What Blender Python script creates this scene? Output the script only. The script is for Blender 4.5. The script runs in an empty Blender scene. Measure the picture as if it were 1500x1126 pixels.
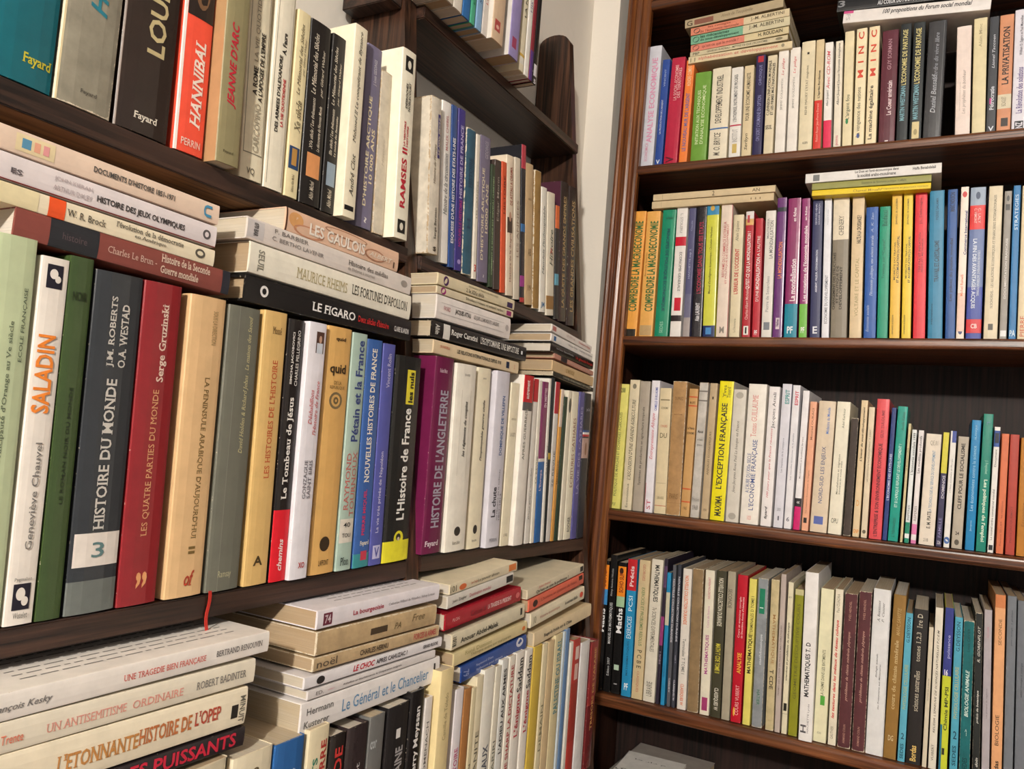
import bpy, bmesh, math, random
from mathutils import Vector, Matrix
random.seed(7)
scene = bpy.context.scene
COL = scene.collection

# ------------------------------------------------------------------ camera
# world: the left bookcase faces +X, the right bookcase faces -Y, Z is up, metres; the lens is at the origin
cam_data = bpy.data.cameras.new('camera')
cam_data.sensor_width = 36.0
cam_data.lens = 1156.709 / 1500 * 36.0
cam_data.clip_start = 0.02
cam = bpy.data.objects.new('camera', cam_data)
cam.matrix_world = Matrix(((0.8791397, -0.0361515, 0.4751911, 0),
                           (0.4702228, -0.0963198, -0.8772759, 0),
                           (0.0774852, 0.9946937, -0.0676793, 0),
                           (0, 0, 0, 1)))
COL.objects.link(cam)
scene.camera = cam

# ------------------------------------------------------------------ light and exposure
world = bpy.data.worlds.new('room_light')
scene.world = world
world.use_nodes = True
bg = world.node_tree.nodes['Background']
bg.inputs[0].default_value = (1.0, 0.97, 0.94, 1)
bg.inputs[1].default_value = 0.34
lamp = bpy.data.lights.new('ceiling_lamp', 'POINT')
lamp.energy = 300
lamp.color = (1.0, 0.94, 0.86)
lamp.shadow_soft_size = 0.05
lamp_o = bpy.data.objects.new('ceiling_lamp', lamp)
lamp_o.location = (0.55, -1.9, 1.03)
COL.objects.link(lamp_o)
scene.view_settings.view_transform = 'Standard'
scene.view_settings.look = 'None'
scene.view_settings.exposure = 0.12
scene.view_settings.gamma = 1.0
scene.view_settings.use_curve_mapping = False

# ------------------------------------------------------------------ helpers
def lin(h):
    r = []
    for i in (0, 2, 4):
        c = int(h[i:i+2], 16) / 255
        r.append(c / 12.92 if c <= .04045 else ((c + .055) / 1.055) ** 2.4)
    return (r[0], r[1], r[2], 1)

def new_mat(name):
    m = bpy.data.materials.new(name)
    m.use_nodes = True
    nt = m.node_tree
    b = nt.nodes['Principled BSDF']
    return m, nt, b

def N(nt, t, **kw):
    n = nt.nodes.new(t)
    for k, v in kw.items():
        setattr(n, k, v)
    return n

def mix(nt, fac, a, b):
    n = N(nt, 'ShaderNodeMix', data_type='RGBA')
    for s, v in ((n.inputs[0], fac), (n.inputs[6], a), (n.inputs[7], b)):
        if hasattr(v, 'is_linked') or isinstance(v, bpy.types.NodeSocket):
            nt.links.new(v, s)
        else:
            s.default_value = v
    return n.outputs[2]

def noise(nt, vec, scale, detail=3, rough=.5):
    n = N(nt, 'ShaderNodeTexNoise')
    n.inputs['Scale'].default_value = scale
    n.inputs['Detail'].default_value = detail
    n.inputs['Roughness'].default_value = rough
    if vec is not None:
        nt.links.new(vec, n.inputs['Vector'])
    return n.outputs['Fac']

def ramp(nt, fac, p0, p1, c0=(0, 0, 0, 1), c1=(1, 1, 1, 1)):
    n = N(nt, 'ShaderNodeValToRGB')
    n.color_ramp.elements[0].position = p0
    n.color_ramp.elements[1].position = p1
    n.color_ramp.elements[0].color = c0
    n.color_ramp.elements[1].color = c1
    nt.links.new(fac, n.inputs[0])
    return n.outputs[0]

def objvec(nt, scale=(1, 1, 1)):
    tc = N(nt, 'ShaderNodeTexCoord')
    mp = N(nt, 'ShaderNodeMapping')
    mp.inputs['Scale'].default_value = scale
    nt.links.new(tc.outputs['Object'], mp.inputs[0])
    return mp.outputs[0]

def bump(nt, b, fac, strength, dist):
    n = N(nt, 'ShaderNodeBump')
    n.inputs['Strength'].default_value = strength
    n.inputs['Distance'].default_value = dist
    nt.links.new(fac, n.inputs['Height'])
    nt.links.new(n.outputs[0], b.inputs['Normal'])

_mats = {}
def cover_mat(hx, kind):
    key = ('c', hx, kind)
    if key in _mats:
        return _mats[key]
    m, nt, b = new_mat('cover_' + hx + ('_' + kind if kind else ''))
    base = lin(hx)
    lum = .3 * base[0] + .6 * base[1] + .1 * base[2]
    worn = 'wear' in kind
    v = objvec(nt)
    n1 = noise(nt, v, 45, 4, .6)
    dk = tuple(c * (.66 if worn else .88) for c in base[:3]) + (1,)
    lt = tuple(min(1, c * 1.05) for c in base[:3]) + (1,)
    col = mix(nt, ramp(nt, n1, .3, .7), dk, lt)
    at = N(nt, 'ShaderNodeAttribute', attribute_name='wear')
    n2 = noise(nt, v, 260, 3, .7)
    ad = N(nt, 'ShaderNodeMath', operation='MULTIPLY')
    nt.links.new(at.outputs['Fac'], ad.inputs[0]); nt.links.new(n2, ad.inputs[1])
    paper = lin('d8ccb4') if lum < .5 else lin('b39c7c')
    lo, hi = (.34, .48) if worn else (.60, .72)
    wcol = mix(nt, ramp(nt, ad.outputs[0], lo, hi), col, paper)
    nt.links.new(wcol, b.inputs['Base Color'])
    b.inputs['Roughness'].default_value = .27 if 'gloss' in kind else (.6 if worn else .43)
    b.inputs['Specular IOR Level'].default_value = .5 if 'gloss' in kind else .32
    bump(nt, b, noise(nt, v, 90, 2), .25 if not worn else .6, .0006)
    _mats[key] = m
    return m

def ink_mat(hx):
    key = ('i', hx)
    if key not in _mats:
        m, nt, b = new_mat('ink_' + hx)
        base = lin(hx)
        v = objvec(nt)
        col = mix(nt, ramp(nt, noise(nt, v, 120, 3), .3, .75), tuple(c * .86 for c in base[:3]) + (1,), base)
        nt.links.new(col, b.inputs['Base Color'])
        b.inputs['Roughness'].default_value = .42
        b.inputs['Specular IOR Level'].default_value = .3
        _mats[key] = m
    return _mats[key]

def page_mat(hx):
    key = ('p', hx)
    if key not in _mats:
        m, nt, b = new_mat('page_edges_' + hx)
        base = lin(hx)
        fine = noise(nt, objvec(nt, (1900, 3, 3)), 1, 2, .5)
        blot = noise(nt, objvec(nt, (120, 25, 25)), 1, 3, .5)
        c1 = mix(nt, ramp(nt, fine, .35, .65), tuple(c * .72 for c in base[:3]) + (1,), base)
        c2 = mix(nt, ramp(nt, blot, .35, .75), c1, tuple(c * f for c, f in zip(base[:3], (.85, .8, .7))) + (1,))
        nt.links.new(c2, b.inputs['Base Color'])
        b.inputs['Roughness'].default_value = .85
        bump(nt, b, fine, .5, .0004)
        _mats[key] = m
    return _mats[key]

def wood_mat(name, c_dark, c_mid, c_light, grain, rough, spec=.5):
    m, nt, b = new_mat(name)
    sc = {'x': (1.2, 22, 22), 'y': (22, 1.2, 22), 'z': (22, 22, 1.2)}[grain]
    v = objvec(nt, sc)
    wv = N(nt, 'ShaderNodeTexNoise'); wv.inputs['Scale'].default_value = .8; wv.inputs['Detail'].default_value = 3
    wv.inputs['Distortion'].default_value = 1.6
    nt.links.new(v, wv.inputs['Vector'])
    # growth rings: bands through the noise field
    mu = N(nt, 'ShaderNodeMath', operation='MULTIPLY'); mu.inputs[1].default_value = 38
    nt.links.new(wv.outputs['Fac'], mu.inputs[0])
    si = N(nt, 'ShaderNodeMath', operation='SINE'); nt.links.new(mu.outputs[0], si.inputs[0])
    hf = N(nt, 'ShaderNodeMath', operation='MULTIPLY_ADD'); hf.inputs[1].default_value = .5; hf.inputs[2].default_value = .5
    nt.links.new(si.outputs[0], hf.inputs[0])
    fine = noise(nt, objvec(nt, tuple(s * 9 if s > 5 else s * 4 for s in sc)), 1, 3, .6)
    c1 = mix(nt, ramp(nt, hf.outputs[0], .1, .95), lin(c_mid), lin(c_dark))
    c2 = mix(nt, ramp(nt, fine, .45, .72), c1, lin(c_light))
    patch = noise(nt, objvec(nt), 5, 2)
    c3 = mix(nt, ramp(nt, patch, .35, .7), c2, mix(nt, .5, c2, lin(c_dark)))
    nt.links.new(c3, b.inputs['Base Color'])
    b.inputs['Roughness'].default_value = rough
    b.inputs['Specular IOR Level'].default_value = spec
    bump(nt, b, fine, .35, .0008)
    return m

def plaster_mat(name, hx):
    m, nt, b = new_mat(name)
    base = lin(hx)
    v = objvec(nt)
    col = mix(nt, ramp(nt, noise(nt, v, 3, 3), .3, .7), tuple(c * .94 for c in base[:3]) + (1,), base)
    nt.links.new(col, b.inputs['Base Color'])
    b.inputs['Roughness'].default_value = .9
    bump(nt, b, noise(nt, v, 60, 4), .25, .003)
    return m

def link_mesh(name, verts, faces, mat, parent=None, smooth=False):
    me = bpy.data.meshes.new(name)
    me.from_pydata(verts, [], faces)
    me.update()
    if mat:
        me.materials.append(mat)
    if smooth:
        for p in me.polygons:
            p.use_smooth = True
    o = bpy.data.objects.new(name, me)
    COL.objects.link(o)
    if parent:
        o.parent = parent
    return o

def bm_obj(name, bm, mat, parent=None, loc=(0, 0, 0)):
    bmesh.ops.recalc_face_normals(bm, faces=bm.faces)
    me = bpy.data.meshes.new(name)
    bm.to_mesh(me); bm.free()
    me.materials.append(mat)
    o = bpy.data.objects.new(name, me)
    o.location = loc
    COL.objects.link(o)
    if parent:
        o.parent = parent
    return o

def prism(poly, axis, a, b, bev=0.0):
    """extrude a 2-D polygon along an axis ('x','y','z') from a to b"""
    bm = bmesh.new()
    def P(u, v, t):
        return {'x': (t, u, v), 'y': (u, t, v), 'z': (u, v, t)}[axis]
    v0 = [bm.verts.new(P(u, v, a)) for u, v in poly]
    v1 = [bm.verts.new(P(u, v, b)) for u, v in poly]
    n = len(poly)
    bm.faces.new(v0); bm.faces.new(v1[::-1])
    for i in range(n):
        bm.faces.new((v0[i], v0[(i + 1) % n], v1[(i + 1) % n], v1[i]))
    if bev:
        bmesh.ops.bevel(bm, geom=list(bm.edges), offset=bev, segments=2, affect='EDGES', clamp_overlap=True)
    return bm

def box_bm(x0, x1, y0, y1, z0, z1, bev=0.0):
    return prism([(x0, y0), (x1, y0), (x1, y1), (x0, y1)], 'z', z0, z1, bev)

def thing(name, label, cat, loc=(0, 0, 0), group=None):
    o = bpy.data.objects.new(name, None)
    o.empty_display_size = .02
    o.location = loc
    o['label'] = label; o['category'] = cat
    if group:
        o['group'] = group
    COL.objects.link(o)
    return o

def struct(o):
    o['kind'] = 'structure'
    return o

# ------------------------------------------------------------------ lettering
_font_cache = {}
def add_serifs(vs, fs):
    """slab serifs: a thin bar across every flat stem end of the letter outlines"""
    cnt = {}
    for f in fs:
        for i in range(len(f)):
            a, b = f[i], f[(i + 1) % len(f)]
            k = (min(a, b), max(a, b))
            cnt[k] = cnt.get(k, 0) + 1
    nb = {}
    for (a, b), c in cnt.items():
        if c == 1:
            nb.setdefault(a, []).append(b); nb.setdefault(b, []).append(a)
    for (a, b), c in list(cnt.items()):
        if c != 1 or len(nb[a]) != 2 or len(nb[b]) != 2:
            continue
        xa, ya = vs[a]; xb, yb = vs[b]
        L = abs(xa - xb)
        if abs(ya - yb) > .004 or not .035 < L < .17:
            continue
        pa = [q for q in nb[a] if q != b][0]; pb = [q for q in nb[b] if q != a][0]
        da, db = vs[pa][1] - ya, vs[pb][1] - yb
        if da * db <= 0 or min(abs(da), abs(db)) < .06:
            continue
        s = 1 if da > 0 else -1
        x0, x1 = min(xa, xb) - .08, max(xa, xb) + .08
        n = len(vs)
        vs.extend([(x0, ya), (x1, ya), (x1, ya + s * .05), (x0, ya + s * .05)])
        fs.append((n, n + 1, n + 2, n + 3))

def prepare_glyphs(keys):
    """outline every string once, in one evaluation, and keep its flat mesh"""
    obs = []
    for key in keys:
        text, bold, italic, serif = key
        cu = bpy.data.curves.new('lettering', 'FONT')
        cu.body = text
        cu.resolution_u = 2
        cu.offset = (.024 if bold else .007) - (.006 if serif else 0)
        if italic:
            cu.shear = .28
        ob = bpy.data.objects.new('lettering', cu)
        COL.objects.link(ob)
        obs.append((key, ob, cu))
    dg = bpy.context.evaluated_depsgraph_get()
    for key, ob, cu in obs:
        me = ob.evaluated_get(dg).to_mesh()
        vs = [(v.co.x, v.co.y) for v in me.vertices]
        fs = [tuple(p.vertices) for p in me.polygons]
        if key[3] and vs:
            add_serifs(vs, fs)
        _font_cache[key] = (vs, fs, min(v[0] for v in vs), max(v[0] for v in vs), min(v[1] for v in vs), max(v[1] for v in vs)) if vs else None
        ob.evaluated_get(dg).to_mesh_clear()
    for key, ob, cu in obs:
        bpy.data.objects.remove(ob)
        bpy.data.curves.remove(cu)

def glyphs(text, bold=0, italic=0, serif=0):
    return _font_cache.get((text, bold, italic, serif))

TS = (-1, -.96, -.8, -.4, 0, .4, .8, .96, 1)
def spine_y(t, w):
    a = abs(t)
    return w * .045 * a ** 3 + (.0007 if a > .97 else 0)

def book(e):
    name, case, loc, lean, w, h, d, hx, kind, texts, lying, label, group, style = e
    side = None
    if ',' in kind:
        kind, side = kind.split(',')
    root = thing('book', label, 'book', loc, group)
    root.rotation_euler = (0, math.radians(lean), math.pi / 2 if case == 'L' else 0)
    tc = min(.0009, w * .12)
    hard = style == 1
    if hard:
        tc = min(.0022, w * .14)
    # cover: one folded sheet, spine rounded, four rings along the height
    outer = [(-w/2, d), (-w/2, .004)] + [(t * w / 2, spine_y(t, w)) for t in TS] + [(w/2, .004), (w/2, d)]
    inner = [(-w/2 + tc, d), (-w/2 + tc, .004), (-w/2 + tc, .0022), (w/2 - tc, .0022), (w/2 - tc, .004), (w/2 - tc, d)]
    prof = outer + inner[::-1]
    wearp = [0, .4] + [1, .8, 0, 0, 0, 0, 0, .8, 1] + [.4, 0] + [0] * 6
    rings = [0, min(.003, h * .1), h * .5, h - min(.003, h * .1), h]
    verts = []; wear = []
    npf = len(prof)
    jit = .0007 if 'wear' in kind else .00025
    rnd = random.Random(int(abs(loc[0] * 9173 + loc[1] * 7919 + loc[2] * 104729) * 100))
    for ri, z in enumerate(rings):
        for (x, y), wv in zip(prof, wearp):
            zz = z
            verts.append((x, y, zz))
            wear.append(max(wv, 1.0 if ri in (0, 4) else 0))
    faces = []
    for r in range(len(rings) - 1):
        for i in range(npf):
            j = (i + 1) % npf
            faces.append((r * npf + i, r * npf + j, (r + 1) * npf + j, (r + 1) * npf + i))
    # end caps as quads between outer and inner sheets
    no = len(outer); top = (len(rings) - 1) * npf
    def cap(base, flip):
        fl = []
        fl.append((0, 1, npf - 2, npf - 1))
        fl.append((1, 2, 3, npf - 3, npf - 2))
        fl.append((3, 4, 5, 6, 7, 8, 9, npf - 4, npf - 3))
        fl.append((9, 10, 11, npf - 5, npf - 4))
        fl.append((11, 12, npf - 6, npf - 5))
        for f in fl:
            f = tuple(base + k for k in f)
            faces.append(f if flip else f[::-1])
    cap(0, True); cap(top, False)
    # side boards keep their own colour when the photo shows it
    o = link_mesh('cover', verts, faces, cover_mat(hx, kind), root)
    me = o.data
    at = me.attributes.new('wear', 'FLOAT', 'POINT')
    at.data.foreach_set('value', wear)
    if side:
        me.materials.append(cover_mat(side, ''))
        for p in me.polygons:
            if abs(p.normal.x) > .9:
                p.material_index = 1
    ov = .0028 if hard else .0005
    pm = page_mat(('cfc4b2', 'c2b39b', 'b49d7f', 'd4ccc0')[rnd.randrange(4) if hx[0] not in 'bc' else 2])
    pg = box_bm(-w/2 + tc, w/2 - tc, .0022, d - .001 - (.002 if hard else 0), ov, h - ov)
    bm_obj('page_block', pg, pm, root)
    lay = .00012
    def Y(x):
        return spine_y(max(-1, min(1, 2 * x / w)), w)
    order = [t for t in texts if t[5] in ('panel', 'disc')] + [t for t in texts if t[5] not in ('panel', 'disc')]
    ntitle = 0
    for (u0, u1, v0, v1, tcx, way, bold, italic, serif, txt) in order:
        z0, z1 = u0 * h, u1 * h
        x0, x1 = (v0 - .5) * w, (v1 - .5) * w
        lay += .00005
        if way == 'panel':
            xs = [x0] + [t * w / 2 for t in TS if x0 + 1e-5 < t * w / 2 < x1 - 1e-5] + [x1]
            vs = [(x, Y(x) - lay, z) for z in (z0, z1) for x in xs]
            n = len(xs)
            fs = [(i, i + 1, n + i + 1, n + i) for i in range(n - 1)]
            link_mesh('colour_band' if v1 - v0 > .7 else 'printed_panel', vs, fs, ink_mat(tcx), root)
        elif way == 'disc':
            cx, cz, rx, rz = (x0 + x1) / 2, (z0 + z1) / 2, (x1 - x0) / 2, (z1 - z0) / 2
            vs = [(cx + rx * math.cos(a * math.pi / 8), 0, cz + rz * math.sin(a * math.pi / 8)) for a in range(16)]
            vs = [(x, Y(x) - lay, z) for x, y, z in vs]
            link_mesh('emblem', vs, [tuple(range(16))], ink_mat(tcx), root)
        else:
            g = glyphs(txt, bold, italic, serif)
            if not g:
                continue
            vs0, fs, gx0, gx1, gy0, gy1 = g
            gw, gh = max(gx1 - gx0, .01), max(gy1 - gy0, .2)
            if way == 'across':
                X0, X1, Z0, Z1 = x0, x1, z0, z1
                nat = (Z1 - Z0) * gw / gh
                if nat * 1.7 < X1 - X0:
                    c = (X0 + X1) / 2; X0, X1 = c - nat * .85, c + nat * .85
                if nat > (X1 - X0) * 2.2:      # too tall for its width
                    c = (Z0 + Z1) / 2; k = (X1 - X0) * 2.2 * gh / gw / 2; Z0, Z1 = c - k, c + k
                fx = lambda a, b: (X0 + (a - gx0) / gw * (X1 - X0), Z0 + (b - gy0) / gh * (Z1 - Z0))
            else:
                nat = (x1 - x0) * gw / gh
                if nat * 1.7 < z1 - z0:
                    c = (z0 + z1) / 2; z0, z1 = c - nat * .85, c + nat * .85
                if nat > (z1 - z0) * 2.4:
                    c = (x0 + x1) / 2; k = (z1 - z0) * 2.4 * gh / gw / 2; x0, x1 = c - k, c + k
                if way == 'up':
                    fx = lambda a, b: (x1 - (b - gy0) / gh * (x1 - x0), z0 + (a - gx0) / gw * (z1 - z0))
                else:
                    fx = lambda a, b: (x0 + (b - gy0) / gh * (x1 - x0), z1 - (a - gx0) / gw * (z1 - z0))
            vs = []
            for a, b in vs0:
                x, z = fx(a, b)
                vs.append((x, Y(x) - lay - .00012, z))
            ntitle += 1
            link_mesh('title_lettering' if ntitle == 1 else 'spine_lettering', vs, fs, ink_mat(tcx), root)
    return root

# ------------------------------------------------------------------ setting
M_plaster = plaster_mat('white_plaster', 'e6dfd3')
M_dark_y = wood_mat('dark_walnut_along_y', '180e0a', '36221a', '54382a', 'y', .36)
M_dark_x = wood_mat('dark_walnut_along_x', '1d110c', '3a241a', '5a3a28', 'x', .36)
M_dark_z = wood_mat('dark_walnut_upright', '1c100a', '3c251a', '65432f', 'z', .34)
M_red_x = wood_mat('red_brown_varnish_along_x', '30180c', '65381f', '8a5532', 'x', .32)
M_red_z = wood_mat('red_brown_varnish_upright', '4e2812', '75401f', 'a0642f', 'z', .28)
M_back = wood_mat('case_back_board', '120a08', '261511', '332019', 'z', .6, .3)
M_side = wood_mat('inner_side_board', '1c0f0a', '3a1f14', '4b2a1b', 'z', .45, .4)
M_floor = wood_mat('floor_boards', '4a2f1c', '7a5232', '96693f', 'y', .45)

WL = -.652          # plaster face behind the left bookcase
FLOOR, CEIL = -1.50, 1.16
struct(bm_obj('wall_left', box_bm(WL - .12, WL, -2.6, 1.72, FLOOR, CEIL), M_plaster))
struct(bm_obj('wall_back', prism([(WL, 1.43), (-.594, 1.43), (-.594, 1.68), (1.9, 1.68), (1.9, 1.80), (WL, 1.80)], 'z', FLOOR, CEIL), M_plaster))
struct(bm_obj('floor', box_bm(WL, 1.9, -2.6, 1.80, FLOOR - .05, FLOOR), M_floor))
struct(bm_obj('ceiling', box_bm(WL - .12, 1.9, -2.6, 1.80, CEIL, CEIL + .06), M_plaster))

# ---- left bookcase: raked front, shelves nailed between uprights
def rake(z):
    return -.517 - .108 * z
left = thing('wall_bookcase', 'dark walnut bookcase with raked uprights fixed on the left wall', 'bookcase', (-.58, .7, FLOOR))
def kid(o, root):
    o.parent = root
    o.matrix_parent_inverse = Matrix.Translation(-Vector(root.location))
    return o
def upright(y0, y1, ztop, rounded, xoff=0):
    xb = WL + .001
    pts = [(xb, FLOOR + .001), (rake(FLOOR + .9) + .002, FLOOR + .001), (rake(-.6) + xoff, -.6)]
    if rounded:
        xf = rake(ztop) + xoff; r = (xf - xb) / 2; cx = (xf + xb) / 2
        zc = ztop - r * .55
        pts.append((rake(zc) + xoff, zc))
        for k in range(1, 10):
            a = math.pi * k / 10
            pts.append((cx + r * math.cos(a) * 1.0, zc + r * .55 * math.sin(a)))
        pts.append((xb, zc))
    else:
        pts += [(rake(ztop) + xoff, ztop), (xb, ztop)]
    return prism(pts, 'y', y0, y1)
kid(bm_obj('upright', upright(.7155, .7395, 1.10, False), M_dark_z), left)
kid(bm_obj('upright', upright(1.2075, 1.2245, .718, True), M_dark_z), left)
kid(bm_obj('upright', upright(-.62, -.598, 1.10, False), M_dark_z), left)
def shelf(y0, y1, zf0, zf1, th, xf, name='shelf', mat=None):
    """board from y0 to y1 whose top runs from zf0 to zf1, front edge at xf"""
    xb = WL + .0015
    bm = bmesh.new()
    c = []
    for y, z in ((y0, zf0), (y1, zf1)):
        for x, dz in ((xb, 0), (xf, 0), (xf, -th), (xb, -th)):
            c.append(bm.verts.new((x, y, z + dz)))
    for f in ((0, 1, 2, 3), (7, 6, 5, 4), (0, 4, 5, 1), (1, 5, 6, 2), (2, 6, 7, 3), (3, 7, 4, 0)):
        bm.faces.new([c[i] for i in f])
    bmesh.ops.bevel(bm, geom=list(bm.edges), offset=.0012, segments=2, affect='EDGES')
    return kid(bm_obj(name, bm, mat or M_dark_y), left)
M_mid_y = wood_mat('walnut_bounce_lightened', '4a2f1a', '7a5533', '946c44', 'y', .5)  # lighter than the other boards: bounced light on the underside put into the colour
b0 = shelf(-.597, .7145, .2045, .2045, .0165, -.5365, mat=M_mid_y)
kid(bm_obj('front_edge', box_bm(-.5364, -.5335, -.597, .7145, .1875, .2048, .0008), M_dark_y), left)  # added strip keeps the front walnut-dark, without the board's painted bounce light
LEFT_BOARDS = [(.7405, 1.2065, .2035, .1860, .0165, -.5335),
               (-.597, .7145, -.1405, -.1405, .0185, -.4985), (.7405, 1.2065, -.1370, -.1530, .0185, -.4985),
               (-.597, .7145, -.5015, -.5015, .02, -.4600), (.7405, 1.2065, -.5015, -.5015, .02, -.4600),
               (-.597, .7145, -.86, -.86, .02, -.44), (.7405, 1.2065, -.86, -.86, .02, -.44),
               (.7405, 1.2065, .511, .511, .0165, -.5600)]
for b in LEFT_BOARDS:
    shelf(*b)
# board end that runs past the middle upright at the top
kid(bm_obj('shelf', box_bm(-.646, -.574, .692, .7145, .4945, .511, .001), M_dark_y), left)

# ---- right bookcase: red-brown varnished, moulded post, boards, dark back
RX0, RX1, RY0, RY1 = -.527, .60, 1.42, 1.655
right = thing('varnished_bookcase', 'red-brown varnished bookcase with a moulded post, set into the back wall', 'bookcase', (0, 1.55, FLOOR))
prof = [(-.576, 1.428), (-.5755, 1.4215), (-.573, 1.4165), (-.569, 1.4145), (-.565, 1.4155), (-.5625, 1.4185),
        (-.5605, 1.4205), (-.5575, 1.4195), (-.554, 1.4155), (-.549, 1.4135), (-.544, 1.4150), (-.5415, 1.4185),
        (-.539, 1.4200), (-.534, 1.4190), (-.529, 1.4200), (-.527, 1.4230), (-.527, 1.4345), (-.576, 1.4345)]
def shx(p, dx): return [(x + dx, y) for x, y in p]
def post_bm(pr):
    # the post leans a little: its foot stands further left than its head
    levels = [FLOOR + .001, -.25, .88, 1.12]
    off = [-.016, -.016, .003, .005]
    bm = bmesh.new()
    rings = [[bm.verts.new((x + dx, y, z)) for x, y in pr] for z, dx in zip(levels, off)]
    n = len(pr)
    for a, b in zip(rings, rings[1:]):
        for i in range(n):
            bm.faces.new((a[i], a[(i + 1) % n], b[(i + 1) % n], b[i]))
    bm.faces.new(rings[0]); bm.faces.new(rings[-1])
    return bm
side_prof = [(-.576, 1.4347), (-.5635, 1.4347), (-.5635, 1.66), (-.576, 1.66)]
kid(bm_obj('post', post_bm(prof), M_red_z), right)
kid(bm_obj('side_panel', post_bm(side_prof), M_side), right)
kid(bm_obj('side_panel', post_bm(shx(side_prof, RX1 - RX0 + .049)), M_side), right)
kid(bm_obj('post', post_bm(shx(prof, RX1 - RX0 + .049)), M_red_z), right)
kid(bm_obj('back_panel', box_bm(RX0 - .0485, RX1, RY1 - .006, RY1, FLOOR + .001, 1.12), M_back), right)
def nose(z0, z1, y0=RY0 + .0018, y1=RY1 - .007):
    r = (z1 - z0) * .3
    p = [(y1, z0), (y1, z1)]
    for k in range(5):
        a = math.pi / 2 * k / 4
        p.append((y0 + r - r * math.sin(a), z1 - r + r * math.cos(a)))
    for k in range(5):
        a = math.pi / 2 * k / 4
        p.append((y0 + r - r * math.cos(a), z0 + r - r * math.sin(a)))
    return p
for z0, z1 in ((.861, .881), (.5285, .5465), (.1945, .2125), (-.1395, -.1190), (-.4825, -.4600), (-.832, -.810), (-1.19, -1.168)):
    kid(bm_obj('shelf', prism(nose(z0, z1), 'x', RX0 - .0385, RX1 - .0005), M_red_x), right)

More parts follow.
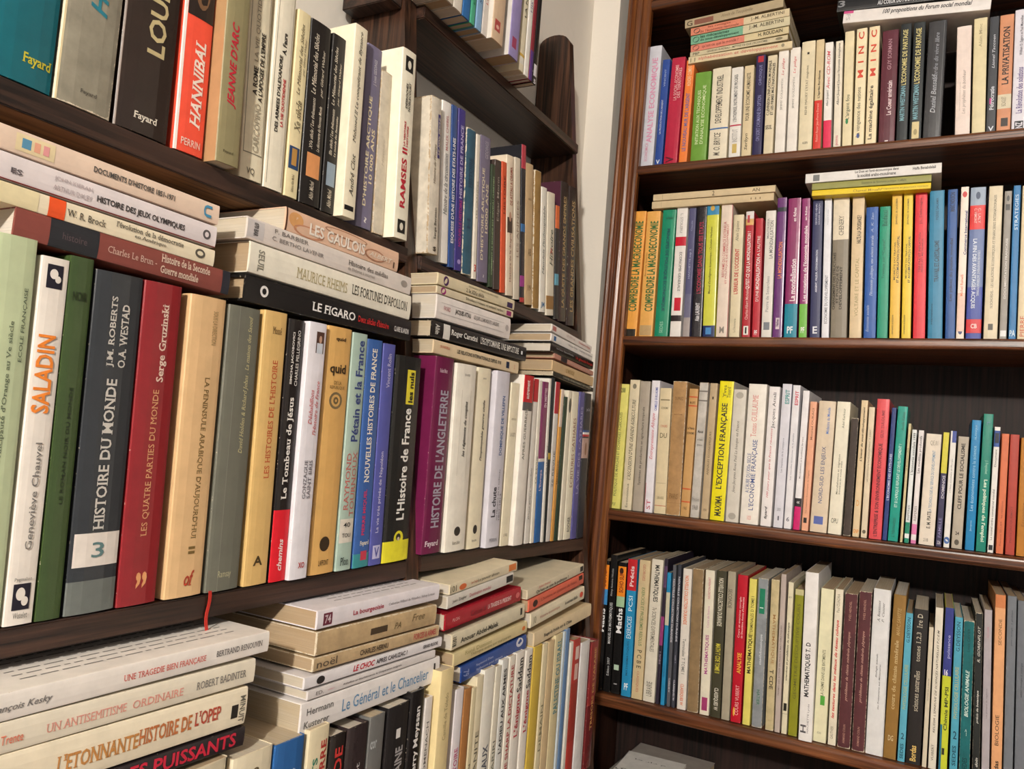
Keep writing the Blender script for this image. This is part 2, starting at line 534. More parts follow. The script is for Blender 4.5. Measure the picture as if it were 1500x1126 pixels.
# ------------------------------------------------------------------ books
# (spot, case facing, bottom of spine in metres, lean, thickness, height, depth, cover, finish, printing, lying, label, group, binding)
BOOK_DATA = [
('standing','L',(-0.533, 0.2829, 0.2055),0,0.039,0.25,0.108,'10606c','gloss',[(0.05,0.085,0.45,0.95,'c9c23a','across',1,0,1,'Fayard')],0,'teal book with yellow lettering, first from left, upper left shelf','books standing on the upper left shelf',1),
('standing','L',(-0.533, 0.3252, 0.2055),0,0.0419,0.25,0.108,'96907f','wear',[(0.28,0.62,0.42,0.72,'2f7f90','up',1,1,0,'HENRI IV'),(0.04,0.055,0.4,0.7,'4a463f','across',0,0,1,'Fayard'),(0,1,0,0.05,'d8c8a0','panel',0,0,0,'')],0,'olive book with teal lettering, second from left, upper left shelf','books standing on the upper left shelf',0),
('standing','L',(-0.533, 0.3719, 0.2055),-0.52,0.0453,0.25,0.108,'2f241f','gloss',[(0.25,0.66,0.42,0.76,'c9b98a','up',1,0,0,'LOUIS XIV'),(0.035,0.062,0.3,0.75,'e8e0d0','across',1,0,1,'Fayard'),(0,1,0,0.03,'6a5a50','panel',0,0,0,'')],0,'black book with cream lettering, third from left, upper left shelf','books standing on the upper left shelf',1),
('standing','L',(-0.533, 0.4139, 0.206),-1.48,0.028,0.25,0.108,'f0563f','',[(0,1,0,0.09,'eadfd8','panel',0,0,0,''),(0.085,0.37,0.42,0.78,'f6e8dc','up',1,1,1,'HANNIBAL'),(0.022,0.045,0.2,0.85,'f6d8c8','across',0,0,0,'PERRIN'),(0.44,1,0.1,1,'2a211e','panel',0,0,0,''),(0.47,0.6,0.3,0.8,'7a5a40','disc',0,0,0,'')],0,'red book with black band, fourth from left, upper left shelf','books standing on the upper left shelf',0),
('standing','L',(-0.521, 0.4426, 0.206),-1.94,0.0236,0.235,0.12,'938a66',',b08a62',[(0.2,0.5,0.25,0.65,'c8283c','up',1,1,0,"JEANNE D'ARC"),(0.035,0.047,0.25,0.7,'4a4230','across',0,0,1,'Fayard')],0,'olive book with red lettering, fifth from left, upper left shelf','books standing on the upper left shelf',0),
('standing','L',(-0.533, 0.4794, 0.2061),-2.75,0.0253,0.225,0.108,'e9dfc3','',[(0.33,0.44,0.3,0.5,'35302a','up',1,0,0,'A ROME'),(0.31,0.58,0.55,0.75,'35302a','up',1,0,0,"A L'APOGEE DE L'EMPIRE"),(0.46,0.8,0.3,0.5,'a39a86','up',0,0,0,'LA VIE QUOTIDIENNE'),(0.11,0.3,0.45,0.7,'b0a690','up',0,0,0,'CARCOPINO'),(0.015,0.045,0.25,0.6,'6b6455','across',0,0,0,'VQ'),(0.1,0.104,0.08,0.92,'8b8370','panel',0,0,0,''),(0.1,0.95,0.08,0.1,'8b8370','panel',0,0,0,''),(0.1,0.95,0.9,0.92,'8b8370','panel',0,0,0,'')],0,'cream book with tan lettering, sixth from left, upper left shelf','books standing on the upper left shelf',0),
('standing','L',(-0.533, 0.5056, 0.2058),-1.61,0.0229,0.218,0.108,'efe7d2','',[(0.57,0.66,0.4,0.62,'24201c','up',1,0,0,'A. Faure'),(0.24,0.56,0.28,0.46,'24201c','up',1,0,0,"DES ARMEES D'ALEXANDRE"),(0.27,0.47,0.56,0.74,'c23038','up',1,0,0,'LA VIE QUOTIDIENNE'),(0.02,0.045,0.3,0.7,'24201c','across',1,1,0,'VQ'),(0.02,0.98,0.1,0.12,'8b8370','panel',0,0,0,''),(0.02,0.98,0.88,0.9,'8b8370','panel',0,0,0,'')],0,'cream book with black lettering, seventh from left, upper left shelf','books standing on the upper left shelf',0),
('standing','L',(-0.533, 0.5278, 0.2057),-1.32,0.0159,0.1753,0.108,'eadcb0','',[(0.55,0.93,0.25,0.5,'6b604a','up',0,1,1,'Le Mémorial des Siècles'),(0.66,0.86,0.6,0.8,'6b604a','up',0,1,1,'par Gérard Walter'),(0.35,0.52,0.3,0.75,'6b604a','up',0,1,1,'Xe siècle'),(0.15,0.27,0.1,0.9,'2c466e','panel',0,0,0,''),(0.17,0.26,0.3,0.7,'c0904c','panel',0,0,0,''),(0.03,0.12,0.3,0.7,'6b604a','up',0,0,0,'Editions Albin Michel')],0,'cream book with navy blue band, eighth from left, upper left shelf','books standing on the upper left shelf',0),
('standing','L',(-0.533, 0.5529, 0.206),-1.98,0.0274,0.1759,0.108,'1f1b1a','',[(0.6,0.93,0.18,0.38,'e8ddc8','up',0,1,1,'Le Mémorial des Siècles'),(0.6,0.86,0.6,0.76,'e8ddc8','up',0,1,1,'par Gérard Walter'),(0.3,0.58,0.25,0.4,'e8ddc8','up',0,1,1,'XVe siècle / Les événements'),(0.3,0.55,0.6,0.75,'e8ddc8','up',0,1,0,'La découverte du Nouveau Monde'),(0.15,0.28,0.2,0.85,'e09a62','panel',0,0,0,''),(0.03,0.13,0.3,0.7,'cfc4b0','up',0,1,0,'Albin Michel')],0,'black book with cream lettering, ninth from left, upper left shelf','books standing on the upper left shelf',0),
('standing','L',(-0.533, 0.5779, 0.2058),-1.61,0.0183,0.1764,0.108,'1c1918','',[(0.6,0.93,0.18,0.38,'e8ddc8','up',0,1,1,'Le Mémorial des Siècles'),(0.6,0.86,0.6,0.76,'e8ddc8','up',0,1,1,'par Gérard Walter'),(0.32,0.58,0.25,0.45,'e8ddc8','up',0,1,1,'IIIe siècle / Les événements'),(0.32,0.55,0.6,0.75,'e8ddc8','up',0,1,0,'Le monde des Sassanides'),(0.15,0.28,0.2,0.85,'8fa0b0','panel',0,0,0,''),(0.03,0.13,0.3,0.7,'cfc4b0','up',0,1,0,'Albin Michel')],0,'black book with cream lettering, tenth from left, upper left shelf','books standing on the upper left shelf',0),
('standing','L',(-0.522, 0.5969, 0.2058),-1.77,0.0189,0.1936,0.119,'f0e6cc','',[(0.39,0.97,0.35,0.65,'3a352f','up',0,1,1,'Mehmed II Le conquérant de Byzance'),(0.11,0.33,0.35,0.65,'3a352f','up',0,1,1,'André Clot'),(0.035,0.06,0.1,0.8,'1d1a18','panel',0,0,0,'')],0,'cream book with black lettering, eleventh from left, upper left shelf','books standing on the upper left shelf',0),
('standing','L',(-0.533, 0.6343, 0.2059),-2.08,0.0238,0.1921,0.108,'76708a','',[(0.79,0.93,0.45,0.7,'d8d4dc','up',0,0,0,'J. Louis GIDDINGS'),(0.25,0.55,0.56,0.8,'eadcb8','up',1,0,0,'10 000 ANS'),(0.12,0.72,0.24,0.5,'eadcb8','up',1,0,0,"D'HISTOIRE ARCTIQUE"),(0.03,0.06,0.2,0.8,'e8e4e0','up',0,0,0,'~')],0,'mauve book with cream lettering, twelfth from left, upper left shelf','books standing on the upper left shelf',0),
('standing','L',(-0.533, 0.6584, 0.206),-2.81,0.0179,0.1747,0.108,'d8cdb9','wear',[(0.2,0.8,0.4,0.6,'b9ad9c','up',0,1,1,'Histoire')],0,'cream book with tan lettering, thirteenth from left, upper left shelf','books standing on the upper left shelf',0),
('standing','L',(-0.52, 0.6812, 0.2062),-3.32,0.0245,0.206,0.121,'f1ead4','',[(0.165,0.48,0.25,0.62,'c02c3c','up',1,0,0,'RAMSES II'),(0.49,0.62,0.3,0.42,'c02c3c','up',1,0,0,'LA VERITABLE'),(0.49,0.6,0.5,0.62,'c02c3c','up',1,0,0,'HISTOIRE'),(0.69,0.82,0.3,0.45,'2a2622','up',1,0,0,'DESROCHES'),(0.68,0.83,0.5,0.65,'2a2622','up',1,0,0,'NOBLECOURT'),(0.885,0.965,0.2,0.75,'22201e','panel',0,0,0,''),(0.9,0.945,0.35,0.6,'e9e2d0','disc',0,0,0,''),(0.03,0.1,0.2,0.75,'22201e','panel',0,0,0,''),(0.045,0.085,0.35,0.6,'e9e2d0','disc',0,0,0,'')],0,'cream book with red lettering, fourteenth from left, upper left shelf','books standing on the upper left shelf',0),
('standing','L',(-0.498, 0.2783, -0.1391),-1.06,0.0237,0.2388,0.14,'bcc8a2','',[(0.35,0.85,0.45,0.6,'5f6a56','up',0,0,1,"Principauté d'Orange au Ve siècle"),(0.6,0.95,0.75,0.87,'5f6a56','up',0,0,0,'ECOLE FRANÇAISE')],0,'pale green book with matching lettering, first from left, middle left shelf','books standing on the middle left shelf',0),
('standing','L',(-0.498, 0.3008, -0.1392),-0.65,0.0178,0.2312,0.14,'ece4da','',[(0.57,0.785,0.12,0.75,'f08a35','up',1,0,0,'SALADIN'),(0.2,0.49,0.42,0.66,'7a7672','up',0,0,0,'Geneviève Chauvel'),(0.914,0.98,0.2,0.78,'24202c','panel',0,0,0,''),(0.94,0.968,0.3,0.6,'ece4da','disc',0,0,0,''),(0.93,0.95,0.5,0.72,'ece4da','disc',0,0,0,''),(0.04,0.11,0.2,0.8,'24202c','panel',0,0,0,''),(0.065,0.1,0.3,0.62,'ece4da','disc',0,0,0,''),(0.05,0.075,0.5,0.74,'ece4da','disc',0,0,0,''),(0.115,0.127,0.2,0.8,'8a8680','across',0,0,0,'Pygmalion'),(0.018,0.034,0.25,0.75,'8a8680','across',0,0,0,'Watelet')],0,'white book with orange lettering, second from left, middle left shelf','books standing on the middle left shelf',0),
('standing','L',(-0.498, 0.3196, -0.1392),-1,0.0161,0.2356,0.14,'3c4f2a','gloss',[(0.2,0.75,0.45,0.6,'222d18','up',0,0,0,'LE ROMAN NOIR DU MONDE'),(0.85,0.93,0.2,0.8,'26301c','across',0,0,0,'NOIR')],0,'dark green book with black lettering, third from left, middle left shelf','books standing on the middle left shelf',0),
('standing','L',(-0.498, 0.3486, -0.139),-1.11,0.036,0.2309,0.14,'33363a','gloss',[(0.72,0.93,0.34,0.5,'c9c4bc','up',1,0,1,'J.M. ROBERTS'),(0.72,0.91,0.57,0.73,'c9c4bc','up',1,0,1,'O.A. WESTAD'),(0.24,0.685,0.38,0.6,'cfcac2','up',1,0,1,'HISTOIRE DU MONDE'),(0.135,0.232,0.06,0.97,'e6ddd4','panel',0,0,0,''),(0.16,0.205,0.4,0.65,'5f7f80','across',0,0,0,'3'),(0,0.095,0,1,'6c716d','panel',0,0,0,'')],0,'black book with white band, fourth from left, middle left shelf','books standing on the middle left shelf',1),
('standing','L',(-0.498, 0.3842, -0.139),-1.25,0.0314,0.2315,0.14,'8c2227','gloss',[(0.21,0.665,0.42,0.6,'d9a374','up',0,0,1,'LES QUATRE PARTIES DU MONDE'),(0.69,0.935,0.46,0.7,'e5c9b8','up',1,0,1,'Serge Gruzinski'),(0.05,0.1,0.4,0.68,'e0a06c','across',1,0,0,'”')],0,'dark red book with golden brown lettering, fifth from left, middle left shelf','books standing on the middle left shelf',1),
('standing','L',(-0.498, 0.4242, -0.139),-1.01,0.0336,0.2296,0.14,'dcb686','',[(0.19,0.73,0.5,0.68,'7a6236','down',0,0,1,"LA PENINSULE ARABIQUE D'AUJOURD'HUI"),(0.14,0.165,0.5,0.68,'7a6236','down',1,0,0,'II'),(0.84,0.955,0.62,0.76,'a58a5c','down',0,0,0,'SOUS LA DIRECTION'),(0.035,0.085,0.45,0.72,'b0402c','across',1,1,1,'of')],0,'tan book with brown lettering, sixth from left, middle left shelf','books standing on the middle left shelf',0),
('standing','L',(-0.498, 0.4615, -0.139),-1.16,0.0329,0.2284,0.14,'6b6b5f','',[(0.48,0.97,0.6,0.76,'d0c796','up',0,1,1,'David Holden & Richard Johns . La maison des Saoud'),(0.04,0.07,0.3,0.7,'c0bc9a','across',0,0,0,'Ramsay'),(0,1,0.3,0.32,'85857a','panel',0,0,0,'')],0,'grey book with cream lettering, seventh from left, middle left shelf','books standing on the middle left shelf',0),
('standing','L',(-0.498, 0.4963, -0.139),-1.33,0.0258,0.2308,0.14,'d9b473','',[(0.385,0.82,0.45,0.68,'c45632','up',0,0,1,"LES HISTOIRES DE L'HISTOIRE"),(0.9,0.96,0.35,0.75,'6a5230','across',0,0,1,'Mossé'),(0.07,0.105,0.3,0.7,'4a3a20','across',1,0,0,'A')],0,'golden brown book with red lettering, eighth from left, middle left shelf','books standing on the middle left shelf',0),
('standing','L',(-0.498, 0.5213, -0.1391),-1.35,0.0189,0.2282,0.14,'1e1918','gloss',[(0.31,0.7,0.3,0.72,'f2ece4','up',1,0,1,'Le Tombeau de Jésus'),(0.75,0.95,0.25,0.42,'e8e2da','up',1,0,0,'SIMCHA JACOBOVICI'),(0.745,0.96,0.55,0.74,'e8e2da','up',0,0,0,'CHARLES PELLEGRINO'),(0,0.27,0,1,'de1f2e','panel',0,0,0,''),(0.04,0.16,0.35,0.65,'f6e0dc','up',1,1,0,'chemins')],0,'black book with red band, ninth from left, middle left shelf','books standing on the middle left shelf',0),
('standing','L',(-0.494, 0.5426, -0.1391),-0.9,0.0226,0.2293,0.144,'e6e2e8','',[(0.6,0.735,0.3,0.5,'c8585c','up',0,1,1,'Déshabillons'),(0.555,0.77,0.58,0.78,'c8585c','up',0,1,1,"l'Histoire de France"),(0.31,0.46,0.3,0.48,'6c6870','up',0,0,1,'GONZAGUE'),(0.31,0.46,0.55,0.74,'6c6870','up',0,0,1,'SAINT BRIS'),(0.88,0.965,0.4,0.85,'54382e','panel',0,0,0,''),(0.88,0.92,0.45,0.8,'cfd6e0','panel',0,0,0,''),(0.92,0.95,0.55,0.72,'c8a088','disc',0,0,0,''),(0.042,0.065,0.4,0.75,'b83c3c','across',1,0,0,'XO')],0,'white book with salmon lettering, tenth from left, middle left shelf','books standing on the middle left shelf',0),
('standing','L',(-0.498, 0.5779, -0.139),-0.95,0.0337,0.2305,0.14,'d9ab66','',[(0.94,0.96,0.3,0.7,'4a3a24','across',1,0,0,'quid'),(0.8,0.85,0.15,0.8,'3a2c1c','across',1,0,0,'quid'),(0.765,0.78,0.35,0.65,'7a6236','across',0,0,0,'DE LA'),(0.745,0.76,0.2,0.8,'7a6236','across',0,0,0,'REPUBLIQUE'),(0.665,0.735,0.22,0.75,'7b6a4c','disc',0,0,0,''),(0.675,0.725,0.3,0.67,'d9ab66','disc',0,0,0,''),(0.685,0.715,0.38,0.59,'6b5a3c','disc',0,0,0,''),(0.694,0.706,0.45,0.53,'d9ab66','disc',0,0,0,''),(0.09,0.15,0.3,0.7,'3a2c1c','disc',0,0,0,''),(0.03,0.06,0.3,0.7,'3a2c1c','across',0,0,0,'LAFFONT')],0,'golden brown book with black-brown lettering, eleventh from left, middle left shelf','books standing on the middle left shelf',0),
('standing','L',(-0.498, 0.6086, -0.1391),-1.31,0.0215,0.2296,0.14,'a9bfb2','',[(0.54,0.97,0.3,0.78,'3c4a80','up',1,0,0,'Pétain et la France'),(0.25,0.49,0.15,0.45,'c66a62','up',0,0,1,'RAYMOND'),(0.225,0.5,0.55,0.85,'c66a62','up',0,0,1,'TOURNOUX'),(0.115,0.215,0.05,0.95,'ddd6c8','panel',0,0,0,''),(0.18,0.2,0.25,0.7,'2a2a2a','across',0,0,0,'40'),(0.138,0.155,0.2,0.75,'2a2a2a','across',0,0,0,'TOU'),(0.022,0.055,0.2,0.75,'33403c','across',0,0,1,'Plon')],0,'pale grey book with white band, twelfth from left, middle left shelf','books standing on the middle left shelf',0),
('standing','L',(-0.498, 0.6349, -0.1389),-2.02,0.0238,0.2266,0.14,'3a61a4','gloss',[(0.37,0.96,0.3,0.62,'efe9da','up',1,0,1,'NOUVELLES HISTOIRES DE FRANCE'),(0.14,0.34,0.35,0.58,'c83c6a','up',1,0,0,'PIERRE MIQUEL'),(0,0.06,0,1,'3c8c90','panel',0,0,0,''),(0.09,0.115,0.3,0.9,'efe9da','across',1,0,1,'Fayard'),(0.03,0.07,0.4,0.8,'c03c50','panel',0,0,0,'')],0,'blue book with teal band, thirteenth from left, middle left shelf','books standing on the middle left shelf',1),
('standing','L',(-0.498, 0.6577, -0.139),-1.74,0.0195,0.2258,0.14,'5559a2','',[(0.145,0.51,0.3,0.6,'dcd8ee','up',0,0,0,'La vie très privée de Napoléon'),(0.8,0.955,0.35,0.65,'d0cce8','up',0,0,0,'Vincent Rolin'),(0.028,0.088,0.2,0.8,'c8c4e4','panel',0,0,0,''),(0.035,0.08,0.3,0.7,'5559a2','across',1,0,0,'V')],0,'blue book with white lettering, fourteenth from left, middle left shelf','books standing on the middle left shelf',0),
('standing','L',(-0.498, 0.693, -0.1388),-1.31,0.0459,0.2172,0.14,'20201f','gloss',[(0.2,0.745,0.36,0.66,'f2eee6','up',1,0,0,"L'Histoire de France"),(0.765,0.935,0.42,0.74,'e8d83c','panel',0,0,0,''),(0.775,0.925,0.5,0.68,'20201f','up',1,0,0,'les nuls'),(0,0.1,0,1,'e6dc34','panel',0,0,0,''),(0.075,0.148,0.34,0.7,'e6dc34','disc',0,0,0,''),(0.1,0.135,0.42,0.6,'2a2820','disc',0,0,0,''),(0.1,0.118,0.47,0.56,'d8c8b0','disc',0,0,0,'')],0,'black book with yellow band, fifteenth from left, middle left shelf','books standing on the middle left shelf',1),
('standing','L',(-0.522, 0.7469, 0.2055),-5.7,0.0208,0.1806,0.117,'e4dac8','wear',[(0.1,0.3,0.5,0.8,'3a3630','up',0,0,0,'Serge Berstein'),(0.45,0.7,0.3,0.6,'8a7c68','up',0,1,0,"Histoire de l'Europe"),(0.62,0.9,0.65,0.9,'433a78','panel',0,0,0,''),(0.64,0.88,0.7,0.84,'e4dac8','up',1,1,1,'LE XIXe SIECLE'),(0.02,0.05,0.4,0.8,'4a4238','across',1,0,0,'s')],0,'cream book with brown lettering, first from left, upper shelf nearest the corner','books standing on the upper shelf by the corner',0),
('standing','L',(-0.531, 0.7833, 0.204),-6.03,0.0191,0.1927,0.108,'ece8e2','',[(0.3,0.68,0.3,0.7,'44484e','up',0,1,1,'Histoire de la circoncision'),(0.7,0.92,0.4,0.65,'c08080','up',0,0,0,'MALEK CHEBEL')],0,'white book with black lettering, second from left, upper shelf nearest the corner','books standing on the upper shelf by the corner',0),
('standing','L',(-0.531, 0.801, 0.2028),-6.06,0.012,0.1965,0.108,'32508c','gloss',[(0.15,0.8,0.2,0.8,'e6e6ee','up',1,0,0,"ESQUISSE D'UNE HISTOIRE DES ETATS-UNIS")],0,'blue book with white lettering, third from left, upper shelf nearest the corner','books standing on the upper shelf by the corner',0),
('standing','L',(-0.531, 0.8169, 0.2024),-5.62,0.0155,0.1989,0.108,'3f3680','',[(0.45,0.9,0.3,0.7,'c4bce0','up',1,0,0,'HISTOIRE DE FRANCE'),(0.15,0.44,0.35,0.75,'b03c88','up',1,0,0,'NOUVELLE HISTOIRE'),(0.04,0.07,0.3,0.8,'a898d0','disc',0,0,0,'')],0,'blue book with lavender lettering, fourth from left, upper shelf nearest the corner','books standing on the upper shelf by the corner',0),
('standing','L',(-0.531, 0.8375, 0.2018),-4.78,0.0212,0.1839,0.108,'3d6378','wear',[(0.3,0.4,0.3,0.7,'27405c','up',1,0,0,'H'),(0.6,0.8,0.3,0.7,'27405c','up',0,0,0,'HISTOIRE')],0,'navy blue book with matching lettering, fifth from left, upper shelf nearest the corner','books standing on the upper shelf by the corner',0),
('standing','L',(-0.531, 0.857, 0.2004),-5.55,0.0081,0.185,0.108,'e4dcce','',[(0.05,0.1,0.2,0.8,'c03c3c','across',1,0,0,'3'),(0.4,0.7,0.3,0.7,'a09888','up',0,0,0,'LES GRANDES')],0,'white book with tan lettering, sixth from left, upper shelf nearest the corner','books standing on the upper shelf by the corner',0),
('standing','L',(-0.531, 0.8782, 0.2009),-6.12,0.0262,0.1889,0.108,'776f85','',[(0.34,0.68,0.55,0.82,'e0d4b8','up',1,0,0,'10000 ANS'),(0.15,0.78,0.18,0.45,'e0d4b8','up',1,0,0,"D'HISTOIRE ARCTIQUE"),(0.85,0.97,0.4,0.7,'c0bac8','up',0,0,0,'GIDDINGS'),(0.03,0.05,0.2,0.8,'e0dce0','up',0,0,0,'~')],0,'mauve book with cream lettering, seventh from left, upper shelf nearest the corner','books standing on the upper shelf by the corner',0),
('standing','L',(-0.531, 0.9, 0.1988),-6.24,0.0087,0.1623,0.108,'3a4634','',[(0.1,0.9,0.3,0.7,'9cb48c','up',1,0,0,'COMMENT LE MONDE EST DEVENU CHRETIEN')],0,'dark green book with pale green lettering, eighth from left, upper shelf nearest the corner','books standing on the upper shelf by the corner',0),
('standing','L',(-0.531, 0.916, 0.1989),-7.33,0.0164,0.1727,0.108,'463a35','',[(0.5,0.9,0.3,0.7,'b0a498','up',0,0,0,'Edgar Morin')],0,'brown book with tan lettering, ninth from left, upper shelf nearest the corner','books standing on the upper shelf by the corner',0),
('standing','L',(-0.531, 0.9335, 0.198),-7.4,0.013,0.1771,0.108,'d95a36','',[(0.6,0.9,0.3,0.7,'7a3022','up',0,0,0,'HISTOIRE')],0,'red book with dark red lettering, tenth from left, upper shelf nearest the corner','books standing on the upper shelf by the corner',0),
('standing','L',(-0.531, 0.9535, 0.1979),-8.46,0.0193,0.1921,0.108,'e8d8c0','',[(0.1,0.45,0.35,0.7,'9a6a58','up',0,0,0,'Histoire de la drague'),(0.45,0.56,0.1,0.8,'4c3c34','panel',0,0,0,''),(0.53,0.6,0.3,0.65,'c49a80','disc',0,0,0,''),(0.65,0.92,0.4,0.8,'a85848','up',0,0,0,'DE ATTALI A OBAMA')],0,'cream book with brown band, eleventh from left, upper shelf nearest the corner','books standing on the upper shelf by the corner',0),
('standing','L',(-0.531, 0.9751, 0.1967),-8.22,0.0163,0.1976,0.108,'d2c8b6','',[(0.3,0.7,0.3,0.7,'a08a78','up',0,0,0,'LES ANNEES')],0,'cream book with tan lettering, twelfth from left, upper shelf nearest the corner','books standing on the upper shelf by the corner',0),
('standing','L',(-0.531, 0.9921, 0.1957),-7.87,0.0121,0.2228,0.108,'26262c','gloss',[(0.85,1,0,1,'b83c4c','panel',0,0,0,''),(0.1,0.17,0,1,'a03c8c','panel',0,0,0,''),(0.45,0.5,0,1,'3c70a8','panel',0,0,0,''),(0,0.03,0,1,'b83c3c','panel',0,0,0,'')],0,'black book with red band, thirteenth from left, upper shelf nearest the corner','books standing on the upper shelf by the corner',0),
('standing','L',(-0.531, 1.0129, 0.196),-8.34,0.0234,0.2027,0.108,'c9ac84','',[(0.35,0.4,0.3,0.7,'7a6242','across',0,0,0,'AB'),(0.7,0.8,0.3,0.7,'8a7048','across',0,0,0,'MEMOIRES'),(0.1,0.14,0.3,0.7,'7a6242','across',1,0,0,'19')],0,'tan book with brown lettering, fourteenth from left, upper shelf nearest the corner','books standing on the upper shelf by the corner',0),
('standing','L',(-0.531, 1.0366, 0.1945),-7.11,0.0201,0.2028,0.108,'a9854f','wear',[],0,'golden brown book with worn spine, fifteenth from left, upper shelf nearest the corner','books standing on the upper shelf by the corner',0),
('standing','L',(-0.531, 1.0589, 0.1935),-7.25,0.0183,0.1864,0.108,'ece8dc','',[(0.3,0.85,0.3,0.7,'4a5048','up',0,1,1,"Mandela l'indomptable"),(0.03,0.08,0.2,0.8,'3c6c98','across',1,0,0,'JM')],0,'white book with dark grey lettering, sixteenth from left, upper shelf nearest the corner','books standing on the upper shelf by the corner',0),
('standing','L',(-0.531, 1.0869, 0.1932),-8.02,0.0253,0.187,0.108,'e5dcc8','',[(0.4,0.7,0.3,0.7,'40503c','up',0,1,1,'Histoire'),(0.05,0.16,0,1,'9a7444','panel',0,0,0,''),(0.5,0.55,0.3,0.7,'b04838','across',0,0,0,'A')],0,'cream book with golden brown band, seventeenth from left, upper shelf nearest the corner','books standing on the upper shelf by the corner',0),
('standing','L',(-0.531, 1.1095, 0.1913),-7.89,0.0134,0.1757,0.108,'33302f','',[(0.8,1,0,1,'e0703c','panel',0,0,0,''),(0.3,0.4,0,1,'68a8c0','panel',0,0,0,'')],0,'black book with orange band, eighteenth from left, upper shelf nearest the corner','books standing on the upper shelf by the corner',0),
('standing','L',(-0.531, 1.1317, 0.1914),-6.66,0.0283,0.2192,0.108,'352a28','gloss,4b2335',[(0.1,0.9,0.3,0.7,'b09468','up',1,0,0,'LA QUETE DES GRANDS EMPIRES')],0,'maroon book with tan lettering, nineteenth from left, upper shelf nearest the corner','books standing on the upper shelf by the corner',1),
('standing','L',(-0.531, 1.1655, 0.1903),-7.05,0.0295,0.2232,0.108,'372b29','gloss',[(0.1,0.9,0.3,0.7,'b09468','up',1,0,0,'LES GRANDES CIVILISATIONS')],0,'maroon book with tan lettering, twentieth from left, upper shelf nearest the corner','books standing on the upper shelf by the corner',1),
('standing','L',(-0.494, 0.7539, -0.1356),-0.65,0.0376,0.2212,0.144,'6a1c44','gloss',[(0.13,0.83,0.3,0.75,'a9a3b2','up',1,0,0,"HISTOIRE DE L'ANGLETERRE"),(0.9,0.96,0.2,0.6,'d8b8c4','across',1,0,1,'Roland Marx'),(0.03,0.065,0.1,0.8,'e8d4dc','across',1,0,1,'Fayard')],0,'magenta book with pale grey lettering, first from left, middle shelf nearest the corner','books standing on the middle shelf by the corner',1),
('standing','L',(-0.492, 0.8016, -0.1368),-1.31,0.0449,0.2199,0.146,'eee8da','',[(0.5,0.8,0.45,0.62,'3a3630','up',1,1,1,'les régiments de coupins'),(0.92,0.96,0.35,0.6,'6a665c','across',0,0,0,'JEAN ANDRIEU'),(0.08,0.13,0.35,0.65,'3a3630','disc',0,0,0,''),(0.03,0.06,0.3,0.65,'6a665c','across',0,0,0,'Robert Laffont'),(0.4,0.86,0.28,0.29,'c8c0ae','panel',0,0,0,''),(0.4,0.86,0.72,0.73,'c8c0ae','panel',0,0,0,'')],0,'white book with black lettering, second from left, middle shelf nearest the corner','books standing on the middle shelf by the corner',0),
('standing','L',(-0.498, 0.8531, -0.139),-1.36,0.0319,0.2235,0.14,'eee4c8','',[(0.48,0.82,0.45,0.65,'3a3630','up',1,1,1,"l'impitoyable guerre civile"),(0.92,0.96,0.35,0.6,'6a665c','across',0,0,0,'JEAN ANDRIEU'),(0.08,0.13,0.35,0.65,'3a3630','disc',0,0,0,''),(0.03,0.06,0.3,0.65,'6a665c','across',0,0,0,'Robert Laffont')],0,'cream book with black lettering, third from left, middle shelf nearest the corner','books standing on the middle shelf by the corner',0),
('standing','L',(-0.495, 0.8961, -0.1405),-1.01,0.0347,0.2256,0.143,'d6d3dc','',[(0.52,0.86,0.46,0.7,'44649a','up',1,0,0,'DOMINIQUE DE VILLEPIN'),(0.17,0.34,0.2,0.48,'33323a','up',1,0,0,'La chute'),(0.15,0.44,0.56,0.68,'6c6a74','up',0,0,0,"ou l'Empire de la solitude"),(0.15,0.3,0.75,0.86,'6c6a74','up',0,0,0,'1807-1814'),(0.03,0.05,0.2,0.75,'8a8890','across',0,0,0,'PERRIN')],0,'white book with blue lettering, fourth from left, middle shelf nearest the corner','books standing on the middle shelf by the corner',0),
('standing','L',(-0.498, 0.9335, -0.1422),-0.48,0.0223,0.2163,0.14,'ece2c6','',[(0.75,0.8,0.2,0.8,'9a8e74','across',0,0,0,'ARTHUR KONIN'),(0.66,0.7,0.2,0.8,'9a8e74','across',0,0,0,'LA GESTE'),(0.05,0.08,0.25,0.7,'9a8e74','across',0,0,0,'LA TABLE')],0,'cream book with tan lettering, fifth from left, middle shelf nearest the corner','books standing on the middle shelf by the corner',0),
('standing','L',(-0.492, 0.9613, -0.143),-0.48,0.0275,0.2302,0.146,'ece6dc','',[(0.5,0.8,0.2,0.5,'7a766c','up',0,0,0,'APRES GUERRE(S)'),(0.84,1,0,1,'c8242c','panel',0,0,0,''),(0.86,0.97,0.2,0.5,'f0e0dc','up',1,0,0,'autrement'),(0.79,0.84,0,1,'5c5a5a','panel',0,0,0,'')],0,'white book with red band, sixth from left, middle shelf nearest the corner','books standing on the middle shelf by the corner',0),
('standing','L',(-0.498, 0.9997, -0.1445),-1.72,0.0144,0.2304,0.14,'e2ddd4','',[(0.1,0.5,0.3,0.6,'4a4a4a','up',0,1,1,"D'une guerre mondiale"),(0.86,1,0,1,'c03038','panel',0,0,0,'')],0,'white book with red band, seventh from left, middle shelf nearest the corner','books standing on the middle shelf by the corner',0),
('standing','L',(-0.498, 1.0157, -0.1451),-2.38,0.0094,0.2302,0.14,'e8e2d4','',[(0.2,0.7,0.3,0.7,'7a7a74','up',0,0,0,'LA REVUE')],0,'white book with grey lettering, eighth from left, middle shelf nearest the corner','books standing on the middle shelf by the corner',0),
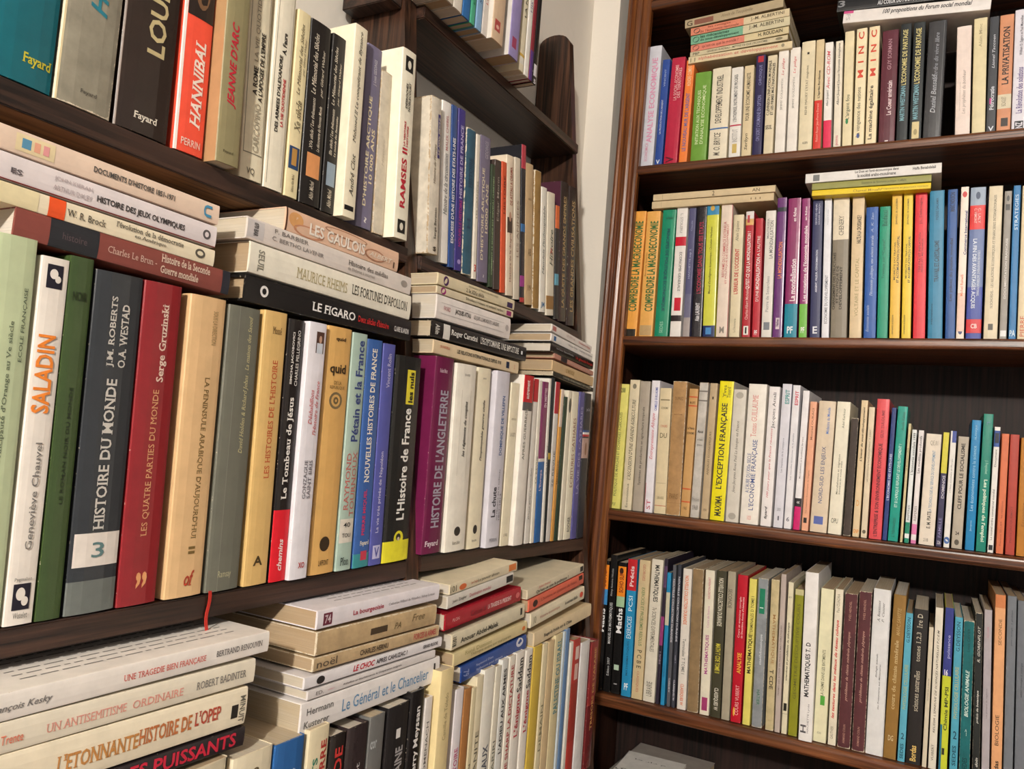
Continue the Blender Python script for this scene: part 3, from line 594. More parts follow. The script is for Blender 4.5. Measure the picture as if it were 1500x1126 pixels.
('standing','L',(-0.498, 1.0323, -0.1454),-2.28,0.0186,0.2304,0.14,'7c2a5c','gloss',[(0,0.5,0,1,'3066a4','panel',0,0,0,''),(0.5,0.52,0,1,'e0d8d0','panel',0,0,0,''),(0.32,0.45,0.2,0.6,'e8d0dc','up',1,0,0,"L'Europe"),(0.84,0.96,0.3,0.7,'e0bcd0','up',1,0,0,'EN MIETTES')],0,'magenta book with blue band, ninth from left, middle shelf nearest the corner','books standing on the middle shelf by the corner',0),
('standing','L',(-0.498, 1.0491, -0.1464),-2.94,0.0064,0.2378,0.14,'e4e0d6','',[(0.2,0.8,0.3,0.7,'5a5a5a','up',0,0,0,'SUR LE MONDE')],0,'white book with dark grey lettering, tenth from left, middle shelf nearest the corner','books standing on the middle shelf by the corner',0),
('standing','L',(-0.498, 1.0571, -0.1467),-2.11,0.0066,0.2401,0.14,'23282a','',[(0.5,0.54,0,1,'c0a040','panel',0,0,0,'')],0,'black book with yellow band, eleventh from left, middle shelf nearest the corner','books standing on the middle shelf by the corner',0),
('standing','L',(-0.498, 1.0688, -0.147),-0.99,0.0136,0.2356,0.14,'d4cfc9','',[(0.8,1,0,1,'b42a38','panel',0,0,0,''),(0.2,0.7,0.3,0.7,'6a6a6a','up',0,0,0,'26 REVUE')],0,'pale grey book with red band, twelfth from left, middle shelf nearest the corner','books standing on the middle shelf by the corner',0),
('standing','L',(-0.498, 1.0831, -0.1476),-0.18,0.0091,0.2268,0.14,'d39a4e','',[(0.75,1,0,1,'e2cfc0','panel',0,0,0,''),(0.3,0.6,0.3,0.7,'8a5c28','up',0,0,0,'MEMOIRE')],0,'golden brown book with cream band, thirteenth from left, middle shelf nearest the corner','books standing on the middle shelf by the corner',0),
('standing','L',(-0.498, 1.0964, -0.148),0.12,0.0116,0.2171,0.14,'2c4030','',[],0,'dark green book, fourteenth from left, middle shelf nearest the corner','books standing on the middle shelf by the corner',0),
('standing','L',(-0.498, 1.1153, -0.1485),-0.94,0.0146,0.2284,0.14,'e4dcc8','',[(0.85,0.95,0.2,0.8,'5a5a50','disc',0,0,0,'')],0,'cream book, fifteenth from left, middle shelf nearest the corner','books standing on the middle shelf by the corner',0),
('standing','L',(-0.498, 1.1383, -0.149),-1.36,0.0247,0.2293,0.14,'e8e2cc','',[(0.35,0.82,0.3,0.7,'9a6a50','up',0,0,1,'ECRITURES CATHARES'),(0.05,0.15,0.3,0.7,'6a6a5c','up',0,0,0,'ROCHER')],0,'cream book with golden brown lettering, sixteenth from left, middle shelf nearest the corner','books standing on the middle shelf by the corner',0),
('standing','L',(-0.498, 1.1635, -0.15),-1.28,0.02,0.2319,0.14,'5b5894','',[(0.3,0.9,0.3,0.7,'b8b4d8','up',0,0,1,'LA VIE DES CATHARES')],0,'blue book with lavender lettering, seventeenth from left, middle shelf nearest the corner','books standing on the middle shelf by the corner',0),
('standing','L',(-0.498, 1.1896, -0.1507),-1.39,0.0251,0.2324,0.14,'2c2d35','',[(0.55,0.69,0,1,'b89a90','panel',0,0,0,''),(0.57,0.66,0.3,0.6,'8a6450','disc',0,0,0,''),(0.7,0.715,0,1,'b83038','panel',0,0,0,''),(0.715,0.73,0,1,'e8e4e0','panel',0,0,0,''),(0.73,0.745,0,1,'30508c','panel',0,0,0,''),(0.8,0.97,0.2,0.8,'b8b8c4','across',0,0,0,'Jean Claude')],0,'black book with salmon band, eighteenth from left, middle shelf nearest the corner','books standing on the middle shelf by the corner',0),
('standing','R',(-0.5185, 1.437, 0.5472),0.83,0.0246,0.2449,0.167,'d2d3dc','gloss',[(0.2,0.9,0.305,0.845,'dc98b8','up',1,0,0,'ANALYSE ECONOMIQUE'),(0.05,0.2,0.28,0.52,'d890ac','up',0,0,0,'ECONOMICA')],0,'white book with mauve lettering, first from left, right bookcase top row','books standing on the top row of the right bookcase',1),
('standing','R',(-0.495, 1.437, 0.5471),0.97,0.0146,0.2136,0.145,'2d4c9a','',[(0.3,0.62,0.28,0.52,'d8dcec','up',0,0,0,"LA PRODUCTION DE L'ARGENT"),(0.7,0.95,0.38,0.62,'a8b8dc','up',0,0,0,'VINCENT'),(0.02,0.06,0.2,0.7,'e8ecf4','across',1,0,0,'V')],0,'blue book with white lettering, second from left, right bookcase top row','books standing on the top row of the right bookcase',0),
('standing','R',(-0.4712, 1.437, 0.5473),1.17,0.0265,0.2135,0.145,'b92443','gloss',[(0.6,0.93,0.33,0.57,'e8b8b8','up',0,0,0,'LA SOCIAL-ECONOMIE'),(0.62,0.9,0.602,0.818,'e8b8b8','up',0,0,0,'DES TERRITOIRES'),(0.02,0.08,0.15,0.75,'5c1828','up',1,0,0,'V')],0,'red book with pinkish white lettering, third from left, right bookcase top row','books standing on the top row of the right bookcase',1),
('standing','R',(-0.4464, 1.437, 0.5471),1.03,0.0155,0.2043,0.139,'f0823a','',[(0.12,0.68,0.26,0.74,'6a6aa0','up',1,0,0,"LE NOUVEAU MUR DE L'ARGENT"),(0.75,0.95,0.26,0.74,'f8d8b0','up',0,0,0,'HONORE CLEMENT')],0,'orange book with blue lettering, fourth from left, right bookcase top row','books standing on the top row of the right bookcase',0),
('standing','R',(-0.4168, 1.437, 0.547),0.08,0.0302,0.1766,0.12,'6f9e3e','gloss',[(0.2,0.8,0.23,0.47,'dce8b8','up',0,0,0,'INITIATION AUX TECHNIQUES'),(0.2,0.85,0.53,0.77,'dce8b8','up',0,0,0,"D'ANALYSE ECONOMIQUE")],0,'green book with cream lettering, fifth from left, right bookcase top row','books standing on the top row of the right bookcase',1),
('standing','R',(-0.3807, 1.437, 0.5471),-0.35,0.0341,0.1798,0.122,'e6dcc4','',[(0.4,0.92,0.27,0.63,'3a3630','up',0,0,0,'DEVELOPPEMENT INDUSTRIEL'),(0.05,0.3,0.27,0.63,'5a564c','up',0,1,0,'M. O. BRYCE'),(0.335,0.35,0,1,'4c74ac','panel',0,0,0,'')],0,'cream book with black lettering, sixth from left, right bookcase top row','books standing on the top row of the right bookcase',0),
('standing','R',(-0.3491, 1.437, 0.5472),-1.04,0.0209,0.1754,0.119,'e8e4dc','',[(0.4,0.92,0.27,0.63,'5a5a5c','up',0,0,0,"L'ENTREPRISE, INSTRUMENT DE PROGRES"),(0.355,0.37,0,1,'c03c54','panel',0,0,0,''),(0.06,0.16,0.3,0.7,'cfb468','panel',0,0,0,''),(0.18,0.32,0.14,0.86,'b0aca8','up',0,0,0,'INSTITUT')],0,'white book with dark grey lettering, seventh from left, right bookcase top row','books standing on the top row of the right bookcase',0),
('standing','R',(-0.3274, 1.437, 0.5471),-0.99,0.0169,0.1755,0.119,'dccaa4','',[(0.4,0.92,0.265,0.685,'4a443a','up',0,0,0,'POUR UNE ECONOMIE HUMANISTE'),(0.08,0.26,0.265,0.685,'4a443a','up',0,1,0,'Serbyn')],0,'cream book with brown lettering, eighth from left, right bookcase top row','books standing on the top row of the right bookcase',0),
('standing','R',(-0.3084, 1.437, 0.5471),-0.59,0.0165,0.1921,0.131,'2b2650','',[(0.15,0.6,0.315,0.735,'8c8cbc','up',0,0,0,"ON SORT L'HUMAINE EN OPTION"),(0.7,0.9,0.37,0.73,'8c8cbc','up',0,0,0,'CHRONIQUE'),(0.93,0.99,0.2,0.8,'b8303c','panel',0,0,0,'')],0,'navy blue book with pale blue lettering, ninth from left, right bookcase top row','books standing on the top row of the right bookcase',0),
('standing','R',(-0.2885, 1.437, 0.547),-0.32,0.0164,0.1883,0.128,'dbceb0','',[(0.4,0.95,0.123,0.447,'3a3630','up',1,0,0,"C.LEVINSON L'INFLATION MONDIALE"),(0.4,0.92,0.556,0.844,'3a3630','up',1,0,0,'ET LES FIRMES MULTINATIONALES'),(0.26,0.3,0.1,0.8,'3a3630','across',1,0,1,'SEUIL')],0,'cream book with black lettering, tenth from left, right bookcase top row','books standing on the top row of the right bookcase',0),
('standing','R',(-0.2682, 1.437, 0.5471),-0.55,0.0173,0.1955,0.133,'ebe5dc','',[(0.42,0.72,0.38,0.62,'8a8680','up',0,0,1,'JIMMY GOLDSMITH'),(0.74,0.93,0.375,0.675,'d05a60','up',0,1,1,'Le piège')],0,'white book with grey lettering, eleventh from left, right bookcase top row','books standing on the top row of the right bookcase',0),
('standing','R',(-0.2476, 1.437, 0.5471),-0.69,0.0172,0.1959,0.133,'ebe5dc','',[(0.42,0.72,0.38,0.62,'8a8680','up',0,0,1,'JIMMY GOLDSMITH'),(0.74,0.93,0.375,0.675,'d05a60','up',0,1,1,'Le piège')],0,'white book with grey lettering, twelfth from left, right bookcase top row','books standing on the top row of the right bookcase',0),
('standing','R',(-0.225, 1.437, 0.5471),-0.72,0.0227,0.204,0.139,'e2d6b6','',[(0.33,0.78,0.382,0.598,'6a6454','up',0,0,1,"RENE MAURY L'ETAT magicien"),(0.07,0.09,0.3,0.7,'5a5648','across',0,0,0,'ALBIN'),(0.88,0.9,0.42,0.58,'3a3630','panel',0,0,0,'')],0,'cream book with olive lettering, thirteenth from left, right bookcase top row','books standing on the top row of the right bookcase',0),
('standing','R',(-0.205, 1.437, 0.5471),-0.83,0.0131,0.2035,0.138,'d8c49c','',[(0.47,0.72,0.37,0.73,'3a3630','up',1,0,0,"L'après-fordisme"),(0,0.45,0,1,'d6382e','panel',0,0,0,''),(0.08,0.42,0.32,0.68,'f0b0a0','up',0,0,0,'Robert Boyer Jean-Pierre Durand')],0,'tan book with red band, fourteenth from left, right bookcase top row','books standing on the top row of the right bookcase',0),
('standing','R',(-0.1881, 1.437, 0.5472),-1.38,0.0131,0.1958,0.133,'ece8e2','',[(0.4,0.55,0.27,0.63,'6a6a6a','up',0,1,0,'Albert Jacquard'),(0.56,0.92,0.265,0.685,'d86068','up',0,1,0,'Avec CD-ROM'),(0,0.27,0,1,'e03058','panel',0,0,0,'')],0,'white book with red band, fifteenth from left, right bookcase top row','books standing on the top row of the right bookcase',0),
('standing','R',(-0.1719, 1.437, 0.5471),-1.17,0.0117,0.1954,0.133,'e8dfcc','',[(0.4,0.6,0.315,0.735,'4a4a4a','up',0,1,0,'Albert Jacquard'),(0.6,0.98,0.315,0.735,'3a3a3a','up',0,1,0,"J'accuse l'économie triomphante"),(0.03,0.12,0.26,0.74,'c85870','up',0,0,0,'points')],0,'cream book with black lettering, sixteenth from left, right bookcase top row','books standing on the top row of the right bookcase',0),
('standing','R',(-0.1559, 1.437, 0.5471),-1.07,0.0149,0.2102,0.143,'e5d8b2','',[(0.24,0.45,0.255,0.795,'4a5a4a','up',0,0,0,"L'argent fou"),(0.2,0.25,0.3,0.6,'3c8c5c','disc',0,0,0,'')],0,'cream book with dark green lettering, seventeenth from left, right bookcase top row','books standing on the top row of the right bookcase',0),
('standing','R',(-0.1373, 1.437, 0.5471),-0.74,0.0168,0.2117,0.144,'ecdfba','',[(0.58,0.97,0.205,0.745,'d8503c','up',1,0,0,'M  I  N  C'),(0.08,0.5,0.21,0.69,'6a665a','up',0,0,0,'La vengeance des nations'),(0.07,0.11,0.3,0.6,'3c5ca8','disc',0,0,0,'')],0,'cream book with red lettering, eighteenth from left, right bookcase top row','books standing on the top row of the right bookcase',0),
('standing','R',(-0.118, 1.437, 0.5471),-0.55,0.0166,0.2117,0.144,'ecdcb6','',[(0.58,0.97,0.205,0.745,'d8503c','up',1,0,0,'M  I  N  C'),(0.05,0.5,0.21,0.69,'5a5248','up',1,0,0,'La machine égalitaire')],0,'cream book with brown lettering, nineteenth from left, right bookcase top row','books standing on the top row of the right bookcase',0),
('standing','R',(-0.0936, 1.437, 0.547),-0.23,0.0249,0.2003,0.136,'5c2836','gloss',[(0.25,0.55,0.425,0.725,'e4ccd0','up',1,0,0,'Le Coeur américain'),(0.65,0.92,0.38,0.62,'b88c98','up',0,0,0,'GUY SORMAN'),(0.02,0.03,0.4,0.6,'e8d8d8','panel',0,0,0,'')],0,'magenta book with white lettering, twentieth from left, right bookcase top row','books standing on the top row of the right bookcase',1),
('standing','R',(-0.0701, 1.437, 0.547),-0.1,0.0162,0.2072,0.141,'23292c','',[(0.48,0.95,0.21,0.69,'cdc182','up',1,0,0,"L'ECONOMIE DE PARTAGE"),(0.18,0.47,0.213,0.657,'7cacb8','up',1,0,0,'MARTIN WEITZMAN'),(0,1,0,0.03,'5c5c5c','panel',0,0,0,'')],0,'black book with cream lettering, twenty-first from left, right bookcase top row','books standing on the top row of the right bookcase',0),
('standing','R',(-0.0501, 1.437, 0.547),-0.05,0.0178,0.2061,0.14,'23292c','',[(0.48,0.95,0.21,0.69,'cdc182','up',1,0,0,"L'ECONOMIE DE PARTAGE"),(0.18,0.47,0.213,0.657,'7cacb8','up',1,0,0,'MARTIN WEITZMAN'),(0.02,0.16,0.2,0.8,'d9c896','panel',0,0,0,''),(0.05,0.1,0.35,0.65,'a89a70','disc',0,0,0,'')],0,'black book with cream lettering, twenty-second from left, right bookcase top row','books standing on the top row of the right bookcase',0),
('standing','R',(-0.0254, 1.437, 0.5472),0.74,0.0266,0.2031,0.138,'3b3c40','gloss',[(0.22,0.55,0.327,0.603,'b8bcc4','up',0,1,1,'Daniel Bensaïd'),(0.5,0.9,0.38,0.62,'9a9ea8','up',0,1,1,"L'ordre du vivre libre"),(0,1,0.85,0.88,'6a6c70','panel',0,0,0,'')],0,'black book with grey lettering, twenty-third from left, right bookcase top row','books standing on the top row of the right bookcase',1),
('standing','R',(0.0189, 1.437, 0.5472),-0.88,0.021,0.1868,0.127,'e9d9d0','',[(0.2,0.6,0.425,0.725,'a89c94','up',0,1,0,'Les prophètes du bonheur'),(0.22,0.5,0.243,0.327,'bcb0a8','up',0,0,0,'Une histoire personnelle de la pensée')],0,'white book with grey lettering, twenty-fourth from left, right bookcase top row','books standing on the top row of the right bookcase',0),
('standing','R',(0.0415, 1.437, 0.5471),-0.73,0.0186,0.1963,0.134,'dcd0a8','',[(0.75,0.95,0.38,0.62,'a89c7c','up',0,0,0,'Alain Minc')],0,'cream book with olive lettering, twenty-fifth from left, right bookcase top row','books standing on the top row of the right bookcase',0),
('standing','R',(0.0585, 1.437, 0.547),-0.04,0.0127,0.195,0.133,'3d4046','',[(0.2,0.4,0.26,0.74,'c8ccd4','up',1,0,0,'Pétrocratie'),(0.25,0.3,0.25,0.5,'c83c8c','panel',0,0,0,''),(0.55,0.85,0.375,0.675,'c8ccd4','up',0,1,0,'Lionel Taccoen'),(0.02,0.06,0.2,0.8,'e0e4ec','across',1,0,0,'V')],0,'black book with pale grey lettering, twenty-sixth from left, right bookcase top row','books standing on the top row of the right bookcase',0),
('standing','R',(0.0758, 1.437, 0.547),0.02,0.019,0.195,0.133,'cf8f6a','',[(0.4,0.9,0.26,0.74,'2c2420','up',1,0,1,'LA PRIVATISATION'),(0.2,0.32,0,1,'d9cfb4','panel',0,0,0,''),(0.05,0.12,0.3,0.8,'2c2420','panel',0,0,0,''),(0.22,0.3,0.27,0.63,'8a8270','up',0,0,0,'BIZAGUET')],0,'golden brown book with cream band, twenty-seventh from left, right bookcase top row','books standing on the top row of the right bookcase',0),
('standing','R',(0.0965, 1.437, 0.547),0.04,0.0196,0.2,0.136,'dcdae4','',[(0.14,0.52,0.265,0.685,'6a5a90','up',1,0,1,'La Révolution des solutions'),(0.62,0.95,0.38,0.62,'3a3a4a','up',0,0,0,'William D. Eggers et Paul Macmillan'),(0.01,0.08,0.2,0.8,'26262c','panel',0,0,0,''),(0.02,0.07,0.26,0.74,'dcdae4','up',1,0,0,'NZ')],0,'white book with purple lettering, twenty-eighth from left, right bookcase top row','books standing on the top row of the right bookcase',0),
('standing','R',(0.1151, 1.437, 0.547),0.2,0.013,0.19,0.129,'c9c0b0','',[],0,'tan book, twenty-ninth from left, right bookcase top row','books standing on the top row of the right bookcase',0),
('standing','R',(-0.5279, 1.437, 0.2132),0.99,0.0238,0.2466,0.168,'eda64a','',[(0.2,0.92,0.164,0.836,'3c6c3c','up',1,0,0,'COMPRENDRE LA MACROECONOMIE'),(0,0.06,0,0.9,'2a241c','panel',0,0,0,''),(0.15,0.92,0.5,0.52,'c88430','panel',0,0,0,'')],0,'orange book with black band, first from left, right bookcase second row','books standing on the second row of the right bookcase',0),
('standing','R',(-0.4976, 1.437, 0.2131),0.24,0.0269,0.2449,0.167,'e9ae5c','',[(0.2,0.92,0.3,0.9,'3c6c3c','up',1,0,0,'COMPRENDRE LA MACROECONOMIE'),(0.3,0.85,0.14,0.26,'6a4a2c','up',0,0,0,'Bernard J. Guerrien'),(0.01,0.09,0.05,0.9,'c0a070','panel',0,0,0,'')],0,'orange book with tan band, second from left, right bookcase second row','books standing on the second row of the right bookcase',0),
('standing','R',(-0.4672, 1.437, 0.2131),0.43,0.0264,0.2455,0.167,'1f8a68','gloss',[(0.2,0.85,0.378,0.642,'1c3a50','down',1,0,0,'PRINCIPES DE POLITIQUE ECONOMIQUE'),(0.9,0.97,0.3,0.8,'16503c','across',1,0,0,'de Boissieu'),(0.03,0.12,0.38,0.62,'98c8b0','up',0,0,0,'SEDES')],0,'green book with navy blue lettering, third from left, right bookcase second row','books standing on the second row of the right bookcase',1),
('standing','R',(-0.4394, 1.437, 0.213),-0.21,0.0206,0.2488,0.169,'e8e2dc','',[(0.35,0.65,0.48,0.72,'4a4a4a','down',0,0,1,'ECONOMIE GENERALE'),(0.7,0.77,0,1,'c81c34','panel',0,0,0,''),(0.2,0.3,0.25,0.85,'c81c34','panel',0,0,0,''),(0.12,0.165,0,1,'2c2020','panel',0,0,0,''),(0.8,0.95,0.38,0.62,'9a9a9a','down',0,0,0,'L. STOLERU')],0,'white book with red band, fourth from left, right bookcase second row','books standing on the second row of the right bookcase',0),
('standing','R',(-0.4185, 1.437, 0.213),-0.44,0.0126,0.2458,0.167,'555478','',[(0.45,0.68,0.32,0.68,'a8acc8','up',1,0,0,'HACHETTE sup 2'),(0.77,0.95,0.38,0.62,'a0a4c4','up',0,0,0,'Claude'),(0,0.15,0,1,'a49a98','panel',0,0,0,''),(0.15,0.33,0,1,'6c6a84','panel',0,0,0,'')],0,'navy blue book with slate grey band, fifth from left, right bookcase second row','books standing on the second row of the right bookcase',0),
('standing','R',(-0.3992, 1.437, 0.2131),-0.87,0.0187,0.2474,0.168,'211c22','gloss',[(0.33,0.88,0.313,0.757,'a8324a','up',1,0,0,"L'ECONOMIE DANS TOUS SES ETATS"),(0.12,0.26,0.315,0.735,'e0dce0','up',1,0,0,'Alain LAURENT')],0,'black book with red lettering, sixth from left, right bookcase second row','books standing on the second row of the right bookcase',0),
('standing','R',(-0.3764, 1.437, 0.2133),-1.31,0.0224,0.2526,0.172,'cfd048','gloss',[(0.32,0.82,0.33,0.57,'4a4c1c','up',0,0,0,"Manuel d'intelligence économique / Christian Harbulot"),(0.91,1,0,1,'3c8cb8','panel',0,0,0,''),(0.94,0.98,0.3,0.65,'d0a850','disc',0,0,0,''),(0,0.085,0,1,'1c2c5c','panel',0,0,0,''),(0.02,0.07,0.25,0.7,'4c8cc8','panel',0,0,0,'')],0,'yellow book with blue band, seventh from left, right bookcase second row','books standing on the second row of the right bookcase',1),
('standing','R',(-0.3526, 1.437, 0.2131),-0.78,0.0206,0.248,0.169,'e4d3c3','',[(0.45,0.87,0.28,0.52,'c06060','up',0,0,0,'REFORME DU COMMERCE EXTERIEUR'),(0.4,0.85,0.585,0.765,'c06060','up',0,0,0,'ET POLITIQUE DE DEVELOPPEMENT'),(0.03,0.08,0.3,0.7,'8a8278','across',1,0,0,'M'),(0,1,0.96,1,'b84a54','panel',0,0,0,'')],0,'cream book with salmon lettering, eighth from left, right bookcase second row','books standing on the second row of the right bookcase',0),
('standing','R',(-0.3298, 1.437, 0.2132),-0.97,0.018,0.227,0.154,'dccfae','',[(0.35,0.72,0.265,0.685,'c0343c','up',1,0,0,"L'ERREUR DE L'OCCIDENT"),(0.78,0.95,0.27,0.63,'6a665a','up',0,1,1,'Alain Lipietz'),(0.04,0.15,0.38,0.62,'9a927c','up',0,0,0,'La Découverte')],0,'cream book with red lettering, ninth from left, right bookcase second row','books standing on the second row of the right bookcase',0),
('standing','R',(-0.3092, 1.437, 0.2131),-1.12,0.0141,0.2319,0.158,'ae2430','',[(0.38,0.84,0.255,0.795,'f0dcd8','up',1,0,0,"QU'EST-CE QUE LA MONDIALISATION ?"),(0.14,0.38,0.32,0.68,'e8bcb8','up',0,0,0,'Charles-Albert Michalet'),(0.94,1,0,1,'dcd6d4','panel',0,0,0,''),(0.89,0.94,0,1,'d8a868','panel',0,0,0,''),(0.91,0.97,0.2,0.5,'b84a50','panel',0,0,0,''),(0.02,0.09,0.2,0.8,'ece8e0','panel',0,0,0,''),(0.03,0.08,0.4,0.6,'20201c','panel',0,0,0,'')],0,'red book with white band, tenth from left, right bookcase second row','books standing on the second row of the right bookcase',0),
('standing','R',(-0.2918, 1.437, 0.2131),-1.26,0.0127,0.218,0.148,'b52836','',[(0.4,0.67,0.255,0.795,'f0dcd8','up',1,0,0,'MONDIALISATION'),(0.3,0.39,0.315,0.735,'f0dcd8','up',0,0,0,"D'UNE"),(0.68,0.85,0.315,0.735,'f0dcd8','up',0,0,0,"A L'AUTRE"),(0.02,0.06,0.3,0.7,'f0e8e8','across',1,0,0,'PF')],0,'red book with white lettering, eleventh from left, right bookcase second row','books standing on the second row of the right bookcase',0),
('standing','R',(-0.2734, 1.437, 0.2131),-0.87,0.0173,0.2307,0.157,'dedad2','',[(0.62,0.92,0.47,0.83,'6a6a6a','up',0,0,0,'LA MONDIALISATION'),(0.78,0.94,0.182,0.398,'8a8a8a','up',0,0,0,'MAITRISER'),(0.2,0.48,0.325,0.625,'9a9a9a','up',0,0,0,'Pierre de Senarclens'),(0.06,0.12,0.2,0.8,'7a8088','panel',0,0,0,'')],0,'white book with grey lettering, twelfth from left, right bookcase second row','books standing on the second row of the right bookcase',0),
('standing','R',(-0.2547, 1.437, 0.2131),-0.89,0.0158,0.2532,0.172,'61276e','gloss',[(0.42,0.68,0.315,0.735,'e0805c','up',1,0,0,'LA MONDIALISATION'),(0.06,0.14,0.3,0.7,'d8c8d0','panel',0,0,0,''),(0.08,0.13,0.325,0.625,'54205c','up',1,0,0,'Nathan'),(0.9,0.93,0,1,'2c3038','panel',0,0,0,'')],0,'purple book with golden brown lettering, thirteenth from left, right bookcase second row','books standing on the second row of the right bookcase',0),
('standing','R',(-0.2328, 1.437, 0.2132),-0.95,0.0215,0.2505,0.17,'86245f','gloss',[(0,0.24,0,1,'1c849c','panel',0,0,0,''),(0.26,0.56,0.365,0.785,'f0e0e8','up',1,0,0,'La mondialisation'),(0.83,0.93,0.43,0.67,'f0e0e8','up',1,0,0,'en fiches'),(0.03,0.08,0.25,0.7,'e8f0f4','across',1,0,0,'PF')],0,'magenta book with teal band, fourteenth from left, right bookcase second row','books standing on the second row of the right bookcase',1),
('standing','R',(-0.2118, 1.437, 0.2132),-1.41,0.0132,0.2487,0.169,'8a2668','gloss',[(0,0.24,0,1,'74b84c','panel',0,0,0,''),(0.26,0.8,0.365,0.785,'f0e0e8','up',1,0,0,"Les mutations de l'économie mondiale"),(0.84,0.94,0.43,0.67,'f0e0e8','up',1,0,0,'en fiches'),(0.03,0.08,0.25,0.7,'f0f4e8','across',1,0,0,'PF')],0,'magenta book with green band, fifteenth from left, right bookcase second row','books standing on the second row of the right bookcase',0),
('standing','R',(-0.1922, 1.437, 0.2132),-1.36,0.0164,0.2498,0.17,'33365c','',[(0.32,0.62,0.43,0.67,'d8dcec','up',1,0,0,'ARGENT, VALEUR, CONSOMMATION'),(0.8,0.95,0.285,0.465,'c0c4dc','up',0,0,0,'GEORGES HENRI'),(0.8,0.95,0.588,0.732,'c0c4dc','up',0,0,0,'SOULIER MARION'),(0.03,0.08,0.3,0.75,'e0e4ec','across',1,0,0,'E')],0,'navy blue book with white lettering, sixteenth from left, right bookcase second row','books standing on the second row of the right bookcase',0),
('standing','R',(-0.175, 1.437, 0.2131),-1.44,0.0116,0.2496,0.17,'e3e4ea','',[(0.1,0.44,0.315,0.735,'6a6e78','up',0,0,0,'ECONOMIE DU DEVELOPPEMENT'),(0.75,0.95,0.435,0.615,'a8acb4','up',0,0,0,'Stéphanie Treillet')],0,'white book with grey lettering, seventeenth from left, right bookcase second row','books standing on the second row of the right bookcase',0),
('standing','R',(-0.1538, 1.437, 0.2133),-1.36,0.0257,0.2483,0.169,'857c6c','',[(0.69,1,0,1,'e4d8c0','panel',0,0,0,''),(0.72,0.86,0.375,0.675,'5a564c','up',0,0,1,'CHENERY'),(0.2,0.6,0.066,0.234,'3a342c','up',1,0,0,'CHANGEMENT DES STRUCTURES'),(0.2,0.55,0.286,0.454,'3a342c','up',1,0,0,'ET POLITIQUE DE'),(0.2,0.5,0.486,0.654,'3a342c','up',1,0,0,'DEVELOPPEMENT')],0,'brown book with cream band, eighteenth from left, right bookcase second row','books standing on the second row of the right bookcase',0),
('standing','R',(-0.1274, 1.437, 0.2132),-1.16,0.0189,0.2471,0.168,'d9c29c','',[(0.66,0.86,0.42,0.78,'3a342c','up',1,0,0,'HALTE A LA CROISSANCE ?'),(0.15,0.56,0.375,0.675,'a89a70','up',0,0,0,'VOLTAIRE ET LE CAPITAL')],0,'tan book with olive lettering, nineteenth from left, right bookcase second row','books standing on the second row of the right bookcase',0),
('standing','R',(-0.1053, 1.437, 0.2132),-1.24,0.0186,0.2251,0.153,'2355a2','',[(0.32,0.78,0.425,0.725,'c8d4ec','up',0,1,1,"l'économie politique, une science morale"),(0.8,0.96,0.433,0.637,'a8b8dc','up',0,1,0,'A. K. Sen'),(0.05,0.25,0.18,0.42,'a8b8dc','up',0,1,0,'Economie sociale')],0,'blue book with pale green lettering, twentieth from left, right bookcase second row','books standing on the second row of the right bookcase',0),
('standing','R',(-0.086, 1.437, 0.2131),-1.05,0.016,0.2248,0.153,'109070','',[(0.45,0.75,0.325,0.625,'0c5c48','up',0,0,0,'Travaux sur "Capital"'),(0.85,0.97,0.26,0.74,'0c5c48','up',0,0,0,'Baldacci')],0,'teal book with matching lettering, twenty-first from left, right bookcase second row','books standing on the second row of the right bookcase',0),
('standing','R',(-0.0676, 1.437, 0.2132),-1.23,0.015,0.247,0.168,'e5ba4a','',[(0.38,0.68,0.285,0.465,'3a3424','up',0,0,0,'MOBILITE DU TRAVAIL'),(0.38,0.7,0.58,0.82,'3a3424','up',1,0,0,'ET ACCUMULATION DU CAPITAL'),(0.78,0.96,0.38,0.62,'6a5a2c','up',0,0,0,'JEAN-PAUL DE GAUDEMAR'),(0.03,0.16,0.185,0.365,'6a5a2c','up',0,0,0,'interventions en économie')],0,'yellow book with olive lettering, twenty-second from left, right bookcase second row','books standing on the second row of the right bookcase',0),
('standing','R',(-0.0503, 1.437, 0.2132),-1.29,0.0136,0.2455,0.167,'e6c638','',[(0.38,0.68,0.285,0.465,'3a3424','up',0,0,0,'MOBILITE DU TRAVAIL'),(0.38,0.7,0.58,0.82,'3a3424','up',1,0,0,'ET ACCUMULATION DU CAPITAL'),(0.78,0.96,0.38,0.62,'6a5a2c','up',0,0,0,'JEAN-PAUL DE GAUDEMAR'),(0.03,0.16,0.185,0.365,'6a5a2c','up',0,0,0,'interventions en économie')],0,'yellow book with olive lettering, twenty-third from left, right bookcase second row','books standing on the second row of the right bookcase',0),
('standing','R',(-0.0314, 1.437, 0.2132),-1.23,0.0176,0.2453,0.167,'da2f3b','',[(0.45,0.72,0.335,0.515,'8c1c28','up',0,0,0,'TRAVAIL ET INFLATION'),(0.45,0.68,0.588,0.732,'8c1c28','up',0,0,0,'PRODUITS MONDIAUX'),(0.78,0.96,0.38,0.62,'8c1c28','up',0,0,0,'J.L. Dallemagne')],0,'red book with dark red lettering, twenty-fourth from left, right bookcase second row','books standing on the second row of the right bookcase',0),
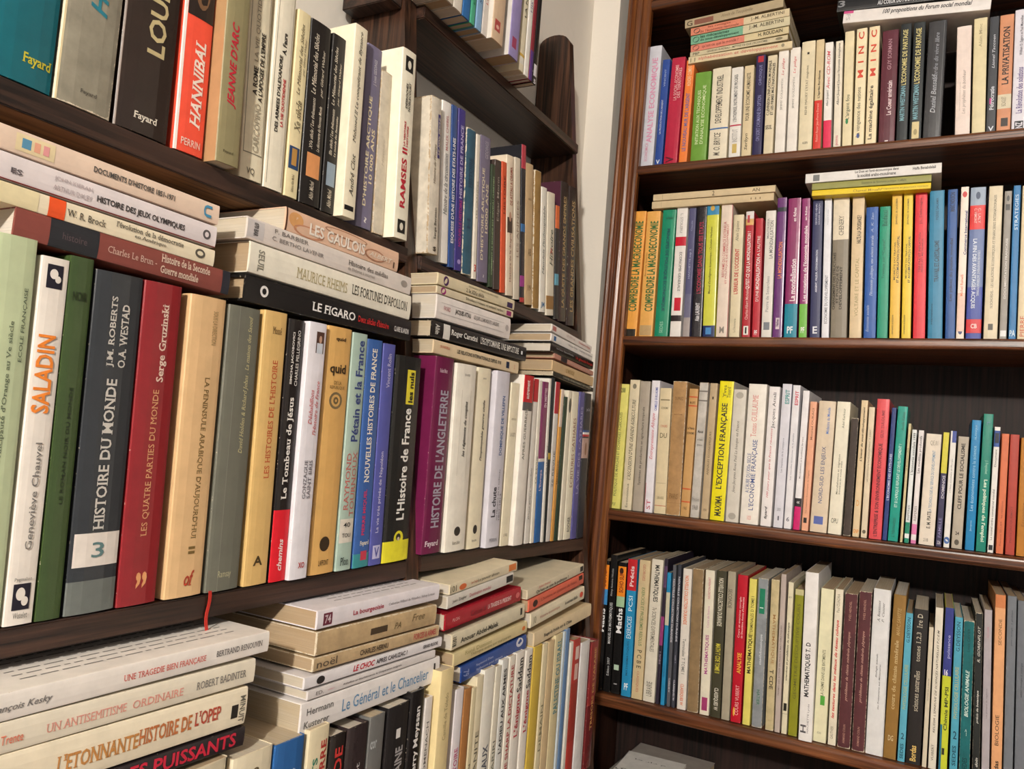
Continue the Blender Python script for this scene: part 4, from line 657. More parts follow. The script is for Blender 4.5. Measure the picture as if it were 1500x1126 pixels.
('standing','R',(-0.0083, 1.437, 0.2132),-1.27,0.0212,0.2459,0.167,'2c7ea4','',[(0.38,0.66,0.374,0.686,'1c4458','up',1,0,0,'TRAVAIL ET CAPITALISME'),(0.38,0.68,0.61,0.73,'1c4458','up',1,0,0,'MONOPOLISTE'),(0.8,0.95,0.435,0.615,'1c5068','up',0,0,0,'PIERRE SALAMA'),(0.03,0.3,0.19,0.31,'1c4458','up',0,0,0,'interventions')],0,'blue book with navy blue lettering, twenty-fifth from left, right bookcase second row','books standing on the second row of the right bookcase',0),
('standing','R',(0.013, 1.437, 0.2131),-0.98,0.0139,0.2461,0.167,'1d4f92','',[(0.22,0.7,0.32,0.68,'10284c','up',1,0,0,'Les pièces du puzzle mondial'),(0.85,0.98,0.26,0.74,'10284c','up',1,0,0,'MARC NOUSCHI')],0,'blue book with navy blue lettering, twenty-sixth from left, right bookcase second row','books standing on the second row of the right bookcase',0),
('standing','R',(0.0269, 1.437, 0.213),-0.18,0.0109,0.249,0.169,'ecdfd2','',[(0.55,0.84,0.57,0.93,'343c78','up',1,0,0,'Commerce International'),(0.28,0.42,0.32,0.68,'d87850','up',0,0,0,'Michel Rainelli'),(0.93,0.97,0.2,0.8,'c83c3c','disc',0,0,0,''),(0.03,0.09,0.2,0.8,'3c4070','disc',0,0,0,''),(0.05,0.3,0,1,'e8c8b8','panel',0,0,0,'')],0,'white book with cream band, twenty-seventh from left, right bookcase second row','books standing on the second row of the right bookcase',0),
('standing','R',(0.0453, 1.437, 0.213),-0.11,0.0213,0.2467,0.168,'39489c','',[(0.88,1,0,1,'9cacc0','panel',0,0,0,''),(0.92,0.97,0.35,0.65,'40506c','disc',0,0,0,''),(0.72,0.88,0,1,'da3434','panel',0,0,0,''),(0.34,0.72,0,1,'6a7cac','panel',0,0,0,''),(0.76,0.86,0.285,0.465,'f0c8c4','down',0,0,0,'C. VIMONT'),(0.76,0.86,0.535,0.715,'f0c8c4','down',0,0,0,'C. LALY'),(0.2,0.66,0.225,0.525,'dce4f0','down',1,0,1,'LA FIN DES AVANTAGES ACQUIS'),(0.28,0.58,0.607,0.763,'dce4f0','down',0,0,1,"L'ENVIRONNEMENT INTERNATIONAL"),(0.04,0.13,0,1,'d02c34','panel',0,0,0,''),(0.07,0.1,0.3,0.7,'f0d8d4','across',1,0,0,'CB')],0,'blue book with red band, twenty-eighth from left, right bookcase second row','books standing on the second row of the right bookcase',0),
('standing','R',(0.0685, 1.437, 0.213),0.16,0.0188,0.2468,0.168,'d9ccb0','',[(0.2,0.94,0.382,0.598,'5a5648','up',0,0,1,'N.SCHOEDEL - LES RELATIONS ECONOMIQUES ET FINANCIERES INTERNATIONALES'),(0.06,0.1,0.3,0.65,'4a463c','panel',0,0,0,'')],0,'cream book with olive lettering, twenty-ninth from left, right bookcase second row','books standing on the second row of the right bookcase',0),
('standing','R',(0.0854, 1.437, 0.213),0.16,0.0096,0.2372,0.161,'918c85','',[(0.1,0.85,0.375,0.675,'dcd8d4','up',0,0,0,'DOCUMENTATION FRANCAISE'),(0.02,0.06,0.1,0.9,'e4e4e4','panel',0,0,0,''),(0.87,0.91,0.2,0.8,'3a3a3a','panel',0,0,0,''),(0.93,0.97,0.3,0.7,'4a4a4a','disc',0,0,0,'')],0,'grey book with white lettering, thirtieth from left, right bookcase second row','books standing on the second row of the right bookcase',0),
('standing','R',(0.0976, 1.437, 0.213),0.03,0.0094,0.2451,0.167,'1e70aa','',[(0.7,0.95,0.26,0.74,'b8d4e8','up',0,0,0,'STRATEGIES'),(0.02,0.06,0.1,0.9,'c8dce8','across',1,0,0,'PA')],0,'blue book with pale green lettering, thirty-first from left, right bookcase second row','books standing on the second row of the right bookcase',0),
('standing','R',(0.1102, 1.437, 0.213),0.17,0.0121,0.244,0.166,'d6c6a4','',[(0.02,0.15,0.26,0.74,'c85c3c','up',0,0,0,'PIERRE')],0,'cream book with red lettering, thirty-second from left, right bookcase second row','books standing on the second row of the right bookcase',0),
('standing','R',(0.1244, 1.437, 0.213),0.17,0.0127,0.2341,0.159,'7a7468','',[],0,'brown book, thirty-third from left, right bookcase second row','books standing on the second row of the right bookcase',0),
('standing','R',(-0.5366, 1.437, -0.1179),0.68,0.0217,0.2387,0.162,'dcd674','',[(0.1,0.77,0.325,0.625,'6a7040','up',0,0,0,'POLITIQUE DE MARCHES ET ECHANGES AGRICOLES'),(0.93,0.97,0.3,0.7,'6a7040','across',1,0,0,'288'),(0.02,0.05,0.3,0.6,'6a7040','across',0,0,0,'PUF')],0,'cream book with olive lettering, first from left, right bookcase third row','books standing on the third row of the right bookcase',0),
('standing','R',(-0.5125, 1.437, -0.118),0.22,0.0193,0.2475,0.168,'dccfb0','',[(0.23,0.85,0.37,0.73,'4a463a','up',0,1,1,"L'ASCENSION D'UNE GRANDE AGRICULTURE"),(0.02,0.2,0.38,0.62,'7a7464','up',0,0,0,'Economica'),(0.93,0.97,0.3,0.7,'8a8470','disc',0,0,0,'')],0,'cream book with olive lettering, second from left, right bookcase third row','books standing on the third row of the right bookcase',0),
('standing','R',(-0.4902, 1.437, -0.118),-0.2,0.0197,0.2455,0.167,'aca192','',[(0.2,0.8,0.375,0.675,'4a463e','up',0,0,0,'Systèmes de production en agriculture tropicale')],0,'tan book with black lettering, third from left, right bookcase third row','books standing on the third row of the right bookcase',0),
('standing','R',(-0.4694, 1.437, -0.118),-0.19,0.0155,0.2476,0.168,'e8e4ea','',[(0.4,0.75,0.26,0.74,'d05c68','up',0,1,1,'Entreprenante Afrique'),(0.77,0.95,0.525,0.825,'5c68b0','up',1,0,1,'CAMILLE GUILLAUME'),(0,0.22,0,0.07,'b82c38','panel',0,0,0,''),(0.02,0.1,0.26,0.74,'c05060','up',0,0,0,'ST')],0,'white book with salmon lettering, fourth from left, right bookcase third row','books standing on the third row of the right bookcase',0),
('standing','R',(-0.4471, 1.437, -0.1179),-0.76,0.0219,0.2339,0.159,'dccba6','',[(0.67,0.72,0.2,0.8,'c05c48','across',0,0,0,'CONGRES'),(0.6,0.64,0.2,0.8,'6a604a','across',0,0,0,'DU'),(0.9,0.91,0.1,0.9,'8a7c60','panel',0,0,0,''),(0.24,0.242,0.1,0.9,'8a7c60','panel',0,0,0,''),(0.06,0.065,0,1,'c06048','panel',0,0,0,''),(0.82,0.86,0.2,0.8,'6a604a','across',0,0,0,'ECONOMIE'),(0.1,0.15,0.2,0.8,'8a7c60','across',0,0,0,'LIBRAIRIE')],0,'cream book with brown lettering, fifth from left, right bookcase third row','books standing on the third row of the right bookcase',0),
('standing','R',(-0.4224, 1.437, -0.1179),-0.28,0.026,0.2476,0.168,'b48c5c','wear',[(0.7,0.8,0.2,0.8,'6a4a2a','across',0,0,0,"MANUEL D'ECONOMIE"),(0.85,0.89,0.2,0.8,'7a5a36','across',0,0,0,'DUPRIEZ'),(0.12,0.16,0.2,0.8,'7a5a36','across',0,0,0,'PARIS'),(0.09,0.092,0,1,'8a6840','panel',0,0,0,'')],0,'golden brown book with brown lettering, sixth from left, right bookcase third row','books standing on the third row of the right bookcase',0),
('standing','R',(-0.4, 1.437, -0.1179),0.72,0.016,0.2348,0.16,'c59a62','',[(0.93,0.94,0,1,'cc5c34','panel',0,0,0,''),(0.86,0.87,0,1,'cc5c34','panel',0,0,0,''),(0.21,0.22,0,1,'cc5c34','panel',0,0,0,''),(0.11,0.12,0,1,'cc5c34','panel',0,0,0,''),(0.68,0.7,0.1,0.9,'4a3a24','across',1,0,0,'La France'),(0.64,0.66,0.1,0.9,'4a3a24','across',1,0,0,'ECONOMIE'),(0.88,0.9,0.2,0.8,'6a4a2a','across',0,0,0,'M. BYE'),(0.05,0.08,0.3,0.7,'6a4a2a','across',0,0,0,'1965')],0,'golden brown book with brown lettering, seventh from left, right bookcase third row','books standing on the third row of the right bookcase',0),
('standing','R',(-0.3817, 1.437, -0.1179),0.68,0.0159,0.2469,0.168,'cbc5bc','wear',[(0.93,0.94,0,1,'7a746c','panel',0,0,0,''),(0.86,0.87,0,1,'7a746c','panel',0,0,0,''),(0.62,0.65,0.2,0.8,'4a443c','across',1,0,0,'Manuel'),(0.55,0.6,0.2,0.8,'4a443c','across',0,0,0,"de l'avenir"),(0.52,0.54,0.2,0.8,'4a443c','across',1,0,0,'****'),(0.05,0.1,0.2,0.8,'6a645c','across',0,0,0,'1968'),(0.12,0.15,0.1,0.9,'8a847c','across',0,0,0,'Presses')],0,'pale grey book with brown lettering, eighth from left, right bookcase third row','books standing on the third row of the right bookcase',0),
('standing','R',(-0.3636, 1.437, -0.1179),0.71,0.0131,0.2463,0.168,'bca684','',[(0.32,0.64,0.375,0.675,'5a4e3a','up',0,0,1,'ANNALES ECONOMIQUES'),(0.05,0.08,0.3,0.7,'5a4e3a','across',0,0,0,'1974'),(0.88,0.9,0.4,0.6,'4a3e2c','panel',0,0,0,'')],0,'tan book with brown lettering, ninth from left, right bookcase third row','books standing on the third row of the right bookcase',0),
('standing','R',(-0.3415, 1.437, -0.1178),0.95,0.0251,0.2507,0.171,'ebdf1c','gloss,d8d4cc',[(0.22,0.84,0.258,0.762,'33322c','up',1,0,1,"L'EXCEPTION FRANÇAISE"),(0.88,0.97,0.28,0.52,'4a4820','up',0,0,1,'Yves'),(0.88,0.96,0.58,0.82,'4a4820','up',0,0,1,'Tinard'),(0.03,0.18,0.313,0.757,'3a3924','up',1,0,1,'MAXIMA')],0,'yellow book with black lettering, tenth from left, right bookcase third row','books standing on the third row of the right bookcase',1),
('standing','R',(-0.3149, 1.437, -0.1179),0.47,0.0223,0.2367,0.161,'d3cdc1','',[(0.22,0.76,0.378,0.642,'6a665e','up',0,1,1,'Jean-Jacques Rosa Paul La banque en France'),(0.93,0.98,0.2,0.8,'b0aa9e','disc',0,0,0,''),(0.02,0.07,0.2,0.8,'b0aa9e','disc',0,0,0,'')],0,'pale grey book with grey lettering, eleventh from left, right bookcase third row','books standing on the third row of the right bookcase',0),
('standing','R',(-0.2853, 1.437, -0.1178),0.64,0.0312,0.2475,0.168,'ece6dc','',[(0.62,0.92,0.275,0.575,'e09088','up',0,0,1,'Tomas GUILLAUME'),(0.1,0.6,0.423,0.747,'4c5c90','up',0,0,0,"L'ECONOMIE FRANÇAISE"),(0.22,0.5,0.182,0.398,'5c6c9c','up',0,0,0,"A L'AUBE DU XXIe SIECLE"),(0.03,0.06,0.4,0.6,'e09080','across',0,0,0,'103')],0,'white book with blue lettering, twelfth from left, right bookcase third row','books standing on the third row of the right bookcase',0),
('standing','R',(-0.2567, 1.437, -0.1179),0.73,0.018,0.244,0.166,'eae5e4','',[(0.2,0.7,0.38,0.62,'c85c68','up',0,1,0,'100 jours pour que la France réussisse'),(0.7,0.96,0.42,0.78,'4a464a','up',0,0,1,'Jacques Attali'),(0.05,0.14,0.325,0.625,'2a262a','up',1,1,0,'fayard')],0,'white book with salmon lettering, thirteenth from left, right bookcase third row','books standing on the third row of the right bookcase',0),
('standing','R',(-0.2361, 1.437, -0.1179),0.8,0.0154,0.2496,0.17,'d8d7e0','',[(0.86,0.96,0.36,0.84,'4a9a98','up',1,0,0,'ESPRIT'),(0.38,0.62,0.38,0.62,'8a8a98','up',0,0,0,'Les impasses de la croissance'),(0.05,0.08,0.3,0.7,'5a5a68','across',0,0,0,'1'),(0.1,0.15,0.3,0.7,'8a8a98','across',0,0,0,'2003')],0,'white book with grey lettering, fourteenth from left, right bookcase third row','books standing on the third row of the right bookcase',0),
('standing','R',(-0.2203, 1.437, -0.1179),0.85,0.0119,0.2479,0.169,'e4e2e6','',[(0.86,0.96,0.36,0.84,'d0485c','up',1,0,0,'ESPRIT'),(0.25,0.75,0.38,0.62,'8a8a98','up',0,0,0,'Les nouvelles économies de la planète'),(0.05,0.08,0.3,0.7,'5a5a68','across',0,0,0,'6')],0,'white book with grey lettering, fifteenth from left, right bookcase third row','books standing on the third row of the right bookcase',0),
('standing','R',(-0.2058, 1.437, -0.1179),1.27,0.0106,0.239,0.163,'e9e6e8','',[(0,0.165,0,1,'cc1f6c','panel',0,0,0,''),(0.165,0.225,0,1,'2a2628','panel',0,0,0,''),(0.18,0.21,0.3,0.7,'ece8e8','across',1,0,0,'<<'),(0.27,0.76,0.38,0.62,'4a464a','up',0,0,0,'Mondialisation et la politique des pays')],0,'white book with magenta band, sixteenth from left, right bookcase third row','books standing on the third row of the right bookcase',0),
('standing','R',(-0.1919, 1.437, -0.1179),1.05,0.0106,0.2206,0.15,'e6a888','',[(0.1,0.5,0.38,0.62,'8a5c44','up',0,0,0,"Les mutations économiques de l'Algérie"),(0.7,0.95,0.375,0.675,'8a5c44','up',0,0,0,'Mourad OUKACI'),(0.06,0.1,0.2,0.7,'2a2420','panel',0,0,0,'')],0,'tan book with brown lettering, seventeenth from left, right bookcase third row','books standing on the third row of the right bookcase',0),
('standing','R',(-0.1707, 1.437, -0.1177),1.33,0.0267,0.2225,0.151,'d9c8b0','',[(0.22,0.65,0.375,0.675,'5c6488','up',0,0,0,'NORD-SUD LES ENJEUX'),(0.75,0.95,0.535,0.715,'5c7cc0','up',0,0,0,'Médecins du Monde'),(0.06,0.12,0.2,0.75,'5c6cb0','panel',0,0,0,'')],0,'cream book with blue lettering, eighteenth from left, right bookcase third row','books standing on the third row of the right bookcase',0),
('standing','R',(-0.1449, 1.437, -0.1178),1.35,0.0208,0.2226,0.151,'e8e2ce','',[(0.3,0.6,0.385,0.565,'6a6a58','up',0,0,0,'Mondialisation et migration'),(0.3,0.55,0.59,0.71,'6a6a58','up',0,0,0,'frontières du monde arabe'),(0.8,0.95,0.485,0.665,'8a8a78','up',0,0,0,'Adel Karkour'),(0.08,0.12,0.2,0.7,'6a6a58','across',0,0,0,'OPU')],0,'white book with olive lettering, nineteenth from left, right bookcase third row','books standing on the third row of the right bookcase',0),
('standing','R',(-0.1258, 1.437, -0.1179),1.28,0.0111,0.1961,0.133,'453a34','wear',[],0,'brown book with worn spine, twentieth from left, right bookcase third row','books standing on the third row of the right bookcase',0),
('standing','R',(-0.1122, 1.437, -0.1179),1.18,0.0099,0.2267,0.154,'dcc6a0','',[(0.55,0.95,0.315,0.735,'3a3024','up',1,1,0,"L'avenir du sous-développement"),(0.02,0.06,0.1,0.9,'e08c38','across',1,0,0,'GNP'),(0.22,0.27,0.3,0.7,'e0a050','across',0,0,0,'D')],0,'tan book with black-brown lettering, twenty-first from left, right bookcase third row','books standing on the third row of the right bookcase',0),
('standing','R',(-0.0998, 1.437, -0.1179),0.97,0.0088,0.2158,0.147,'dacbb0','',[(0.35,0.9,0.378,0.642,'6a6250','up',0,0,0,'LES NOUVEAUX PAYS INDUSTRIELS - P. JUDET'),(0.03,0.06,0.2,0.8,'6a6250','disc',0,0,0,'')],0,'cream book with brown lettering, twenty-second from left, right bookcase third row','books standing on the third row of the right bookcase',0),
('standing','R',(-0.0829, 1.437, -0.1179),0.91,0.0188,0.23,0.156,'da4c52','gloss',[(0.02,0.68,0.32,0.68,'5c1c24','up',1,0,0,"L'ENTREPRISE & SON ENVIRONNEMENT ECONOMIQUE"),(0.72,0.92,0.43,0.67,'8c2c34','up',0,0,0,'GUY TULOUME')],0,'red book with maroon lettering, twenty-third from left, right bookcase third row','books standing on the third row of the right bookcase',0),
('standing','R',(-0.0687, 1.437, -0.1179),1.54,0.0066,0.2164,0.147,'233672','',[(0.3,0.65,0.255,0.795,'c8d0e8','up',1,0,0,"L'ECONOMIE DES ETATS-UNIS")],0,'navy blue book with lavender lettering, twenty-fourth from left, right bookcase third row','books standing on the third row of the right bookcase',0),
('standing','R',(-0.0567, 1.437, -0.1178),1.76,0.0145,0.2191,0.149,'0f9483','gloss',[(0.25,0.72,0.37,0.73,'b8e0d8','up',1,0,0,"ET SI L'AFRIQUE REFUSAIT LE DEVELOPPEMENT ?"),(0.82,0.96,0.475,0.775,'0c5c50','up',0,1,0,'Axelle Kabou'),(0.03,0.17,0.27,0.63,'0c5c50','up',0,1,0,"L'Harmattan")],0,'teal book with pale green lettering, twenty-fifth from left, right bookcase third row','books standing on the third row of the right bookcase',0),
('standing','R',(-0.0443, 1.437, -0.118),1.6,0.0035,0.1921,0.131,'c9bb90','',[(0.5,0.9,0.26,0.74,'7a6c48','up',0,0,0,'LE MONDE EN CRISE')],0,'cream book with olive lettering, twenty-sixth from left, right bookcase third row','books standing on the third row of the right bookcase',0),
('standing','R',(-0.0369, 1.437, -0.1179),1.65,0.0064,0.1824,0.124,'dfe4e4','',[(0.6,0.97,0.25,0.85,'3c4444','up',0,0,0,"L'économie mondiale 1999"),(0.08,0.18,0,1,'1c8468','panel',0,0,0,''),(0,0.04,0,1,'1c8468','panel',0,0,0,''),(0.2,0.33,0.26,0.74,'7a8484','up',0,0,0,'REPERES')],0,'white book with green band, twenty-seventh from left, right bookcase third row','books standing on the third row of the right bookcase',0),
('standing','R',(-0.0271, 1.437, -0.1179),1.67,0.0073,0.1819,0.124,'e2dcdc','',[(0.62,0.95,0.25,0.85,'4a4444','up',0,0,0,'Les modèles productifs'),(0.08,0.17,0,1,'dc7cae','panel',0,0,0,''),(0,0.03,0,1,'dc7cae','panel',0,0,0,''),(0.2,0.33,0.26,0.74,'8a8080','up',0,0,0,'REPERES')],0,'white book with magenta band, twenty-eighth from left, right bookcase third row','books standing on the third row of the right bookcase',0),
('standing','R',(-0.0087, 1.437, -0.1177),1.64,0.0217,0.1771,0.12,'e1d6c6','',[(0.3,0.85,0.484,0.676,'6c90b0','up',0,0,0,'LA TECHNOLOGIE AU SERVICE DU DEVELOPPEMENT'),(0.15,0.3,0.429,0.681,'4a463e','up',1,0,0,'E. M. PIATE'),(0.03,0.06,0.3,0.6,'8a8478','across',0,0,0,'218'),(0.88,0.95,0.3,0.8,'a09888','across',0,0,0,'QE.81')],0,'white book with blue lettering, twenty-ninth from left, right bookcase third row','books standing on the third row of the right bookcase',0),
('standing','R',(0.0086, 1.437, -0.1179),1.58,0.0081,0.1809,0.123,'353050','',[(0.64,1,0,1,'d5cb46','panel',0,0,0,''),(0.42,0.62,0.36,0.84,'c0bcc8','up',1,0,0,'DOMINOS'),(0.02,0.05,0.2,0.8,'d8d4dc','across',0,0,0,'226'),(0.08,0.25,0.26,0.74,'8a84b0','up',0,0,0,'FAMILLE')],0,'navy blue book with yellow band, thirtieth from left, right bookcase third row','books standing on the third row of the right bookcase',0),
('standing','R',(0.0194, 1.437, -0.1179),1.39,0.008,0.1837,0.125,'e2dfda','',[(0.35,0.88,0.375,0.675,'7a7a7a','up',0,1,1,"L'Union monétaire de l'Europe"),(0.9,1,0.3,1,'44549c','panel',0,0,0,''),(0.03,0.09,0,1,'4468a8','disc',0,0,0,'')],0,'white book with grey lettering, thirty-first from left, right bookcase third row','books standing on the third row of the right bookcase',0),
('standing','R',(0.0335, 1.437, -0.1178),1.41,0.0145,0.1757,0.119,'b2a898','',[(0.35,0.94,0.32,0.68,'33302c','up',1,0,0,'CLEFS POUR LE SOCIALISME'),(0.12,0.15,0.3,0.65,'33302c','across',1,0,0,'24'),(0.03,0.08,0.25,0.7,'5a5448','disc',0,0,0,'')],0,'tan book with black lettering, thirty-second from left, right bookcase third row','books standing on the third row of the right bookcase',0),
('standing','R',(0.0511, 1.437, -0.1179),0.99,0.0124,0.2027,0.138,'117bb2','gloss',[(0.3,0.8,0.27,0.63,'8cc4e0','up',0,0,0,'Les économistes contre la science'),(0.1,0.27,0.38,0.62,'8cc4e0','up',0,0,0,'Jacques'),(0.85,0.96,0.38,0.62,'8cc4e0','up',0,0,0,'BLANQUI')],0,'blue book with light blue lettering, thirty-third from left, right bookcase third row','books standing on the third row of the right bookcase',0),
('standing','R',(0.0662, 1.437, -0.1179),1.12,0.0131,0.2133,0.145,'0e7e6c','gloss',[(0.07,0.52,0.31,0.79,'d4e8d4','down',1,0,0,"Les politiques de l'emploi"),(0.56,0.66,0.37,0.73,'a0d0b8','down',0,0,0,'J. Freyssinet'),(0.9,0.96,0.37,0.73,'4c7c98','down',0,0,0,'L')],0,'teal book with white lettering, thirty-fourth from left, right bookcase third row','books standing on the third row of the right bookcase',0),
('standing','R',(0.0789, 1.437, -0.1179),1.16,0.0076,0.1939,0.132,'e3e0dc','',[(0.1,0.5,0.27,0.63,'5a5858','up',0,0,0,'Le nouvel ordre commercial mondial'),(0.84,0.97,0,1,'2c4c94','panel',0,0,0,''),(0.87,0.95,0.15,0.85,'1c2030','panel',0,0,0,''),(0.02,0.06,0.15,0.85,'26282c','panel',0,0,0,''),(0.68,0.82,0.27,0.63,'5a5858','up',0,0,0,'Document')],0,'white book with blue band, thirty-fifth from left, right bookcase third row','books standing on the third row of the right bookcase',0),
('standing','R',(0.091, 1.437, -0.1179),0.92,0.0094,0.1839,0.125,'cf6f48','',[(0.05,0.45,0.375,0.675,'9a4c30','up',0,0,0,'François SELLIER : les relations')],0,'golden brown book with matching lettering, thirty-sixth from left, right bookcase third row','books standing on the third row of the right bookcase',0),
('standing','R',(0.1043, 1.437, -0.1179),0.53,0.0119,0.1835,0.125,'a83c2e','',[(0.05,0.45,0.375,0.675,'7c2c24','up',0,0,0,'Pierre JACQUEMOT')],0,'red book with dark red lettering, thirty-seventh from left, right bookcase third row','books standing on the third row of the right bookcase',0),
('standing','R',(0.1187, 1.437, -0.1179),0.62,0.0126,0.1792,0.122,'b0711a','',[(0.1,0.6,0.375,0.675,'8a5814','up',0,0,0,'Economie')],0,'golden brown book with brown lettering, thirty-eighth from left, right bookcase third row','books standing on the third row of the right bookcase',0),
('standing','R',(0.133, 1.437, -0.1179),0.57,0.0133,0.1854,0.126,'8a5038','',[],0,'brown book, thirty-ninth from left, right bookcase third row','books standing on the third row of the right bookcase',0),
('standing','R',(-0.5452, 1.437, -0.459),-0.32,0.0162,0.2408,0.164,'191818','gloss',[(0.78,0.97,0,1,'ee8c24','panel',0,0,0,''),(0.66,0.78,0,1,'3c88c4','panel',0,0,0,''),(0.8,0.93,0.255,0.795,'8c2c1c','up',1,0,0,'SOHO'),(0.45,0.63,0.25,0.85,'f0f0f0','up',1,0,0,'Maths'),(0.9,0.96,0.2,0.7,'3c2018','disc',0,0,0,'')],0,'black book with orange band, first from left, right bookcase fourth row','books standing on the fourth row of the right bookcase',0),
('standing','R',(-0.5273, 1.437, -0.4589),-0.5,0.0132,0.2535,0.172,'181717','gloss',[(0.35,0.65,0.26,0.74,'d8d8d8','up',0,0,0,'MANUEL DE MATHEMATIQUES'),(0.7,0.9,0.27,0.63,'a8a8a8','up',0,0,0,'Rémy Antoine Nicolas'),(0.12,0.25,0.37,0.73,'c0c0c0','up',0,0,0,'Edition 2007')],0,'black book with white lettering, second from left, right bookcase fourth row','books standing on the fourth row of the right bookcase',0),
('standing','R',(-0.5103, 1.437, -0.4589),-0.45,0.0158,0.2418,0.164,'191818','gloss',[(0.74,0.97,0,1,'ee8c24','panel',0,0,0,''),(0.66,0.74,0,1,'a4c49c','panel',0,0,0,''),(0.77,0.92,0.255,0.795,'8c2c1c','up',1,0,0,'SOHO SUP'),(0.46,0.65,0.195,0.855,'f0f0f0','up',1,0,0,'Maths'),(0.05,0.1,0.3,0.7,'e0e0e0','across',1,0,0,'HACHETTE'),(0.91,0.96,0.2,0.7,'3c2018','disc',0,0,0,''),(0.18,0.22,0.2,0.8,'b8d0b8','panel',0,0,0,'')],0,'black book with orange band, third from left, right bookcase fourth row','books standing on the fourth row of the right bookcase',0),
('standing','R',(-0.4895, 1.437, -0.4589),-0.7,0.0182,0.2508,0.171,'2c8cbc','gloss',[(0.77,1,0,1,'c0262c','panel',0,0,0,''),(0.8,0.95,0.315,0.735,'f0d8d8','up',1,0,0,'Précis'),(0.62,0.73,0.315,0.735,'d8ecf4','up',0,0,0,'PCSI'),(0.42,0.58,0.26,0.74,'d8ecf4','up',0,0,0,'EXERCICES'),(0.15,0.4,0.38,0.62,'1c506c','up',0,0,0,'MATHEMATIQUES'),(0.04,0.1,0.3,0.7,'e8f4f8','across',1,0,0,'PF')],0,'blue book with red band, fourth from left, right bookcase fourth row','books standing on the fourth row of the right bookcase',0),
('standing','R',(-0.4683, 1.437, -0.459),-0.09,0.0206,0.2525,0.172,'cdb991','',[(0.38,0.8,0.375,0.675,'5c7c4c','down',0,0,0,'EXERCICES ET PROBLEMES RESOLUS'),(0.22,0.35,0.315,0.735,'4a4434','down',0,0,0,'P C B E'),(0.85,0.97,0.38,0.62,'b86c5c','down',0,0,0,'GEORGES'),(0.05,0.2,0.38,0.62,'b86c5c','down',0,0,0,'CLASSIQUES')],0,'tan book with green lettering, fifth from left, right bookcase fourth row','books standing on the fourth row of the right bookcase',0),
('standing','R',(-0.4454, 1.437, -0.459),0.17,0.0215,0.2572,0.175,'dbd4c3','',[(0.7,0.96,0.26,0.74,'33322e','down',1,0,0,'MATHEMATIQUES'),(0.35,0.66,0.32,0.68,'6a665a','down',0,0,0,'7e SCIENCES EXPERIMENTALES'),(0.04,0.14,0.26,0.74,'6a665a','up',0,0,0,'LIBRAIRIE')],0,'white book with black lettering, sixth from left, right bookcase fourth row','books standing on the fourth row of the right bookcase',0),
('standing','R',(-0.4293, 1.437, -0.459),0.28,0.0059,0.2606,0.177,'2e2634','',[(0.4,0.6,0,1,'943c74','panel',0,0,0,''),(0.25,0.38,0.26,0.74,'b8a8b8','up',0,0,0,'DEUG 1'),(0.8,0.95,0,1,'5c4464','panel',0,0,0,'')],0,'mauve book with magenta band, seventh from left, right bookcase fourth row','books standing on the fourth row of the right bookcase',0),
('standing','R',(-0.4191, 1.437, -0.459),-0.54,0.0071,0.2366,0.161,'2a86b4','gloss',[(0.6,0.85,0,1,'c8c4ac','panel',0,0,0,''),(0.1,0.4,0.38,0.62,'1c4c6c','up',0,0,0,'TERMINALE')],0,'blue book with cream band, eighth from left, right bookcase fourth row','books standing on the fourth row of the right bookcase',0),
('standing','R',(-0.4083, 1.437, -0.459),-0.86,0.0059,0.2518,0.171,'55565c','',[(0.45,0.9,0.255,0.795,'c8c8d0','down',1,0,0,'NOUVELLE COLLECTION DURANDE'),(0.1,0.2,0.26,0.74,'c8c8d0','down',1,0,0,'CLASSIQUES W')],0,'dark grey book with pale grey lettering, ninth from left, right bookcase fourth row','books standing on the fourth row of the right bookcase',0),
('standing','R',(-0.3994, 1.437, -0.459),-0.72,0.0058,0.2541,0.173,'3b3d46','',[(0.45,0.92,0.255,0.795,'c8c8d0','down',1,0,0,'NOUVELLE COLLECTION DURANDE'),(0.04,0.2,0.26,0.74,'d8d8e0','down',1,0,0,'CLASSIQUES W'),(0.25,0.42,0.37,0.73,'a0a0b0','down',1,0,0,'math T')],0,'black book with pale grey lettering, tenth from left, right bookcase fourth row','books standing on the fourth row of the right bookcase',0),
('standing','R',(-0.3845, 1.437, -0.4589),-0.77,0.0158,0.2484,0.169,'ddd6cc','',[(0.6,0.95,0.265,0.685,'dc7c54','down',1,0,0,'NOUVELLE COLLECTION DURANDE'),(0.25,0.5,0.32,0.68,'6a6a64','down',0,0,0,'Terminales T TOME I'),(0.03,0.18,0.265,0.685,'dc7c54','down',1,0,0,'CLASSIQUES W')],0,'white book with orange lettering, eleventh from left, right bookcase fourth row','books standing on the fourth row of the right bookcase',0),
('standing','R',(-0.3641, 1.437, -0.4588),-1.04,0.0191,0.2509,0.171,'8f7653','wear',[],0,'brown book with worn spine, twelfth from left, right bookcase fourth row','books standing on the fourth row of the right bookcase',0),
('standing','R',(-0.3433, 1.437, -0.4589),-0.86,0.0164,0.2517,0.171,'e0d9c4','',[(0.28,0.55,0.315,0.735,'a84c88','up',1,0,0,'MATHEMATIQUES'),(0.6,0.75,0.38,0.62,'c890b0','up',0,0,0,'Cours de licence'),(0.8,0.95,0.38,0.62,'c8707c','up',0,0,0,'DECRETON-PIERART'),(0.03,0.12,0.2,0.8,'a03c6c','panel',0,0,0,'')],0,'cream book with magenta lettering, thirteenth from left, right bookcase fourth row','books standing on the fourth row of the right bookcase',0),
